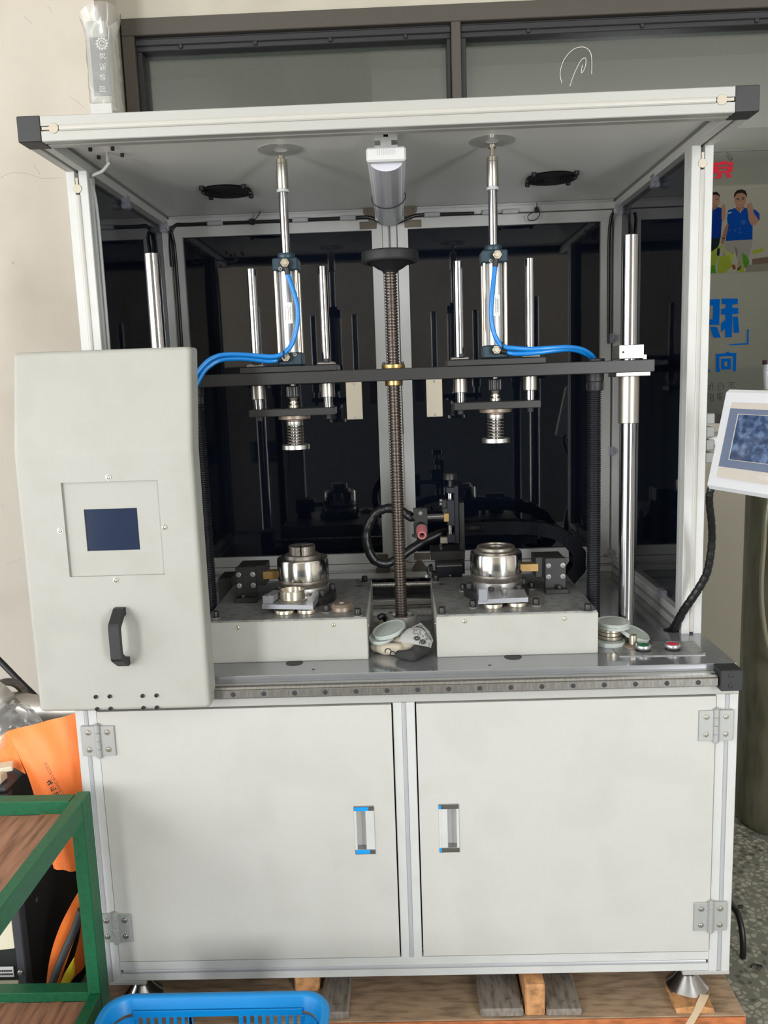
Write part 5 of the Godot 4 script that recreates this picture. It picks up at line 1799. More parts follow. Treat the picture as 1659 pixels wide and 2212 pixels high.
	var handle := put("handle", hm, M.black_plastic, t)
	handle.set_meta("label", "black bridge handle")
	var hs := mb()
	for y in [0.7485, 0.6595]:
		cap_screw(hs, 0.0035, 0.004, axis_z(Vector3(-0.4815, y, 0.0598)))
	put("handle_screw", hs, M.nickel, handle)
	# slider blocks behind, on the rail
	for x in [-0.575, -0.50]:
		put("slider_block", mb().box(Vector3(x + 0.03, 0.5790, 0.018), Vector3(0.05, 0.018, 0.025), 0.001), M.ground_steel, t)

# ---------- lamp, fans, discs, cables under the roof; tower light above ----------
func build_roof_things() -> void:
	var l := thing("strip_lamp", "white plastic LED batten lamp, switched off, hung lengthwise under the middle of the roof", "lamp", Vector3(0, 1.48, -0.31))
	var x := 0.0325
	# body seen from the front: cap, side rails, translucent lens below
	var q := PackedVector2Array([Vector2(-x, 1.5125), Vector2(-x, 1.497), Vector2(-0.029, 1.4935), Vector2(0.029, 1.4935), Vector2(x, 1.497), Vector2(x, 1.5125)])
	put("body", mb().extrude(q, -0.565, -0.062), M.white_plastic, l)
	var cap := mb()
	cap.box(Vector3(0, 1.5015, -0.056), Vector3(0.067, 0.023, 0.016), 0.003)
	var c := put("end_cap", cap, M.white_plastic, l)
	cap = mb()
	cap.box(Vector3(0, 1.5015, -0.566), Vector3(0.067, 0.023, 0.016), 0.003)
	put("end_cap", cap, M.white_plastic, l)
	var vents := mb()
	for k in 9:
		vents.box(Vector3(-0.0145 + k * 0.0036, 1.5045, -0.0481), Vector3(0.0017, 0.009, 0.0006))
	put("vent_slot", vents, M.grey_plastic, c)
	var ln := PackedVector2Array()
	for k in 13:
		var a := PI + PI * k / 12.0
		ln.append(Vector2(cos(a) * 0.0285, 1.494 + sin(a) * 0.017))
	put("lens", mb().extrude(ln, -0.560, -0.063), M.lens, l)
	var clip := mb()
	clip.box(Vector3(0, 1.5135, -0.10), Vector3(0.024, 0.008, 0.02), 0.001)
	clip.box(Vector3(0, 1.5135, -0.45), Vector3(0.024, 0.008, 0.02), 0.001)
	put("mounting_clip", clip, M.grey_plastic, l)
	var loop := []
	for k in 25:
		var a := TAU * k / 24.0
		loop.append(Vector3(cos(a) * 0.035, 1.497 + sin(a) * 0.0215, -0.36 + 0.01 * cos(a)))
	put("cable_tie", mb().tube(loop, 0.0011, 6), M.black_plastic, l)
	for i in 2:
		var s := -1.0 if i == 0 else 1.0
		var side := "left" if i == 0 else "right"
		# cover disc over the rod hole in the roof
		var dx := -0.1955 if i == 0 else 0.1945
		single("cover_disc", "thin round metal disc on the roof panel above the %s press rod" % side, "disc", pipe(mb(), 0.012, 0.0432, 0.0015, up(Vector3(dx, 1.5518, -0.188)), 48, 0.0003), M.clear_disc, "round discs under the roof")
		var fx := s * 0.3575
		var fz := -0.486
		var f := thing("cooling_fan", "black round fan guard let into the roof panel on the %s" % side, "fan", Vector3(fx, 1.5535, fz), "fans in the roof panel")
		var y := 1.5515
		put("fan_well", mb().lathe([Vector2(0.054, 0.0015), Vector2(0, 0.0015)], 40, up(Vector3(fx, 1.5515, fz))), M.black_matt, f)
		put("hub", mb().lathe([Vector2(0, -0.004), Vector2(0.018, -0.0035), Vector2(0.0195, -0.002), Vector2(0.0195, 0.0018)], 30, up(Vector3(fx, y, fz))), M.black_plastic, f)
		for k in 6:
			var r := 0.0235 + k * 0.0062
			put("guard_ring", mb().lathe([Vector2(r - 0.0017, -0.003), Vector2(r, -0.0045), Vector2(r + 0.0017, -0.003), Vector2(r, -0.0012), Vector2(r - 0.0017, -0.003)], 40, up(Vector3(fx, y, fz))), M.black_plastic, f)
		for k in 20:
			var a := TAU * k / 20 + 0.1
			var b := Vector3(fx, y - 0.0012, fz)
			put("blade" if k % 2 == 0 else "guard_spoke", mb().rod(b + Vector3(cos(a), 0, sin(a)) * 0.018, b + Vector3(cos(a + 0.35), 0, sin(a + 0.35)) * 0.0535, 0.0011, 6), M.black_plastic, f)
		for k in 4:
			var a := TAU * (k + 0.5) / 4
			var p := Vector3(fx + cos(a) * 0.0645, 1.5535, fz + sin(a) * 0.0645)
			put("fan_nut", hex_nut(mb(), 0.0055, 0.009, Transform3D(Basis(Vector3(1, 0, 0), Vector3(0, -1, 0), Vector3(0, 0, -1)), p)), M.black_plastic, f)
			put("guard_lug", mb().tube([p - Vector3(0, 0.002, 0), Vector3(fx + cos(a) * 0.052, y - 0.002, fz + sin(a) * 0.052)], 0.0022, 6), M.black_plastic, f)
	# four black screws and the grey lead of the tower light
	var screws := [[195, 321, "farthest left"], [243, 319, "right one nearer the front"], [213, 338, "left one farther back"], [264, 333, "farthest right"]]
	for p in screws:
		var b := py(p[0], p[1], 1.552)
		single("roof_screw", "black screw under the roof panel by the grey lead, the %s" % p[2], "screw", hex_nut(mb(), 0.0036, 0.006, Transform3D(Basis(Vector3(1, 0, 0), Vector3(0, -1, 0), Vector3(0, 0, -1)), Vector3(b.x, 1.5535, b.z))), M.black_plastic, "four black screws under the left front roof corner")
	var h := py(231, 329, 1.5535)
	var lead := [h, h + Vector3(0.002, -0.02, 0.004), pz(236, 352, -0.15), pz(222, 369, -0.17), pz(200, 380, -0.205), pz(195, 392, -0.215), Vector3(-0.5565, 1.45, -0.218), Vector3(-0.5565, 1.1, -0.218), Vector3(-0.5565, 0.63, -0.218)]
	single("grey_lead", "grey lead curving from a hole in the roof panel down along the left front post", "cable", mb().tube(smooth(lead, 8), 0.0032, 8), M.grey_plastic)
	# black cable clipped along the rear beam
	var cab := thing("rear_cable", "black cable clipped along the rear roof beam behind the lamp", "cable", Vector3(0, 1.53, REAR_Z))
	var zz := REAR_Z + 0.005
	var run := [Vector3(-0.556, 1.43, zz), Vector3(-0.5545, 1.50, zz), Vector3(-0.54, 1.5295, zz), Vector3(-0.5, 1.531, zz), Vector3(-0.3, 1.5305, zz), Vector3(-0.1, 1.5315, zz), Vector3(-0.05, 1.529, zz + 0.006), Vector3(-0.015, 1.512, zz + 0.012), Vector3(0.015, 1.512, zz + 0.012), Vector3(0.06, 1.529, zz + 0.004), Vector3(0.1, 1.5315, zz), Vector3(0.21, 1.5305, zz)]
	put("sheath", mb().tube(smooth(run, 6), 0.0042, 8), M.black_rubber, cab)
	for xx in [-0.44, -0.225, -0.105, 0.105, 0.25, 0.30]:
		put("cover_piece", mb().box(Vector3(xx, 1.531, zz), Vector3(0.04, 0.0115, 0.012), 0.002), M.cover_grey, cab)
	var tie := mb()
	tie.box(Vector3(-0.345, 1.531, zz + 0.002), Vector3(0.012, 0.014, 0.012), 0.002)
	tie.tube(smooth([Vector3(-0.345, 1.527, zz + 0.006), Vector3(-0.335, 1.533, zz + 0.02), Vector3(-0.325, 1.545, zz + 0.018), Vector3(-0.322, 1.553, zz + 0.012)], 6), 0.0013, 6)
	put("cable_tie", tie, M.black_plastic, cab)
	var tie2 := mb()
	tie2.tube(smooth([Vector3(0.365, 1.548, zz + 0.008), Vector3(0.362, 1.53, zz + 0.012), Vector3(0.343, 1.518, zz + 0.012), Vector3(0.345, 1.507, zz + 0.01), Vector3(0.362, 1.508, zz + 0.01), Vector3(0.372, 1.521, zz + 0.008), Vector3(0.368, 1.535, zz + 0.006)], 6), 0.0012, 6)
	tie2.box(Vector3(0.365, 1.533, zz + 0.002), Vector3(0.009, 0.012, 0.01), 0.002)
	single("loose_cable_tie", "loose black cable tie loop hanging from the rear roof beam on the right", "cable tie", tie2, M.black_plastic)
	for s in [-1.0, 1.0]:
		var c2 := [Vector3(s * 0.551, 1.515, REAR_Z + 0.02), Vector3(s * 0.546, 1.50, REAR_Z + 0.018), Vector3(s * 0.545, 1.44, REAR_Z + 0.006), Vector3(s * 0.546, 1.2, REAR_Z + 0.004)]
		single("corner_cable", "short black cable running down the %s rear corner of the enclosure" % ("left" if s < 0 else "right"), "cable", mb().tube(smooth(c2, 6), 0.004, 8), M.black_rubber)
	build_tower_light()

func build_tower_light() -> void:
	var z := -0.30
	var t := thing("signal_tower", "square grey signal tower wrapped in crinkled clear plastic standing on the left of the roof", "signal light", Vector3(-0.558, ROOF, z))
	var a := pz(200, 225, z)
	var b := pz(240, 225, z)
	var w := 0.040
	var cx := (a.x + b.x) / 2
	var y0 := 1.682
	var y1 := pz(202, 44, z).y
	put("base", mb().box(Vector3(cx - 0.0005, (ROOF + y0) / 2, z - w / 2), Vector3(w + 0.004, y0 - ROOF, w + 0.012), 0.0015), M.tower_grey, t)
	put("body", mb().box(Vector3(cx, (y0 + y1) / 2, z - w / 2), Vector3(w, y1 - y0, w), 0.003), M.tower_white, t)
	var l0 := pz(204, 208, z)
	var l1 := pz(231, 80, z)
	var lab := put("label_strip", mb().span(Vector3(l0.x, l0.y, z - 0.001), Vector3(l1.x, l1.y, z + 0.0008)), M.grey_label, t)
	# gear emblem and four characters in pale print
	var e := mb()
	var ec := pz(220, 94, z + 0.0008)
	for k in 12:
		var an := TAU * k / 12
		e.box(ec + Vector3(cos(an), sin(an), 0) * 0.0108, Vector3(0.003, 0.003, 0.0005), 0.0, Basis(Vector3(0, 0, 1), an))
	pipe(e, 0.0078, 0.0100, 0.0005, axis_z(ec), 28, 0.0001)
	pipe(e, 0.0042, 0.0058, 0.0005, axis_z(ec), 24, 0.0001)
	strokes(e, [[0.0022, -0.0020, -0.0012, -0.0014, -0.0006, 0.0002, 0.0014, 0.0004, 0.0012, 0.0022, -0.0022, 0.0022]], 0.0014, up(ec))
	put("emblem", e, M.tower_grey, lab)
	var ch := mb()
	var glyphs := [
		[[0.1, 0.3, 0.3, 0.1, 0.5, 0.3], [0.1, 0.5, 0.5, 0.5], [0.3, 0.3, 0.3, 0.9], [0.1, 0.7, 0.5, 0.7], [0.6, 0.2, 0.95, 0.2, 0.95, 0.5, 0.6, 0.5, 0.6, 0.2], [0.6, 0.5, 0.6, 0.9, 0.95, 0.9]],
		[[0.1, 0.2, 0.5, 0.2], [0.3, 0.05, 0.3, 0.2], [0.1, 0.45, 0.5, 0.45], [0.3, 0.45, 0.3, 0.95], [0.1, 0.9, 0.2, 0.65], [0.6, 0.15, 0.95, 0.15], [0.65, 0.15, 0.6, 0.9], [0.65, 0.45, 1.0, 0.45], [0.85, 0.45, 0.85, 0.95]],
		[[0.1, 0.15, 0.9, 0.15], [0.5, 0.15, 0.5, 0.9], [0.15, 0.15, 0.15, 0.9], [0.85, 0.15, 0.85, 0.9], [0.15, 0.5, 0.85, 0.5], [0.15, 0.9, 0.85, 0.9], [0.3, 0.3, 0.7, 0.7]],
		[[0.1, 0.2, 0.25, 0.3], [0.05, 0.5, 0.3, 0.5, 0.2, 0.9], [0.05, 0.95, 0.95, 0.95], [0.4, 0.15, 0.9, 0.15, 0.9, 0.75, 0.4, 0.75, 0.4, 0.15], [0.4, 0.45, 0.9, 0.45], [0.65, 0.15, 0.65, 0.75]]]
	for k in 4:
		var c := pz(214.5, 113.0 + k * 23.5, z + 0.0008)
		var g := []
		for l in glyphs[k]:
			var o := []
			for v in l:
				o.append(v * 0.0125)
			g.append(o)
		strokes(ch, g, 0.0016, up(c), 0.0005)
	put("character", ch, M.tower_grey, lab)
	# crinkled film round it, open at the top
	var rows := []
	var rng := RandomNumberGenerator.new()
	rng.seed = 5
	var n := 20
	for r in 15:
		var f := r / 14.0
		var y := lerpf(1.668, y1 + 0.017, f)
		var row := []
		var fl := 1.0 + (0.3 * maxf(0.0, f - 0.75) / 0.25)
		for k in n + 1:
			var an := TAU * (k % n) / n
			var sq := 1.0 / maxf(absf(cos(an)), absf(sin(an)))
			var rad := 0.0215 * minf(sq, 1.3) * fl + 0.0025 + (rng.randf() if k < n else 0.0) * 0.004
			row.append(Vector3(cx + 0.004 + cos(an) * rad * 1.08, y + sin(an * 3.0) * 0.004 * f + (0.012 * cos(an + 0.6) if r == 14 else 0.0), z - w / 2 - sin(an) * rad))
		row[n] = row[0]
		rows.append(row)
	put("plastic_wrap", mb().sheet(rows, 0.0), M.film, t)

# point where a pixel's ray meets any plane
func pp(x: float, y: float, at: Vector3, normal: Vector3) -> Vector3:
	var d := ray(x, y)
	return EYE + d * ((at - EYE).dot(normal) / d.dot(normal))

# soft bodies: smooth union of tapered capsules [a, b, ra, rb], meshed as surface nets
func blob(caps: Array, cell: float, k := 0.006, squash := Vector3.ONE) -> MB:
	var lo := Vector3(1e9, 1e9, 1e9)
	var hi := -lo
	for c in caps:
		var r: float = maxf(c[2], c[3]) + k + cell * 2
		for e in 2:
			lo = lo.min((c[e] as Vector3) - Vector3(r, r, r))
			hi = hi.max((c[e] as Vector3) + Vector3(r, r, r))
	var n := Vector3i(((hi - lo) / cell).ceil()) + Vector3i.ONE
	var f := PackedFloat32Array()
	f.resize(n.x * n.y * n.z)
	for z in n.z:
		for y in n.y:
			for x in n.x:
				var p := lo + Vector3(x, y, z) * cell
				var d := 1.0
				for c in caps:
					var a: Vector3 = c[0]
					var ab: Vector3 = c[1] - a
					var t := clampf((p - a).dot(ab) / maxf(ab.length_squared(), 1e-9), 0.0, 1.0)
					var q := ((p - a) - ab * t) / squash
					var e: float = q.length() - lerpf(c[2], c[3], t)
					var h := clampf(0.5 + 0.5 * (d - e) / k, 0.0, 1.0)
					d = lerpf(d, e, h) - k * h * (1.0 - h)
				f[(z * n.y + y) * n.x + x] = d
	var out := MB.new()
	var ids := {}
	for z in n.z - 1:
		for y in n.y - 1:
			for x in n.x - 1:
				var s := Vector3.ZERO
				var cnt := 0
				for e in 12:
					var ax := e / 4
					var u := e & 1
					var w := (e >> 1) & 1
					var o := Vector3i.ZERO
					o[(ax + 1) % 3] = u
					o[(ax + 2) % 3] = w
					var b := o
					b[ax] = 1
					var fa := f[((z + o.z) * n.y + y + o.y) * n.x + x + o.x]
					var fb := f[((z + b.z) * n.y + y + b.y) * n.x + x + b.x]
					if (fa < 0.0) != (fb < 0.0):
						s += Vector3(o).lerp(Vector3(b), fa / (fa - fb))
						cnt += 1
				if cnt:
					var i0 := (z * n.y + y) * n.x + x
					var g := Vector3(f[i0 + 1] - f[i0], f[i0 + n.x] - f[i0], f[i0 + n.x * n.y] - f[i0])
					ids[Vector3i(x, y, z)] = out.vert(lo + (Vector3(x, y, z) + s / cnt) * cell, g.normalized())
	for key in ids:
		var i0: int = (key.z * n.y + key.y) * n.x + key.x
		for ax in 3:
			var st: int = [1, n.x, n.x * n.y][ax]
			var u := (ax + 1) % 3
			var w := (ax + 2) % 3
			if key[u] == 0 or key[w] == 0 or i0 + st >= f.size():
				continue
			var fa := f[i0]
			var fb := f[i0 + st]
			if (fa < 0.0) == (fb < 0.0):
				continue
			var k1: Vector3i = key
			var k2: Vector3i = key
			var k3: Vector3i = key
			k1[u] -= 1
			k2[u] -= 1
			k2[w] -= 1
			k3[w] -= 1
			if not (ids.has(k1) and ids.has(k2) and ids.has(k3)):
				continue
			var a: int = ids[key]
			var b: int = ids[k1]
			var c: int = ids[k2]
			var d: int = ids[k3]
			if fa < 0.0:
				out.ix.append_array([a, c, b, a, d, c])
			else:
				out.ix.append_array([a, b, c, a, c, d])
	return out

# ---------- things lying on the worktop ----------
func build_loose_things() -> void:
	# push button plate
	var y := TABLE
	var t := thing("button_plate", "thin polished steel plate carrying two push buttons on the right front of the worktop", "plate", Vector3(0.46, y, -0.08))
	var c := [py(1338, 1419, y), py(1524, 1416, y), py(1500, 1386, y), py(1312, 1388, y)]
	var q := PackedVector2Array()
	for p in c:
		q.append(Vector2(p.x, -p.z))
	var flat := Transform3D(Basis(Vector3(1, 0, 0), Vector3(0, 0, -1), Vector3(0, 1, 0)), Vector3.ZERO)
	put("plate", mb().extrude(q, y, y + 0.0016, flat), M.dull_plate, t)
	var sm := mb()
	for p in [[1521, 1411], [1334, 1395], [1497, 1389]]:
		var s := py(p[0], p[1], y + 0.0016)
		button_screw(sm, 0.0026, 0.0012, up(s))
	put("plate_screw", sm, M.nickel, t)
	for i in 2:
		var b := py(1394 if i == 0 else 1458, 1412 if i == 0 else 1410, y)
		var cz := b.z - 0.0145
		var o := up(Vector3(b.x, y + 0.0016, cz))
		var bt := thing("push_button", "%s push button in a silver ring on the small polished plate" % ("green" if i == 0 else "red"), "push button", Vector3(b.x, y, cz), "round push buttons")
		put("base", mb().lathe([Vector2(0, 0), Vector2(0.0135, 0), Vector2(0.0138, 0.0005), Vector2(0.0138, 0.005), Vector2(0, 0.005)], 36, o), M.black_plastic, bt)
		put("ring", mb().lathe([Vector2(0.0142, 0.005), Vector2(0.0146, 0.0056), Vector2(0.0146, 0.0095), Vector2(0.0138, 0.0112), Vector2(0.0120, 0.0120), Vector2(0.0113, 0.0115), Vector2(0.0110, 0.010), Vector2(0.0, 0.0095)], 40, o), M.barrel, bt)
		put("cap", mb().lathe([Vector2(0.0108, 0.0098), Vector2(0.0108, 0.0112), Vector2(0.0100, 0.0117), Vector2(0, 0.0118)], 36, o), M.button_green if i == 0 else M.button_red, bt)
	# peg on a round foot
	var pb := py(1369, 1399, y)
	var pz0 := pb.z - 0.004
	var pg := thing("steel_peg", "short bright steel peg on a flat round foot beside the green button", "peg", Vector3(pb.x, y, pz0))
	put("foot", mb().lathe([Vector2(0, 0), Vector2(0.0185, 0), Vector2(0.019, 0.0006), Vector2(0.019, 0.0035), Vector2(0.0165, 0.0052), Vector2(0, 0.0055)], 36, up(Vector3(pb.x, y, pz0))), M.bronze, pg)
	put("peg", mb().rod(Vector3(pb.x, y + 0.0055, pz0), Vector3(pb.x, y + 0.0245, pz0), 0.0078, 24, 0.0012), M.warm_steel, pg)
	# stacked rings and frosted lids behind the button plate
	var sx := 0.412
	var sz := -0.150
	lid("frosted_lid", "frosted round plastic lid at the bottom of the stack beside the right fixture box", Vector3(sx - 0.008, y, sz + 0.012), Vector3.UP, 0.030, 0.009)
	var rg := [[0.0235, 0.009, 0.006], [0.0225, 0.016, 0.007], [0.0235, 0.024, 0.005]]
	var wl := ["lowest", "middle", "topmost"]
	for k in 3:
		var r: Array = rg[k]
		single("stacked_ring", "bright metal ring in the stack between two frosted lids, the %s of three" % wl[k], "ring", pipe(mb(), r[0] - 0.005, r[0], r[2], up(Vector3(sx - 0.004, y + r[1] + 0.0005, sz)), 36), M.warm_steel, "metal rings stacked between lids")
	lid("frosted_lid", "frosted round plastic lid under the top one of the stack", Vector3(sx + 0.003, y + 0.030, sz - 0.002), Vector3.UP, 0.032, 0.006)
	lid("frosted_lid", "frosted round plastic lid on the very top of the stack", Vector3(sx + 0.002, y + 0.0365, sz - 0.002), Vector3(0.02, 1, 0.02).normalized(), 0.032, 0.006)
	lid("frosted_lid", "frosted round plastic lid leaning against the stack in front of the right column", Vector3(0.4515, y + 0.016, -0.1415), Vector3(0.34, 0.92, 0.16).normalized(), 0.0305, 0.007)
	# tilted lid at the gloves
	lid("frosted_lid", "frosted round plastic lid tilted against the screw foot above the gloves", pz(842, 1364, -0.125), Vector3(-0.26, 0.94, 0.15).normalized(), 0.0335, 0.008)
	lid("frosted_lid", "second frosted lid half hidden under the tilted one by the gloves", pz(826, 1378, -0.120), Vector3(-0.15, 0.95, 0.2).normalized(), 0.026, 0.006)
	# black clamp with brass teeth
	var cl := thing("earth_clamp", "small black clamp with a brass jaw lying behind the tilted lid", "clamp", Vector3(-0.04, y, -0.20))
	put("jaw", mb().box(Vector3(-0.0405, y + 0.026, -0.186), Vector3(0.0075, 0.034, 0.010), 0.001, Basis(Vector3(0, 0, 1), -0.42)), M.dark_brass, cl)
	put("arm", mb().tube(smooth([Vector3(-0.033, y + 0.008, -0.20), Vector3(-0.030, y + 0.035, -0.20), Vector3(-0.037, y + 0.052, -0.195), Vector3(-0.046, y + 0.05, -0.19)], 6), 0.0062, 10), M.black_rubber, cl)
	put("hinge_pin", mb().rod(Vector3(-0.041, y + 0.04, -0.185), Vector3(-0.041, y + 0.04, -0.178), 0.004, 14), M.brass, cl)
	build_gloves()

func lid(called: String, label: String, at: Vector3, n: Vector3, r: float, h: float) -> void:
	var xf := MB.along(at, at + n)
	var t := thing(called, label, "lid", at, "frosted plastic lids")
	put("rim", mb().lathe([Vector2(r - 0.0012, 0), Vector2(r, 0.0004), Vector2(r, h - 0.0012), Vector2(r - 0.0012, h), Vector2(r - 0.0035, h - 0.0004), Vector2(r - 0.005, h - 0.0014)], 44, xf), M.frosted, t)
	put("disc", mb().lathe([Vector2(r - 0.0045, h - 0.0016), Vector2(r * 0.5, h - 0.0012), Vector2(0, h - 0.0012)], 44, xf), M.frosted, t)
	put("skirt", mb().lathe([Vector2(0, h - 0.003), Vector2(r - 0.002, h - 0.003), Vector2(r - 0.0022, 0.0)], 44, xf), M.frosted, t)

func build_gloves() -> void:
	var y := TABLE
	# printed back of the glove: a cushion on a tilted plane
	var n := Vector3(0.12, 0.72, 0.68).normalized()
	var o := py(905, 1392, y + 0.030)
	var g := thing("work_glove", "crumpled grey and cream work glove with a game controller outline printed on it", "glove", Vector3(o.x, y, o.z))
	var rows := []
	var edge_l := [[862, 1386], [866, 1372], [878, 1360], [896, 1351], [909, 1345]]
	var edge_r := [[900, 1393], [918, 1396], [931, 1399], [936, 1384], [928, 1364]]
	for r in 13:
		var f := r / 12.0 * 4.0
		var k := mini(int(f), 3)
		var u := f - k
		var l := Vector2(edge_l[k][0], edge_l[k][1]).lerp(Vector2(edge_l[k + 1][0], edge_l[k + 1][1]), u)
		var rr := Vector2(edge_r[k][0], edge_r[k][1]).lerp(Vector2(edge_r[k + 1][0], edge_r[k + 1][1]), u)
		var row := []
		for c in 13:
			var v := c / 12.0
			var p := l.lerp(rr, v)
			var bulge := 0.007 * pow(sin(PI * clampf(v, 0.0, 1.0)), 0.5) * pow(sin(PI * clampf(r / 12.0, 0.0, 1.0)), 0.5)
			row.append(pp(p.x, p.y, o - n * 0.004, n) + n * bulge)
		rows.append(row)
	put("printed_back", mb().sheet(rows, 0.010), M.glove_grey, g)
	var pr := mb()
	var line := func(pts: Array, rad: float) -> void:
		var w := []
		for p in pts:
			w.append(pp(p[0], p[1], o + n * 0.0036, n))
		pr.tube(w, rad, 5)
	var z6 := func(pts: Array) -> Array:
		var w := []
		for p in pts:
			w.append([780 + p[0] * 0.1085, 1260 + p[1] * 0.1085])
		return w
	line.call(z6.call([[1060, 905], [1105, 945], [1135, 900], [1190, 935], [1160, 975], [1190, 1015], [1150, 1035], [1110, 995], [1070, 1015], [1030, 985], [1065, 950], [1035, 915], [1060, 905]]), 0.00045)
	line.call(z6.call([[780, 1000], [800, 960], [880, 910], [1040, 870], [1180, 870], [1290, 965], [1390, 1090], [1420, 1180], [1400, 1260], [1330, 1270]]), 0.00045)
	line.call(z6.call([[1090, 855], [1220, 845], [1220, 880], [1100, 868]]), 0.0008)
	line.call(z6.call([[1210, 880], [1280, 950]]), 0.0009)
	line.call(z6.call([[1290, 985], [1270, 1020], [1380, 1130], [1400, 1125], [1290, 985]]), 0.00045)
	line.call(z6.call([[1340, 1195], [1330, 1240], [1355, 1250], [1360, 1200], [1340, 1195]]), 0.0004)
	line.call(z6.call([[1215, 1045], [1245, 1060]]), 0.0008)
	line.call(z6.call([[1285, 1095], [1320, 1120]]), 0.0008)
	line.call(z6.call([[1165, 1215], [1165, 1160], [1190, 1120]]), 0.0005)
	for e in [[1112, 1095, 62, 40], [1112, 1095, 34, 20], [1235, 1170, 52, 52], [1235, 1170, 28, 28]]:
		var pts := []
		for k in 21:
			var a := TAU * k / 20
			pts.append([e[0] + cos(a) * e[2], e[1] + sin(a) * e[3]])
		line.call(z6.call(pts), 0.0005 if e[2] > 50 else 0.0011)
	put("controller_print", pr, M.ink, g)
	# cream fingers and palm, crumpled
	var b := func(x: float, yy: float, h: float) -> Vector3:
		return py(x, yy, y + h)
	var caps := [
		[b.call(812, 1396, 0.012), b.call(832, 1400, 0.012), 0.011, 0.012], [b.call(832, 1400, 0.012), b.call(862, 1402, 0.013), 0.012, 0.012],
		[b.call(835, 1380, 0.024), b.call(868, 1384, 0.025), 0.008, 0.010], [b.call(868, 1384, 0.025), b.call(890, 1392, 0.022), 0.010, 0.009],
		[b.call(862, 1400, 0.013), b.call(872, 1410, 0.008), 0.010, 0.006], [b.call(850, 1388, 0.018), b.call(880, 1398, 0.016), 0.009, 0.009],
		[b.call(884, 1388, 0.020), b.call(894, 1396, 0.014), 0.008, 0.006], [b.call(845, 1376, 0.028), b.call(885, 1384, 0.030), 0.004, 0.005]]
	put("finger", blob(caps, 0.0018, 0.004), M.glove, g)
	var ring := mb()
	for e in [[838, 1400, 6.5, 5], [848, 1405, 5, 4]]:
		var pts := []
		for k in 15:
			var a := PI * 0.8 + PI * 1.3 * k / 14.0
			var w := py(e[0] + cos(a) * e[2], e[1] + sin(a) * e[3], y + 0.0225)
			pts.append(w + Vector3(0, -0.0045, 0.004))
		ring.tube(pts, 0.0011, 6)
	put("finger_print", ring, M.ink, g)
	var dk := [[b.call(862, 1414, 0.009), b.call(890, 1416, 0.010), 0.008, 0.011], [b.call(890, 1416, 0.010), b.call(918, 1402, 0.012), 0.011, 0.011], [b.call(900, 1404, 0.018), b.call(925, 1396, 0.018), 0.010, 0.008]]
	put("grip_palm", blob(dk, 0.0018, 0.006), M.glove_dark, g)

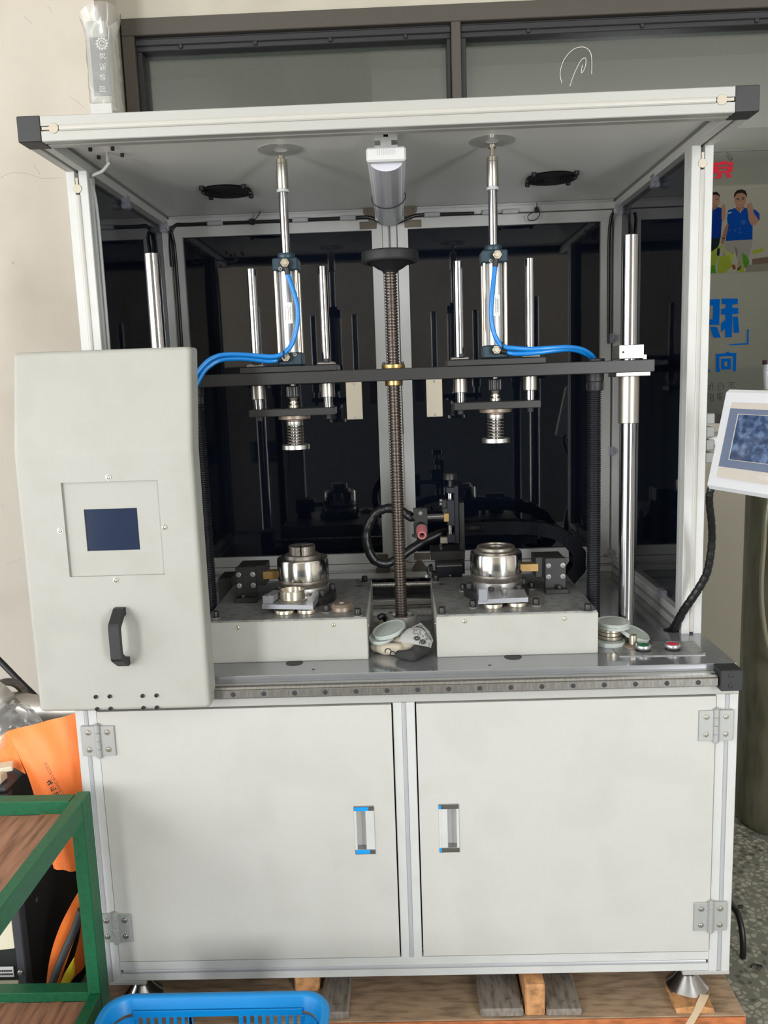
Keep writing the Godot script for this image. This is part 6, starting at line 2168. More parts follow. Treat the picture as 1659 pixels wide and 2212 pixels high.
# ---------- operator screen on its arm at the right ----------
func build_pendant() -> void:
	var o := Vector3(0.579, 1.09, -0.043)
	var b := Basis.from_euler(Vector3(-0.208, -1.137, -0.025))
	var xf := Transform3D(b, o)
	var t := thing("operator_screen", "white operator touch panel box tilted on an arm at the right edge of the machine", "touch panel", o)
	var w := 0.235
	var h := 0.1755
	var x0 := -0.006
	var bx := mb()
	bx.box(xf * Vector3(x0 + w / 2, -h / 2, -0.024), Vector3(w, h, 0.046), 0.006, b)
	bx.box(xf * Vector3(x0 + w / 2, -h / 2, -0.044), Vector3(w - 0.012, h - 0.012, 0.012), 0.004, b)
	put("housing", bx, M.pendant_white, t)
	var rim := mb()
	var cw := 0.190
	var cy := -0.0885
	var ch := 0.130
	var cx := 0.019 + cw / 2
	var rc := PackedVector2Array()
	for k in 4:
		var c := Vector2((1 if k in [0, 3] else -1) * (cw / 2 - 0.004), (1 if k in [0, 1] else -1) * (ch / 2 - 0.004))
		for j in 5:
			var a := PI / 2 * k + PI / 2 * j / 4.0
			rc.append(c + Vector2(cos(a), sin(a)) * 0.004)
	rim.extrude(rc, -0.0015, 0.0022, xf * Transform3D(Basis(), Vector3(cx, cy, 0)))
	put("bezel", rim, M.bezel_cream, t)
	var bl := put("bezel_field", mb().box(xf * Vector3(0.0195 + 0.0925, -0.0842, 0.0022), Vector3(0.185, 0.101, 0.001), 0.0002, b), M.bezel_blue, t)
	bl.set_meta("label", "grey blue field round the display")
	put("display", mb().box(xf * Vector3(0.0405 + 0.0715, -0.0820, 0.0030), Vector3(0.143, 0.0775, 0.001), 0.0002, b), M.display, t)
	var fr := mb()
	for e in [[0.0400, -0.0820, 0.0012, 0.0790], [0.1840, -0.0820, 0.0012, 0.0790], [0.112, -0.0430, 0.145, 0.0010], [0.112, -0.1212, 0.145, 0.0010]]:
		fr.box(xf * Vector3(e[0], e[1], 0.0034), Vector3(e[2], e[3], 0.0018), 0.0002, b)
	put("display_frame", fr, M.bezel_cream, t)
	lettering("brand_lettering", "FLEXEM", 0.0082, xf * Transform3D(Basis(), Vector3(0.1215, -0.1442, 0.0023)), M.white_plastic, t, true)
	var lg := mb()
	var lx := xf * Transform3D(Basis(), Vector3(0.1035, -0.1442, 0.0023))
	strokes(lg, [[0.002, -0.0028, -0.0012, -0.0028, -0.0028, 0.0, -0.0012, 0.0028, 0.0006, 0.0028], [0.0026, -0.0010, 0.0006, -0.0006, 0.0018, 0.0012]], 0.0011, lx)
	put("brand_emblem", lg, M.white_plastic, t)
	# arm behind the box and bracket on the post
	var arm := mb()
	var back := xf * Vector3(0.13, -0.10, -0.05)
	arm.tube(smooth([back, back + b * Vector3(0, 0, -0.03), Vector3(0.665, 0.985, -0.09), Vector3(0.64, 0.985, -0.19), Vector3(0.612, 0.985, -0.209)], 7), 0.011, 14)
	put("arm", arm, M.white_plastic, t)
	var br := mb()
	for k in 4:
		br.box(Vector3(0.6085, 0.955 + k * 0.025, -0.209), Vector3(0.017, 0.021, 0.034), 0.002)
	put("arm_bracket", br, M.bracket_grey, t)
	# sleeved cable from the worktop hole to the box
	var hole := py(1452, 1362, TABLE)
	var rim2 := mb()
	pipe(rim2, 0.0, 0.0155, 0.0006, up(Vector3(hole.x - 0.002, TABLE, hole.z)), 32, 0.0002)
	single("cable_hole", "dark round cable hole in the worktop near the right front post", "hole", rim2, M.black_matt)
	var pts := [Vector3(hole.x, TABLE + 0.0006, hole.z), pz(1459, 1352, -0.195), pz(1475, 1322, -0.175), pz(1492, 1297, -0.160), pz(1510, 1270, -0.15), pz(1526, 1240, -0.14), pz(1534, 1205, -0.13), pz(1538, 1165, -0.12), pz(1537, 1125, -0.10), pz(1533, 1090, -0.085), pz(1534, 1062, -0.075), pz(1545, 1040, -0.075)]
	var sp := smooth(pts, 10)
	var rad := []
	for k in sp.size():
		var f := k / float(sp.size() - 1)
		rad.append((0.0088 if k % 5 < 4 else 0.0078) * (1.0 - 0.25 * f))
	single("sleeved_cable", "black spiral wrapped cable rising from the worktop hole to the tilted operator panel", "cable", mb().tube(sp, rad, 14), M.black_rubber)

# ---------- gas cylinder and cable on the right ----------
func build_right_side() -> void:
	var c := Vector3(1.087, FLOOR, -0.87)
	var r := 0.1155
	var t := thing("gas_cylinder", "tall dark olive gas cylinder standing on the terrazzo floor at the right edge", "gas cylinder", c)
	put("shell", mb().lathe([Vector2(0, 0.0), Vector2(r - 0.02, 0.0), Vector2(r - 0.006, 0.008), Vector2(r, 0.03), Vector2(r, 1.02), Vector2(r - 0.012, 1.07), Vector2(0.07, 1.13), Vector2(0.035, 1.16), Vector2(0.03, 1.18), Vector2(0, 1.18)], 56, up(c)), M.tank, t)
	var v := mb()
	v.rod(c + Vector3(0, 1.17, 0), c + Vector3(0, 1.26, 0), 0.014, 20)
	v.rod(c + Vector3(-0.05, 1.215, 0.0), c + Vector3(0.03, 1.215, 0.0), 0.010, 18)
	hex_nut(v, 0.016, 0.018, axis_x(c + Vector3(-0.045, 1.215, 0)))
	var valve := put("valve", v, M.brass, t)
	put("valve_wheel", mb().lathe([Vector2(0, 0), Vector2(0.024, 0), Vector2(0.027, 0.003), Vector2(0.027, 0.010), Vector2(0.024, 0.013), Vector2(0, 0.013)], 28, up(c + Vector3(0, 1.26, 0))), M.black_plastic, valve)
	# regulator with upright flow tube
	var f := thing("gas_regulator", "brass regulator with an upright clear flow tube above the operator panel at the right edge", "regulator", c + Vector3(-0.06, 1.2, 0))
	var a := pz(1654, 842, -0.87)
	var b := pz(1649, 778, -0.87)
	var ax := Vector3(a.x + 0.006, a.y, -0.87)
	var top := ax + Vector3(-0.006, b.y - a.y, 0)
	put("body", mb().rod(ax - Vector3(0, 0.05, 0), ax, 0.017, 24), M.brass, f)
	put("inlet", mb().rod(c + Vector3(-0.045, 1.215, 0), Vector3(ax.x, c.y + 1.215, ax.z), 0.011, 18), M.brass, f)
	put("flow_tube", pipe(mb(), 0.0085, 0.0105, (top - ax).length() - 0.006, MB.along(ax, top), 24), M.clear, f)
	put("inner_tube", pipe(mb(), 0.0035, 0.0048, (top - ax).length() - 0.006, MB.along(ax, top), 18), M.clear, f)
	put("tube_cap", mb().rod(top - Vector3(0, 0.012, 0), top, 0.0112, 22), M.maroon, f)
	# clear hose hanging down the cylinder
	var hs := [ax + Vector3(0.02, -0.05, 0.06), pz(1658, 1085, -0.74), pz(1650, 1180, -0.74), pz(1645, 1260, -0.74), pz(1648, 1330, -0.74), pz(1662, 1405, -0.74), pz(1690, 1440, -0.74)]
	single("clear_hose", "clear flexible gas hose hanging down in front of the dark cylinder", "hose", mb().tube(smooth(hs, 8), 0.0062, 12), M.hose_clear)
	# black mains cable looping out of the cabinet side
	var cb := [Vector3(0.59, 0.155, -0.40), pz(1581, 1955, -0.36), pz(1592, 1968, -0.33), pz(1602, 2005, -0.30), pz(1605, 2050, -0.29), pz(1602, 2090, -0.30), pz(1594, 2112, -0.32), pz(1582, 2112, -0.34), pz(1570, 2100, -0.40), Vector3(0.56, -0.06, -0.5)]
	single("mains_cable", "thick black cable looping out beside the lower right corner of the cabinet", "cable", mb().tube(smooth(cb, 8), 0.0068, 12), M.black_rubber)
	var hk := py(1632, 2086, FLOOR + 0.003)
	single("metal_hook", "small dark bent metal clip lying on the terrazzo floor at the right", "clip", mb().tube(smooth([hk + Vector3(-0.012, 0, 0.004), hk + Vector3(-0.004, 0, -0.004), hk + Vector3(0.010, 0, -0.001), hk + Vector3(0.012, 0, 0.005), hk + Vector3(0.0, 0, 0.004)], 6), 0.0018, 8), M.black_plastic)
	for p in [[1600, 1958]]:
		var s := py(p[0], p[1], FLOOR + 0.004)
		single("floor_scrap", "tiny dark scrap on the terrazzo floor beside the cabinet", "scrap", mb().box(s, Vector3(0.012, 0.006, 0.01), 0.002), M.black_plastic)

# ---------- left side: cart, mailer bag, welding machine, straps ----------
func build_left_side() -> void:
	var ca := thing("steel_cart", "green steel cart with wooden shelves at the left edge in front of the machine", "cart", Vector3(-0.8, FLOOR, 0.4))
	var x1 := -0.568
	var x0 := -1.08
	var zb := 0.04
	var zf := 0.80
	var yt := 0.414
	for x in [x0, x1 - 0.024]:
		for z in [zb, zf]:
			put("post", mb().span(Vector3(x, FLOOR, z), Vector3(x + 0.024, yt, z + 0.04), 0.0015), M.green_paint, ca)
	for lev in [yt, 0.040]:
		var lo: float = lev - 0.036 if lev > 0.1 else lev - 0.03
		put("rail", mb().span(Vector3(x0 + 0.024, lo + 0.012, zb + 0.012), Vector3(x1 - 0.024, lev + 0.001, zb + 0.038), 0.001), M.green_paint, ca)
		put("rail", mb().span(Vector3(x0 + 0.024, lo, zf + 0.005), Vector3(x1 - 0.024, lev, zf + 0.03), 0.001), M.green_paint, ca)
		put("rail", mb().span(Vector3(x1 - 0.021, lo, zb + 0.04), Vector3(x1 - 0.001, lev, zf), 0.001), M.green_paint, ca)
		put("rail", mb().span(Vector3(x0, lo, zb + 0.04), Vector3(x0 + 0.02, lev, zf), 0.001), M.green_paint, ca)
		put("shelf", mb().span(Vector3(x0 + 0.02, lo - 0.004, zb + 0.038), Vector3(x1 - 0.021, lo + 0.0125, zf + 0.005), 0.001), M.shelf_wood, ca)
	# black welding machine behind the cart
	var wx := -0.7533
	var wz := -0.02
	var m := thing("welding_machine", "black metal welding machine with beige front panels standing behind the green cart", "welding machine", Vector3(-0.9, FLOOR, -0.12))
	put("case", mb().span(Vector3(-1.10, FLOOR, -0.40), Vector3(wx, 0.3844, wz - 0.002), 0.003), M.black_matt, m)
	put("corner_frame", mb().span(Vector3(wx - 0.016, FLOOR, wz - 0.02), Vector3(wx + 0.001, 0.38, wz + 0.004), 0.002), M.machine_grey, m)
	put("top_lid", mb().span(Vector3(-1.10, 0.3844, -0.40), Vector3(wx + 0.002, 0.3925, wz + 0.003), 0.003), M.machine_grey, m)
	var pa := PackedVector2Array([Vector2(-1.08, 0.03), Vector2(wx - 0.017, 0.062), Vector2(wx - 0.017, 0.30), Vector2(-1.08, 0.30)])
	put("front_panel", mb().extrude(pa, wz - 0.002, wz + 0.003), M.beige_metal, m)
	var p2 := put("front_panel", mb().span(Vector3(-1.08, -0.16, wz - 0.002), Vector3(wx - 0.017, -0.009, wz + 0.003), 0.001), M.beige_metal, m)
	var lb := put("name_label", mb().span(Vector3(-0.90, -0.0008, wz - 0.001), Vector3(-0.778, 0.0205, wz + 0.002), 0.0005), M.label_white, m)
	var ln := mb()
	var rng := RandomNumberGenerator.new()
	rng.seed = 9
	for row in 2:
		var x := -0.808
		while x < -0.783:
			var wd := rng.randf_range(0.0018, 0.0034)
			ln.span(Vector3(x, 0.0115 - row * 0.0075, wz + 0.002), Vector3(x + wd, 0.0150 - row * 0.0075, wz + 0.0024))
			x += wd + 0.0008
	put("label_print", ln, M.ink, lb)
	var st := put("sticker", mb().span(Vector3(-0.797, -0.032, wz + 0.003), Vector3(-0.776, -0.019, wz + 0.0034), 0.0001), M.label_white, p2)
	strokes_on(st, Vector3(-0.7945, -0.0255, wz + 0.0035))
	put("hex_fitting", hex_nut(mb(), 0.0125, 0.010, axis_z(Vector3(-0.789, -0.050, wz + 0.003))), M.steel, m)
	put("spigot", mb().rod(Vector3(-0.789, -0.050, wz + 0.012), Vector3(-0.798, -0.060, wz + 0.045), 0.008, 20), M.brass, m)
	put("panel_screw", button_screw(mb(), 0.006, 0.004, axis_z(Vector3(wx - 0.010, 0.011, wz + 0.004))), M.nickel, m)
	var kn := mb()
	kn.rod(Vector3(wx + 0.001, 0.355, -0.045), Vector3(wx + 0.020, 0.355, -0.045), 0.0075, 18)
	kn.rod(Vector3(wx + 0.020, 0.355, -0.045), Vector3(wx + 0.024, 0.355, -0.045), 0.004, 14)
	put("side_knob", kn, M.black_plastic, m)
	put("front_knob", mb().rod(Vector3(-0.84, -0.03, wz + 0.003), Vector3(-0.84, -0.03, wz + 0.025), 0.022, 28, 0.002), M.black_plastic, m)
	put("case_rivet", button_screw(mb(), 0.005, 0.002, Transform3D(Basis(Vector3(0, -1, 0), Vector3(1, 0, 0), Vector3(0, 0, 1)), Vector3(wx, 0.115, -0.09))), M.machine_grey, m)
	var tb := thing("beige_terminal", "small beige plastic terminal block lying on top of the black welding machine", "terminal block", Vector3(-0.80, 0.3925, -0.04))
	put("body", mb().box(Vector3(-0.790, 0.4035, -0.045), Vector3(0.045, 0.022, 0.03), 0.003), M.beige_metal, tb)
	put("cover", mb().box(Vector3(-0.776, 0.4145, -0.060), Vector3(0.038, 0.010, 0.03), 0.002, Basis(Vector3(0, 1, 0), 0.35)), M.beige_metal, tb)
	build_mailer()
	# things behind: duct, clear bag, black hose
	var du := thing("silver_duct", "silver grey air duct with a flanged end lying behind the orange mailer", "duct", Vector3(-0.9, 0.5, -0.30))
	var zz := -0.34
	var d0 := pz(-40, 1535, zz)
	var d1 := pz(30, 1523, zz)
	var d2 := pz(80, 1530, zz)
	var d3 := pz(200, 1535, zz)
	put("pipe", mb().tube(smooth([pz(-120, 1560, zz), d0, d1, d2, d3], 8), 0.030, 22), M.duct, du)
	put("flange", mb().lathe([Vector2(0.030, -0.006), Vector2(0.044, -0.006), Vector2(0.046, 0), Vector2(0.044, 0.006), Vector2(0.030, 0.006), Vector2(0.030, -0.006)], 30, MB.along(pz(20, 1508, zz + 0.02), pz(32, 1502, zz + 0.03))), M.old_steel, du)
	put("elbow", mb().tube(smooth([pz(15, 1500, zz + 0.01), pz(-8, 1520, zz + 0.03), pz(-30, 1560, zz + 0.04)], 7), 0.040, 20), M.duct, du)
	put("lower_pipe", mb().tube(smooth([pz(60, 1565, zz - 0.04), pz(120, 1552, zz - 0.04), pz(210, 1530, zz - 0.04)], 6), 0.016, 16), M.beige_metal, du)
	var bag := []
	var rn := RandomNumberGenerator.new()
	rn.seed = 14
	var nz := FastNoiseLite.new()
	nz.seed = 4
	nz.frequency = 18.0
	var cen := pz(20, 1577, -0.16)
	for r in 15:
		var row := []
		var th := PI * (r + 0.02) / 14.04
		for k in 25:
			var a := TAU * (k % 24) / 24
			var dir := Vector3(sin(th) * cos(a), -cos(th), -sin(th) * sin(a))
			var rr := 1.0 + 0.35 * nz.get_noise_3dv(dir * 0.12) + 0.12 * nz.get_noise_3dv(dir * 0.4)
			row.append(cen + Vector3(dir.x * 0.062, dir.y * 0.052, dir.z * 0.05) * rr)
		bag.append(row)
	single("clear_plastic_bag", "crumpled clear plastic bag beside the silver duct above the orange mailer", "plastic bag", mb().sheet(bag), M.film)
	var ho := [pz(-60, 1370, -0.45), pz(0, 1428, -0.45), pz(45, 1474, -0.44), pz(82, 1510, -0.43), pz(130, 1560, -0.42)]
	var sp := smooth(ho, 30)
	var rad := []
	for k in sp.size():
		rad.append(0.0075 if k % 2 == 0 else 0.0066)
	single("ribbed_hose", "dark ribbed hose slanting down the white wall behind the control panel", "hose", mb().tube(sp, rad, 10), M.black_plastic)
	# straps under the cart's top shelf
	var zs := -0.03
	strap("orange_strap", "broad orange strap curving down behind the green post", [[170, 1925], [150, 1960], [128, 2005], [110, 2060], [101, 2115], [97, 2190]], [[178, 1975], [168, 2010], [150, 2060], [132, 2115], [122, 2160], [112, 2210]], zs, M.orange_belt)
	strap("orange_strap", "second orange strap hanging behind the black hose by the yellow tape", [[178, 1975], [170, 2030], [155, 2085], [138, 2125], [118, 2165], [106, 2200]], [[190, 2000], [185, 2080], [162, 2110], [140, 2140], [124, 2175], [112, 2212]], zs - 0.03, M.orange_belt)
	single("black_hose", "thick black hose hanging between the orange straps behind the green post", "hose", mb().tube(smooth([pz(176, 1965, zs + 0.02), pz(160, 2010, zs + 0.02), pz(140, 2055, zs + 0.02), pz(122, 2100, zs + 0.02), pz(105, 2150, zs + 0.02), pz(92, 2200, zs + 0.02)], 8), 0.0078, 14), M.hose_dark)
	strap("yellow_tape", "folded bright yellow tape end hanging beside the orange straps", [[160, 2068], [148, 2088], [135, 2112], [127, 2140], [121, 2172], [119, 2185]], [[162, 2080], [161, 2104], [152, 2120], [145, 2140], [136, 2162], [125, 2180]], zs + 0.005, M.yellow)

func strokes_on(parent: Node, at: Vector3) -> void:
	var m := mb()
	strokes(m, [[0.0008, -0.0035, 0.0008, 0.0035], [0.003, -0.0035, 0.003, 0.0035, 0.0058, 0.0022, 0.0066, 0.0, 0.0058, -0.0022, 0.003, -0.0035], [0.0066, 0.0, 0.0095, 0.0], [0.0112, -0.0022, 0.0130, -0.0028, 0.0134, -0.0008, 0.0110, 0.0024, 0.0138, 0.0024]], 0.0009, up(at))
	strokes(m, [[0.0155, -0.002, 0.0175, -0.002], [0.0155, 0.0, 0.0175, 0.0], [0.0155, 0.0025, 0.0175, 0.0025, 0.0175, 0.0]], 0.0008, up(at))
	put("symbol", m, M.grey_ink, parent)

func strap(called: String, label: String, left: Array, right: Array, z: float, m: Material) -> void:
	var rows := []
	var a := []
	var b := []
	for k in left.size():
		a.append(pz(left[k][0], left[k][1], z + 0.006 * sin(k * 1.3)))
		b.append(pz(right[k][0], right[k][1], z - 0.008 + 0.006 * cos(k * 1.1)))
	a = smooth(a, 5)
	b = smooth(b, 5)
	for k in range(a.size() - 1, -1, -1):
		var row := []
		for j in 5:
			var f := j / 4.0
			row.append((a[k] as Vector3).lerp(b[k], f) + Vector3(0, 0, 0.004 * sin(PI * f)))
		rows.append(row)
	single(called, label, "strap", mb().sheet(rows, 0.002), m)

func build_mailer() -> void:
	var t := thing("bubble_mailer", "bright orange bubble mailer bag with dark printed lettering leaning beside the cabinet", "mailer bag", Vector3(-0.68, 0.2, -0.1))
	# main face: corners in pixels, from the lower edge up
	var bl := Vector3(0, 0, 0)
	var rows := []
	var left := [[116, 1876], [95, 1790], [76, 1725], [58, 1674], [44, 1640], [28, 1600], [20, 1578]]
	var right := [[200, 1880], [200, 1800], [200, 1720], [200, 1660], [198, 1610], [196, 1570], [194, 1532]]
	for k in left.size():
		var f := k / (left.size() - 1.0)
		var z := lerpf(-0.035, -0.10, f)
		var a := pz(left[k][0], left[k][1], z)
		var b := pz(right[k][0], right[k][1], z - 0.02)
		b.x = minf(b.x, -0.6035)
		var row := []
		for j in 13:
			var u := j / 12.0
			var p := a.lerp(b, u)
			row.append(p + Vector3(0, 0, 0.014 * sin(PI * u) * sin(PI * clampf(f * 0.8 + 0.15, 0, 1)) + 0.002 * sin(u * 17.0 + f * 9.0)))
		rows.append(row)
	var smooth_rows := []
	for r in rows.size() - 1:
		for s in 4:
			var row := []
			for j in 13:
				row.append((rows[r][j] as Vector3).cubic_interpolate(rows[r + 1][j], rows[maxi(r - 1, 0)][j], rows[mini(r + 2, rows.size() - 1)][j], s / 4.0))
			smooth_rows.append(row)
	smooth_rows.append(rows[rows.size() - 1])
	put("front", mb().sheet(smooth_rows, 0.006), M.orange_bag, t)
	# folded side flap facing the window
	var flap := []
	var fl := [[55, 1672], [34, 1660], [10, 1650], [-20, 1640]]
	var ft := [[20, 1578], [12, 1582], [0, 1592], [-26, 1612]]
	for k in 7:
		var f := k / 6.0
		var row := []
		for j in 7:
			var u := (6 - j) / 6.0 * 3.0
			var i := mini(int(u), 2)
			var w := u - i
			var lo := Vector2(fl[i][0], fl[i][1]).lerp(Vector2(fl[i + 1][0], fl[i + 1][1]), w)
			var hi := Vector2(ft[i][0], ft[i][1]).lerp(Vector2(ft[i + 1][0], ft[i + 1][1]), w)
			var p := lo.lerp(hi, f)
			row.append(pz(p.x, p.y, lerpf(-0.075, -0.10, f) - 0.03 * u / 3.0 + 0.004 * sin(u * 3.0)))
		flap.append(row)
	put("side_flap", mb().sheet(flap, 0.004), M.orange_bag, t)
	# lettering, slanting down the bag
	var p0 := pz(100, 1650, -0.056)
	var p1 := pz(142, 1726, -0.046)
	var ex := (p1 - p0).normalized()
	var nn := Vector3(0.05, 0.30, 0.95).normalized()
	var ey := nn.cross(ex).normalized()
	var bs := Basis(ex, ey, ex.cross(ey))
	var tx := lettering("printed_line", "FOCUS ON SWEATER FOR", 0.0079, Transform3D(bs, p0 + ex * 0.046 + nn * 0.004), M.print_brown, t, false, "Droid Serif", 0.0004)
	tx.set_meta("label", "thin printed capital letters")
	var g := mb()
	var base := Transform3D(bs, pz(112, 1682, -0.052) + nn * 0.004)
	var glyphs := [
		[[0.1, 0.2, 0.2, 0.9], [0.3, 0.1, 0.25, 0.9], [0.0, 0.5, 0.5, 0.4], [0.6, 0.1, 0.6, 0.9], [0.5, 0.3, 0.9, 0.3], [0.75, 0.0, 0.75, 0.9]],
		[[0.1, 0.2, 0.2, 0.3], [0.1, 0.5, 0.2, 0.9], [0.5, 0.1, 0.9, 0.1], [0.7, 0.1, 0.7, 0.9], [0.7, 0.5, 0.9, 0.5], [0.45, 0.5, 0.45, 0.9], [0.4, 0.9, 0.95, 0.9]],
		[[0.2, 0.1, 0.8, 0.1], [0.2, 0.1, 0.2, 0.9], [0.2, 0.45, 0.8, 0.45], [0.8, 0.1, 0.8, 0.45], [0.2, 0.9, 0.9, 0.9]],
		[[0.25, 0.0, 0.0, 0.5], [0.2, 0.3, 0.2, 1.0], [0.5, 0.2, 0.9, 0.9], [0.9, 0.1, 0.45, 0.9], [0.6, 0.0, 0.65, 0.15]],
		[[0.5, 0.0, 0.1, 0.35], [0.5, 0.0, 0.9, 0.35], [0.3, 0.45, 0.7, 0.45], [0.2, 0.7, 0.8, 0.7], [0.5, 0.45, 0.5, 0.95], [0.2, 0.95, 0.8, 0.95]],
		[[0.3, 0.1, 0.3, 1.0], [0.6, 0.2, 0.6, 0.9]]]
	for k in glyphs.size():
		var q := []
		for l in glyphs[k]:
			var o := []
			for i in l.size():
				o.append(l[i] * 0.0105 + (k * 0.0128 if i % 2 == 0 else 0.0))
			q.append(o)
		strokes(g, q, 0.0013, base)
	put("printed_character", g, M.ink, t)

# ---------- pallet and crate ----------
func build_ground_things() -> void:
	var y := -0.075
	var p := thing("wooden_pallet", "brown wooden pallet on the floor carrying the machine feet", "pallet", Vector3(0, FLOOR, -0.35))
	# deck boards run left to right; runners below
	var zf := 0.025
	var rng := RandomNumberGenerator.new()
	rng.seed = 3
	for k in 6:
		var z1 := zf - k * 0.155
		var mt: StandardMaterial3D = M.pallet_wood
		put("deck_board", mb().span(Vector3(-0.66, y - 0.020 - rng.randf() * 0.001, z1 - 0.150), Vector3(0.622 + rng.randf() * 0.004, y, z1), 0.002), mt, p)
	var ed := put("front_edge", mb().span(Vector3(-0.66, y - 0.024, zf), Vector3(0.622, y - 0.0005, zf + 0.004), 0.001), M.pallet_edge, p)
	ed.set_meta("label", "bright orange brown front edge")
	for x in [-0.62, -0.02, 0.56]:
		put("runner", mb().span(Vector3(x - 0.04, FLOOR, -0.88), Vector3(x + 0.05, y - 0.021, zf - 0.003), 0.003), M.grey_wood, p)
	# loose timber under the machine
	var bs := [
		["timber_block", "upright timber block with a pale end grain under the middle of the cabinet", 1135, 1178, 2104, 2196, 0.018, M.new_wood, -0.010],
		["timber_plank", "weathered grey plank lying left of the upright block under the cabinet", 1037, 1131, 2116, 2197, 0.020, M.grey_wood, -0.058],
		["timber_plank", "greenish grey plank lying right of the upright block under the cabinet", 1181, 1258, 2120, 2193, 0.020, M.grey_wood, -0.061],
		["timber_block", "short timber block peeping out behind the blue crate under the cabinet", 636, 690, 2110, 2140, -0.055, M.new_wood, -0.012],
		["timber_plank", "grey board end lying on the pallet just right of the blue crate", 690, 752, 2142, 2204, 0.019, M.grey_wood, -0.060]]
	for b in bs:
		var z: float = b[6]
		var xa := pz(b[2], (b[4] + b[5]) / 2, z).x
		var xb := pz(b[3], (b[4] + b[5]) / 2, z).x
		var top: float = b[8]
		single(b[0], b[1], "timber", mb().span(Vector3(xa, y, z - 0.40), Vector3(xb, top, z), 0.003), b[7])
	var stp := mb()
	for q in [[1128, 2160], [1126, 2165], [1127, 2170], [1097, 2158], [1200, 2150], [1215, 2163], [1240, 2163], [722, 2168], [735, 2170]]:
		var a := pz(q[0], q[1], -0.012)
		var h := py(q[0], q[1], -0.0575)
		stp.box(Vector3(h.x, -0.0575, minf(h.z, 0.012)), Vector3(0.007, 0.0012, 0.0012), 0.0, Basis(Vector3(0, 1, 0), 0.6))
	single("loose_staples", "bright staples stuck in the grey planks under the cabinet", "staples", stp, M.nickel)
	# split wood chunk with a scrap of strapping at the right front
	var ck := thing("wood_offcut", "split pale wood offcut with frayed strapping on the right front of the pallet", "offcut", py(1500, 2180, y))
	var c0 := py(1462, 2190, y)
	var c1 := py(1545, 2190, y)
	put("chunk", mb().extrude(PackedVector2Array([Vector2(c0.x, 0), Vector2(c1.x, 0), Vector2(c1.x - 0.002, 0.009), Vector2(c1.x - 0.02, 0.013), Vector2(c0.x + 0.02, 0.014), Vector2(c0.x - 0.003, 0.010)]), -0.02, 0.02, up(Vector3(0, y, c0.z - 0.021))), M.new_wood, ck)
	var s0 := py(1470, 2210, y + 0.004)
	put("strapping", mb().sheet([[s0 + Vector3(-0.006, 0, 0.02), s0 + Vector3(0.008, 0, 0.022)], [c0.lerp(c1, 0.45) + Vector3(-0.004, 0.010, 0.006), c0.lerp(c1, 0.45) + Vector3(0.010, 0.012, 0.007)], [c0.lerp(c1, 0.6) + Vector3(-0.004, 0.016, -0.008), c0.lerp(c1, 0.6) + Vector3(0.012, 0.017, -0.006)], [c1 + Vector3(-0.018, 0.017, -0.03), c1 + Vector3(-0.002, 0.017, -0.028)]], 0.0015), M.label_cream, ck)
	build_crate()

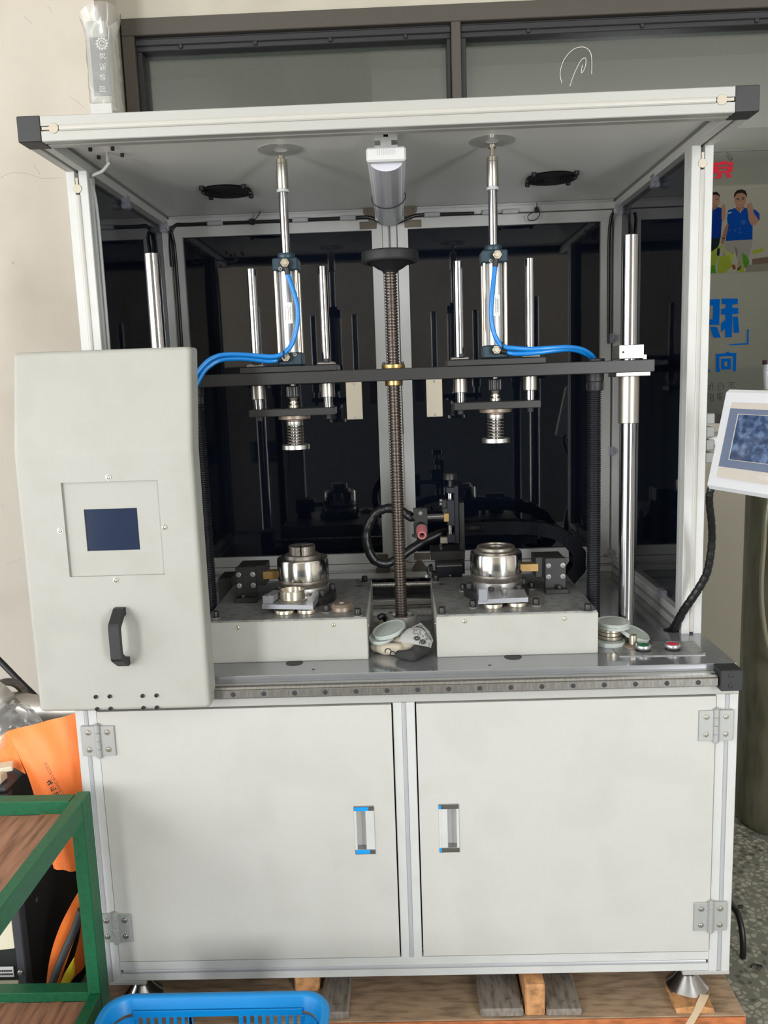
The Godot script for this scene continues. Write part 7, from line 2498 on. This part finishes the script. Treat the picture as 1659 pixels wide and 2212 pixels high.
func build_crate() -> void:
	# rim measured on the plane y = 0.1; it tapers towards its base on the floor
	var rim := 0.10
	var t := thing("blue_crate", "bright blue plastic crate with slotted sides in front of the machine at the bottom edge", "crate", Vector3(-0.33, FLOOR, 0.35))
	var xa := -0.5247
	var xb := -0.1370
	var za := 0.153
	var zb := 0.50
	var h := 0.30
	var rows := []
	var n := 48
	var ring := func(y: float, ins: float, r: float) -> Array:
		var out := []
		for k in 4:
			var cx: float = (xb - ins - r) if k in [0, 3] else (xa + ins + r)
			var cz: float = (za + ins + r) if k in [0, 1] else (zb - ins - r)
			for j in 9:
				var a := PI / 2 * k + PI / 2 * j / 8.0
				out.append(Vector3(cx + cos(a) * r, y, cz - sin(a) * r))
		out.append(out[0])
		return out
	# rim: a rolled lip
	var lip := [[rim - 0.022, 0.002, 0.045], [rim - 0.005, 0.0, 0.046], [rim, 0.003, 0.044], [rim + 0.001, 0.010, 0.040], [rim - 0.003, 0.015, 0.036], [rim - 0.024, 0.020, 0.034]]
	for l in lip:
		rows.append(ring.call(l[0], l[1], l[2]))
	put("rim", mb().sheet(rows, 0.0028), M.blue_crate, t)
	# corner walls are solid, long walls have slots and a hand hole
	var yb := FLOOR + 0.004
	var top := rim - 0.030
	var corner := mb()
	for k in 4:
		var seg := []
		for lv in [[top, 0.0185], [0.0, 0.026], [yb, 0.034]]:
			var ins: float = lv[1]
			var r := 0.034
			var cx: float = (xb - ins - r) if k in [0, 3] else (xa + ins + r)
			var cz: float = (za + ins + r) if k in [0, 1] else (zb - ins - r)
			var row := []
			for j in 9:
				var a := PI / 2 * k + PI / 2 * j / 8.0
				row.append(Vector3(cx + cos(a) * r, lv[0], cz - sin(a) * r))
			seg.push_front(row)
		corner.sheet(seg, 0.0028)
	put("corner_wall", corner, M.blue_crate, t)
	for side in 4:
		var w := mb()
		var along_x := side < 2
		var span_a := (xa if along_x else za) + 0.052
		var span_b := (xb if along_x else zb) - 0.052
		var at: float = [za + 0.022, zb - 0.022, xa + 0.022, xb - 0.022][side]
		var place := func(u0: float, u1: float, y0: float, y1: float) -> void:
			if along_x:
				w.span(Vector3(u0, y0, at - 0.0014), Vector3(u1, y1, at + 0.0014), 0.0006)
			else:
				w.span(Vector3(at - 0.0014, y0, u0), Vector3(at + 0.0014, y1, u1), 0.0006)
		var y1 := rim - 0.030
		place.call(span_a - 0.003, span_b + 0.003, y1, rim - 0.018)
		place.call(span_a - 0.003, span_b + 0.003, yb, -0.03)
		var length := span_b - span_a
		var hole_a := span_a + length * 0.345
		var hole_b := span_a + length * 0.625
		var bars := []
		var pitch := 0.0132
		var u := span_a
		while u < hole_a - 0.004:
			bars.append([u, u + 0.0062])
			u += pitch
		bars.append([hole_a - 0.0075, hole_a])
		bars.append([hole_b, hole_b + 0.0075])
		u = hole_b + pitch
		while u < span_b:
			bars.append([u, u + 0.0062])
			u += pitch
		for b in bars:
			place.call(b[0], b[1], -0.03, y1)
		place.call(hole_a, hole_b, -0.03, 0.0)
		put("slotted_wall", w, M.blue_crate, t)
	put("bottom", mb().span(Vector3(xa + 0.034, yb, za + 0.034), Vector3(xb - 0.034, yb + 0.003, zb - 0.034)), M.blue_crate, t)
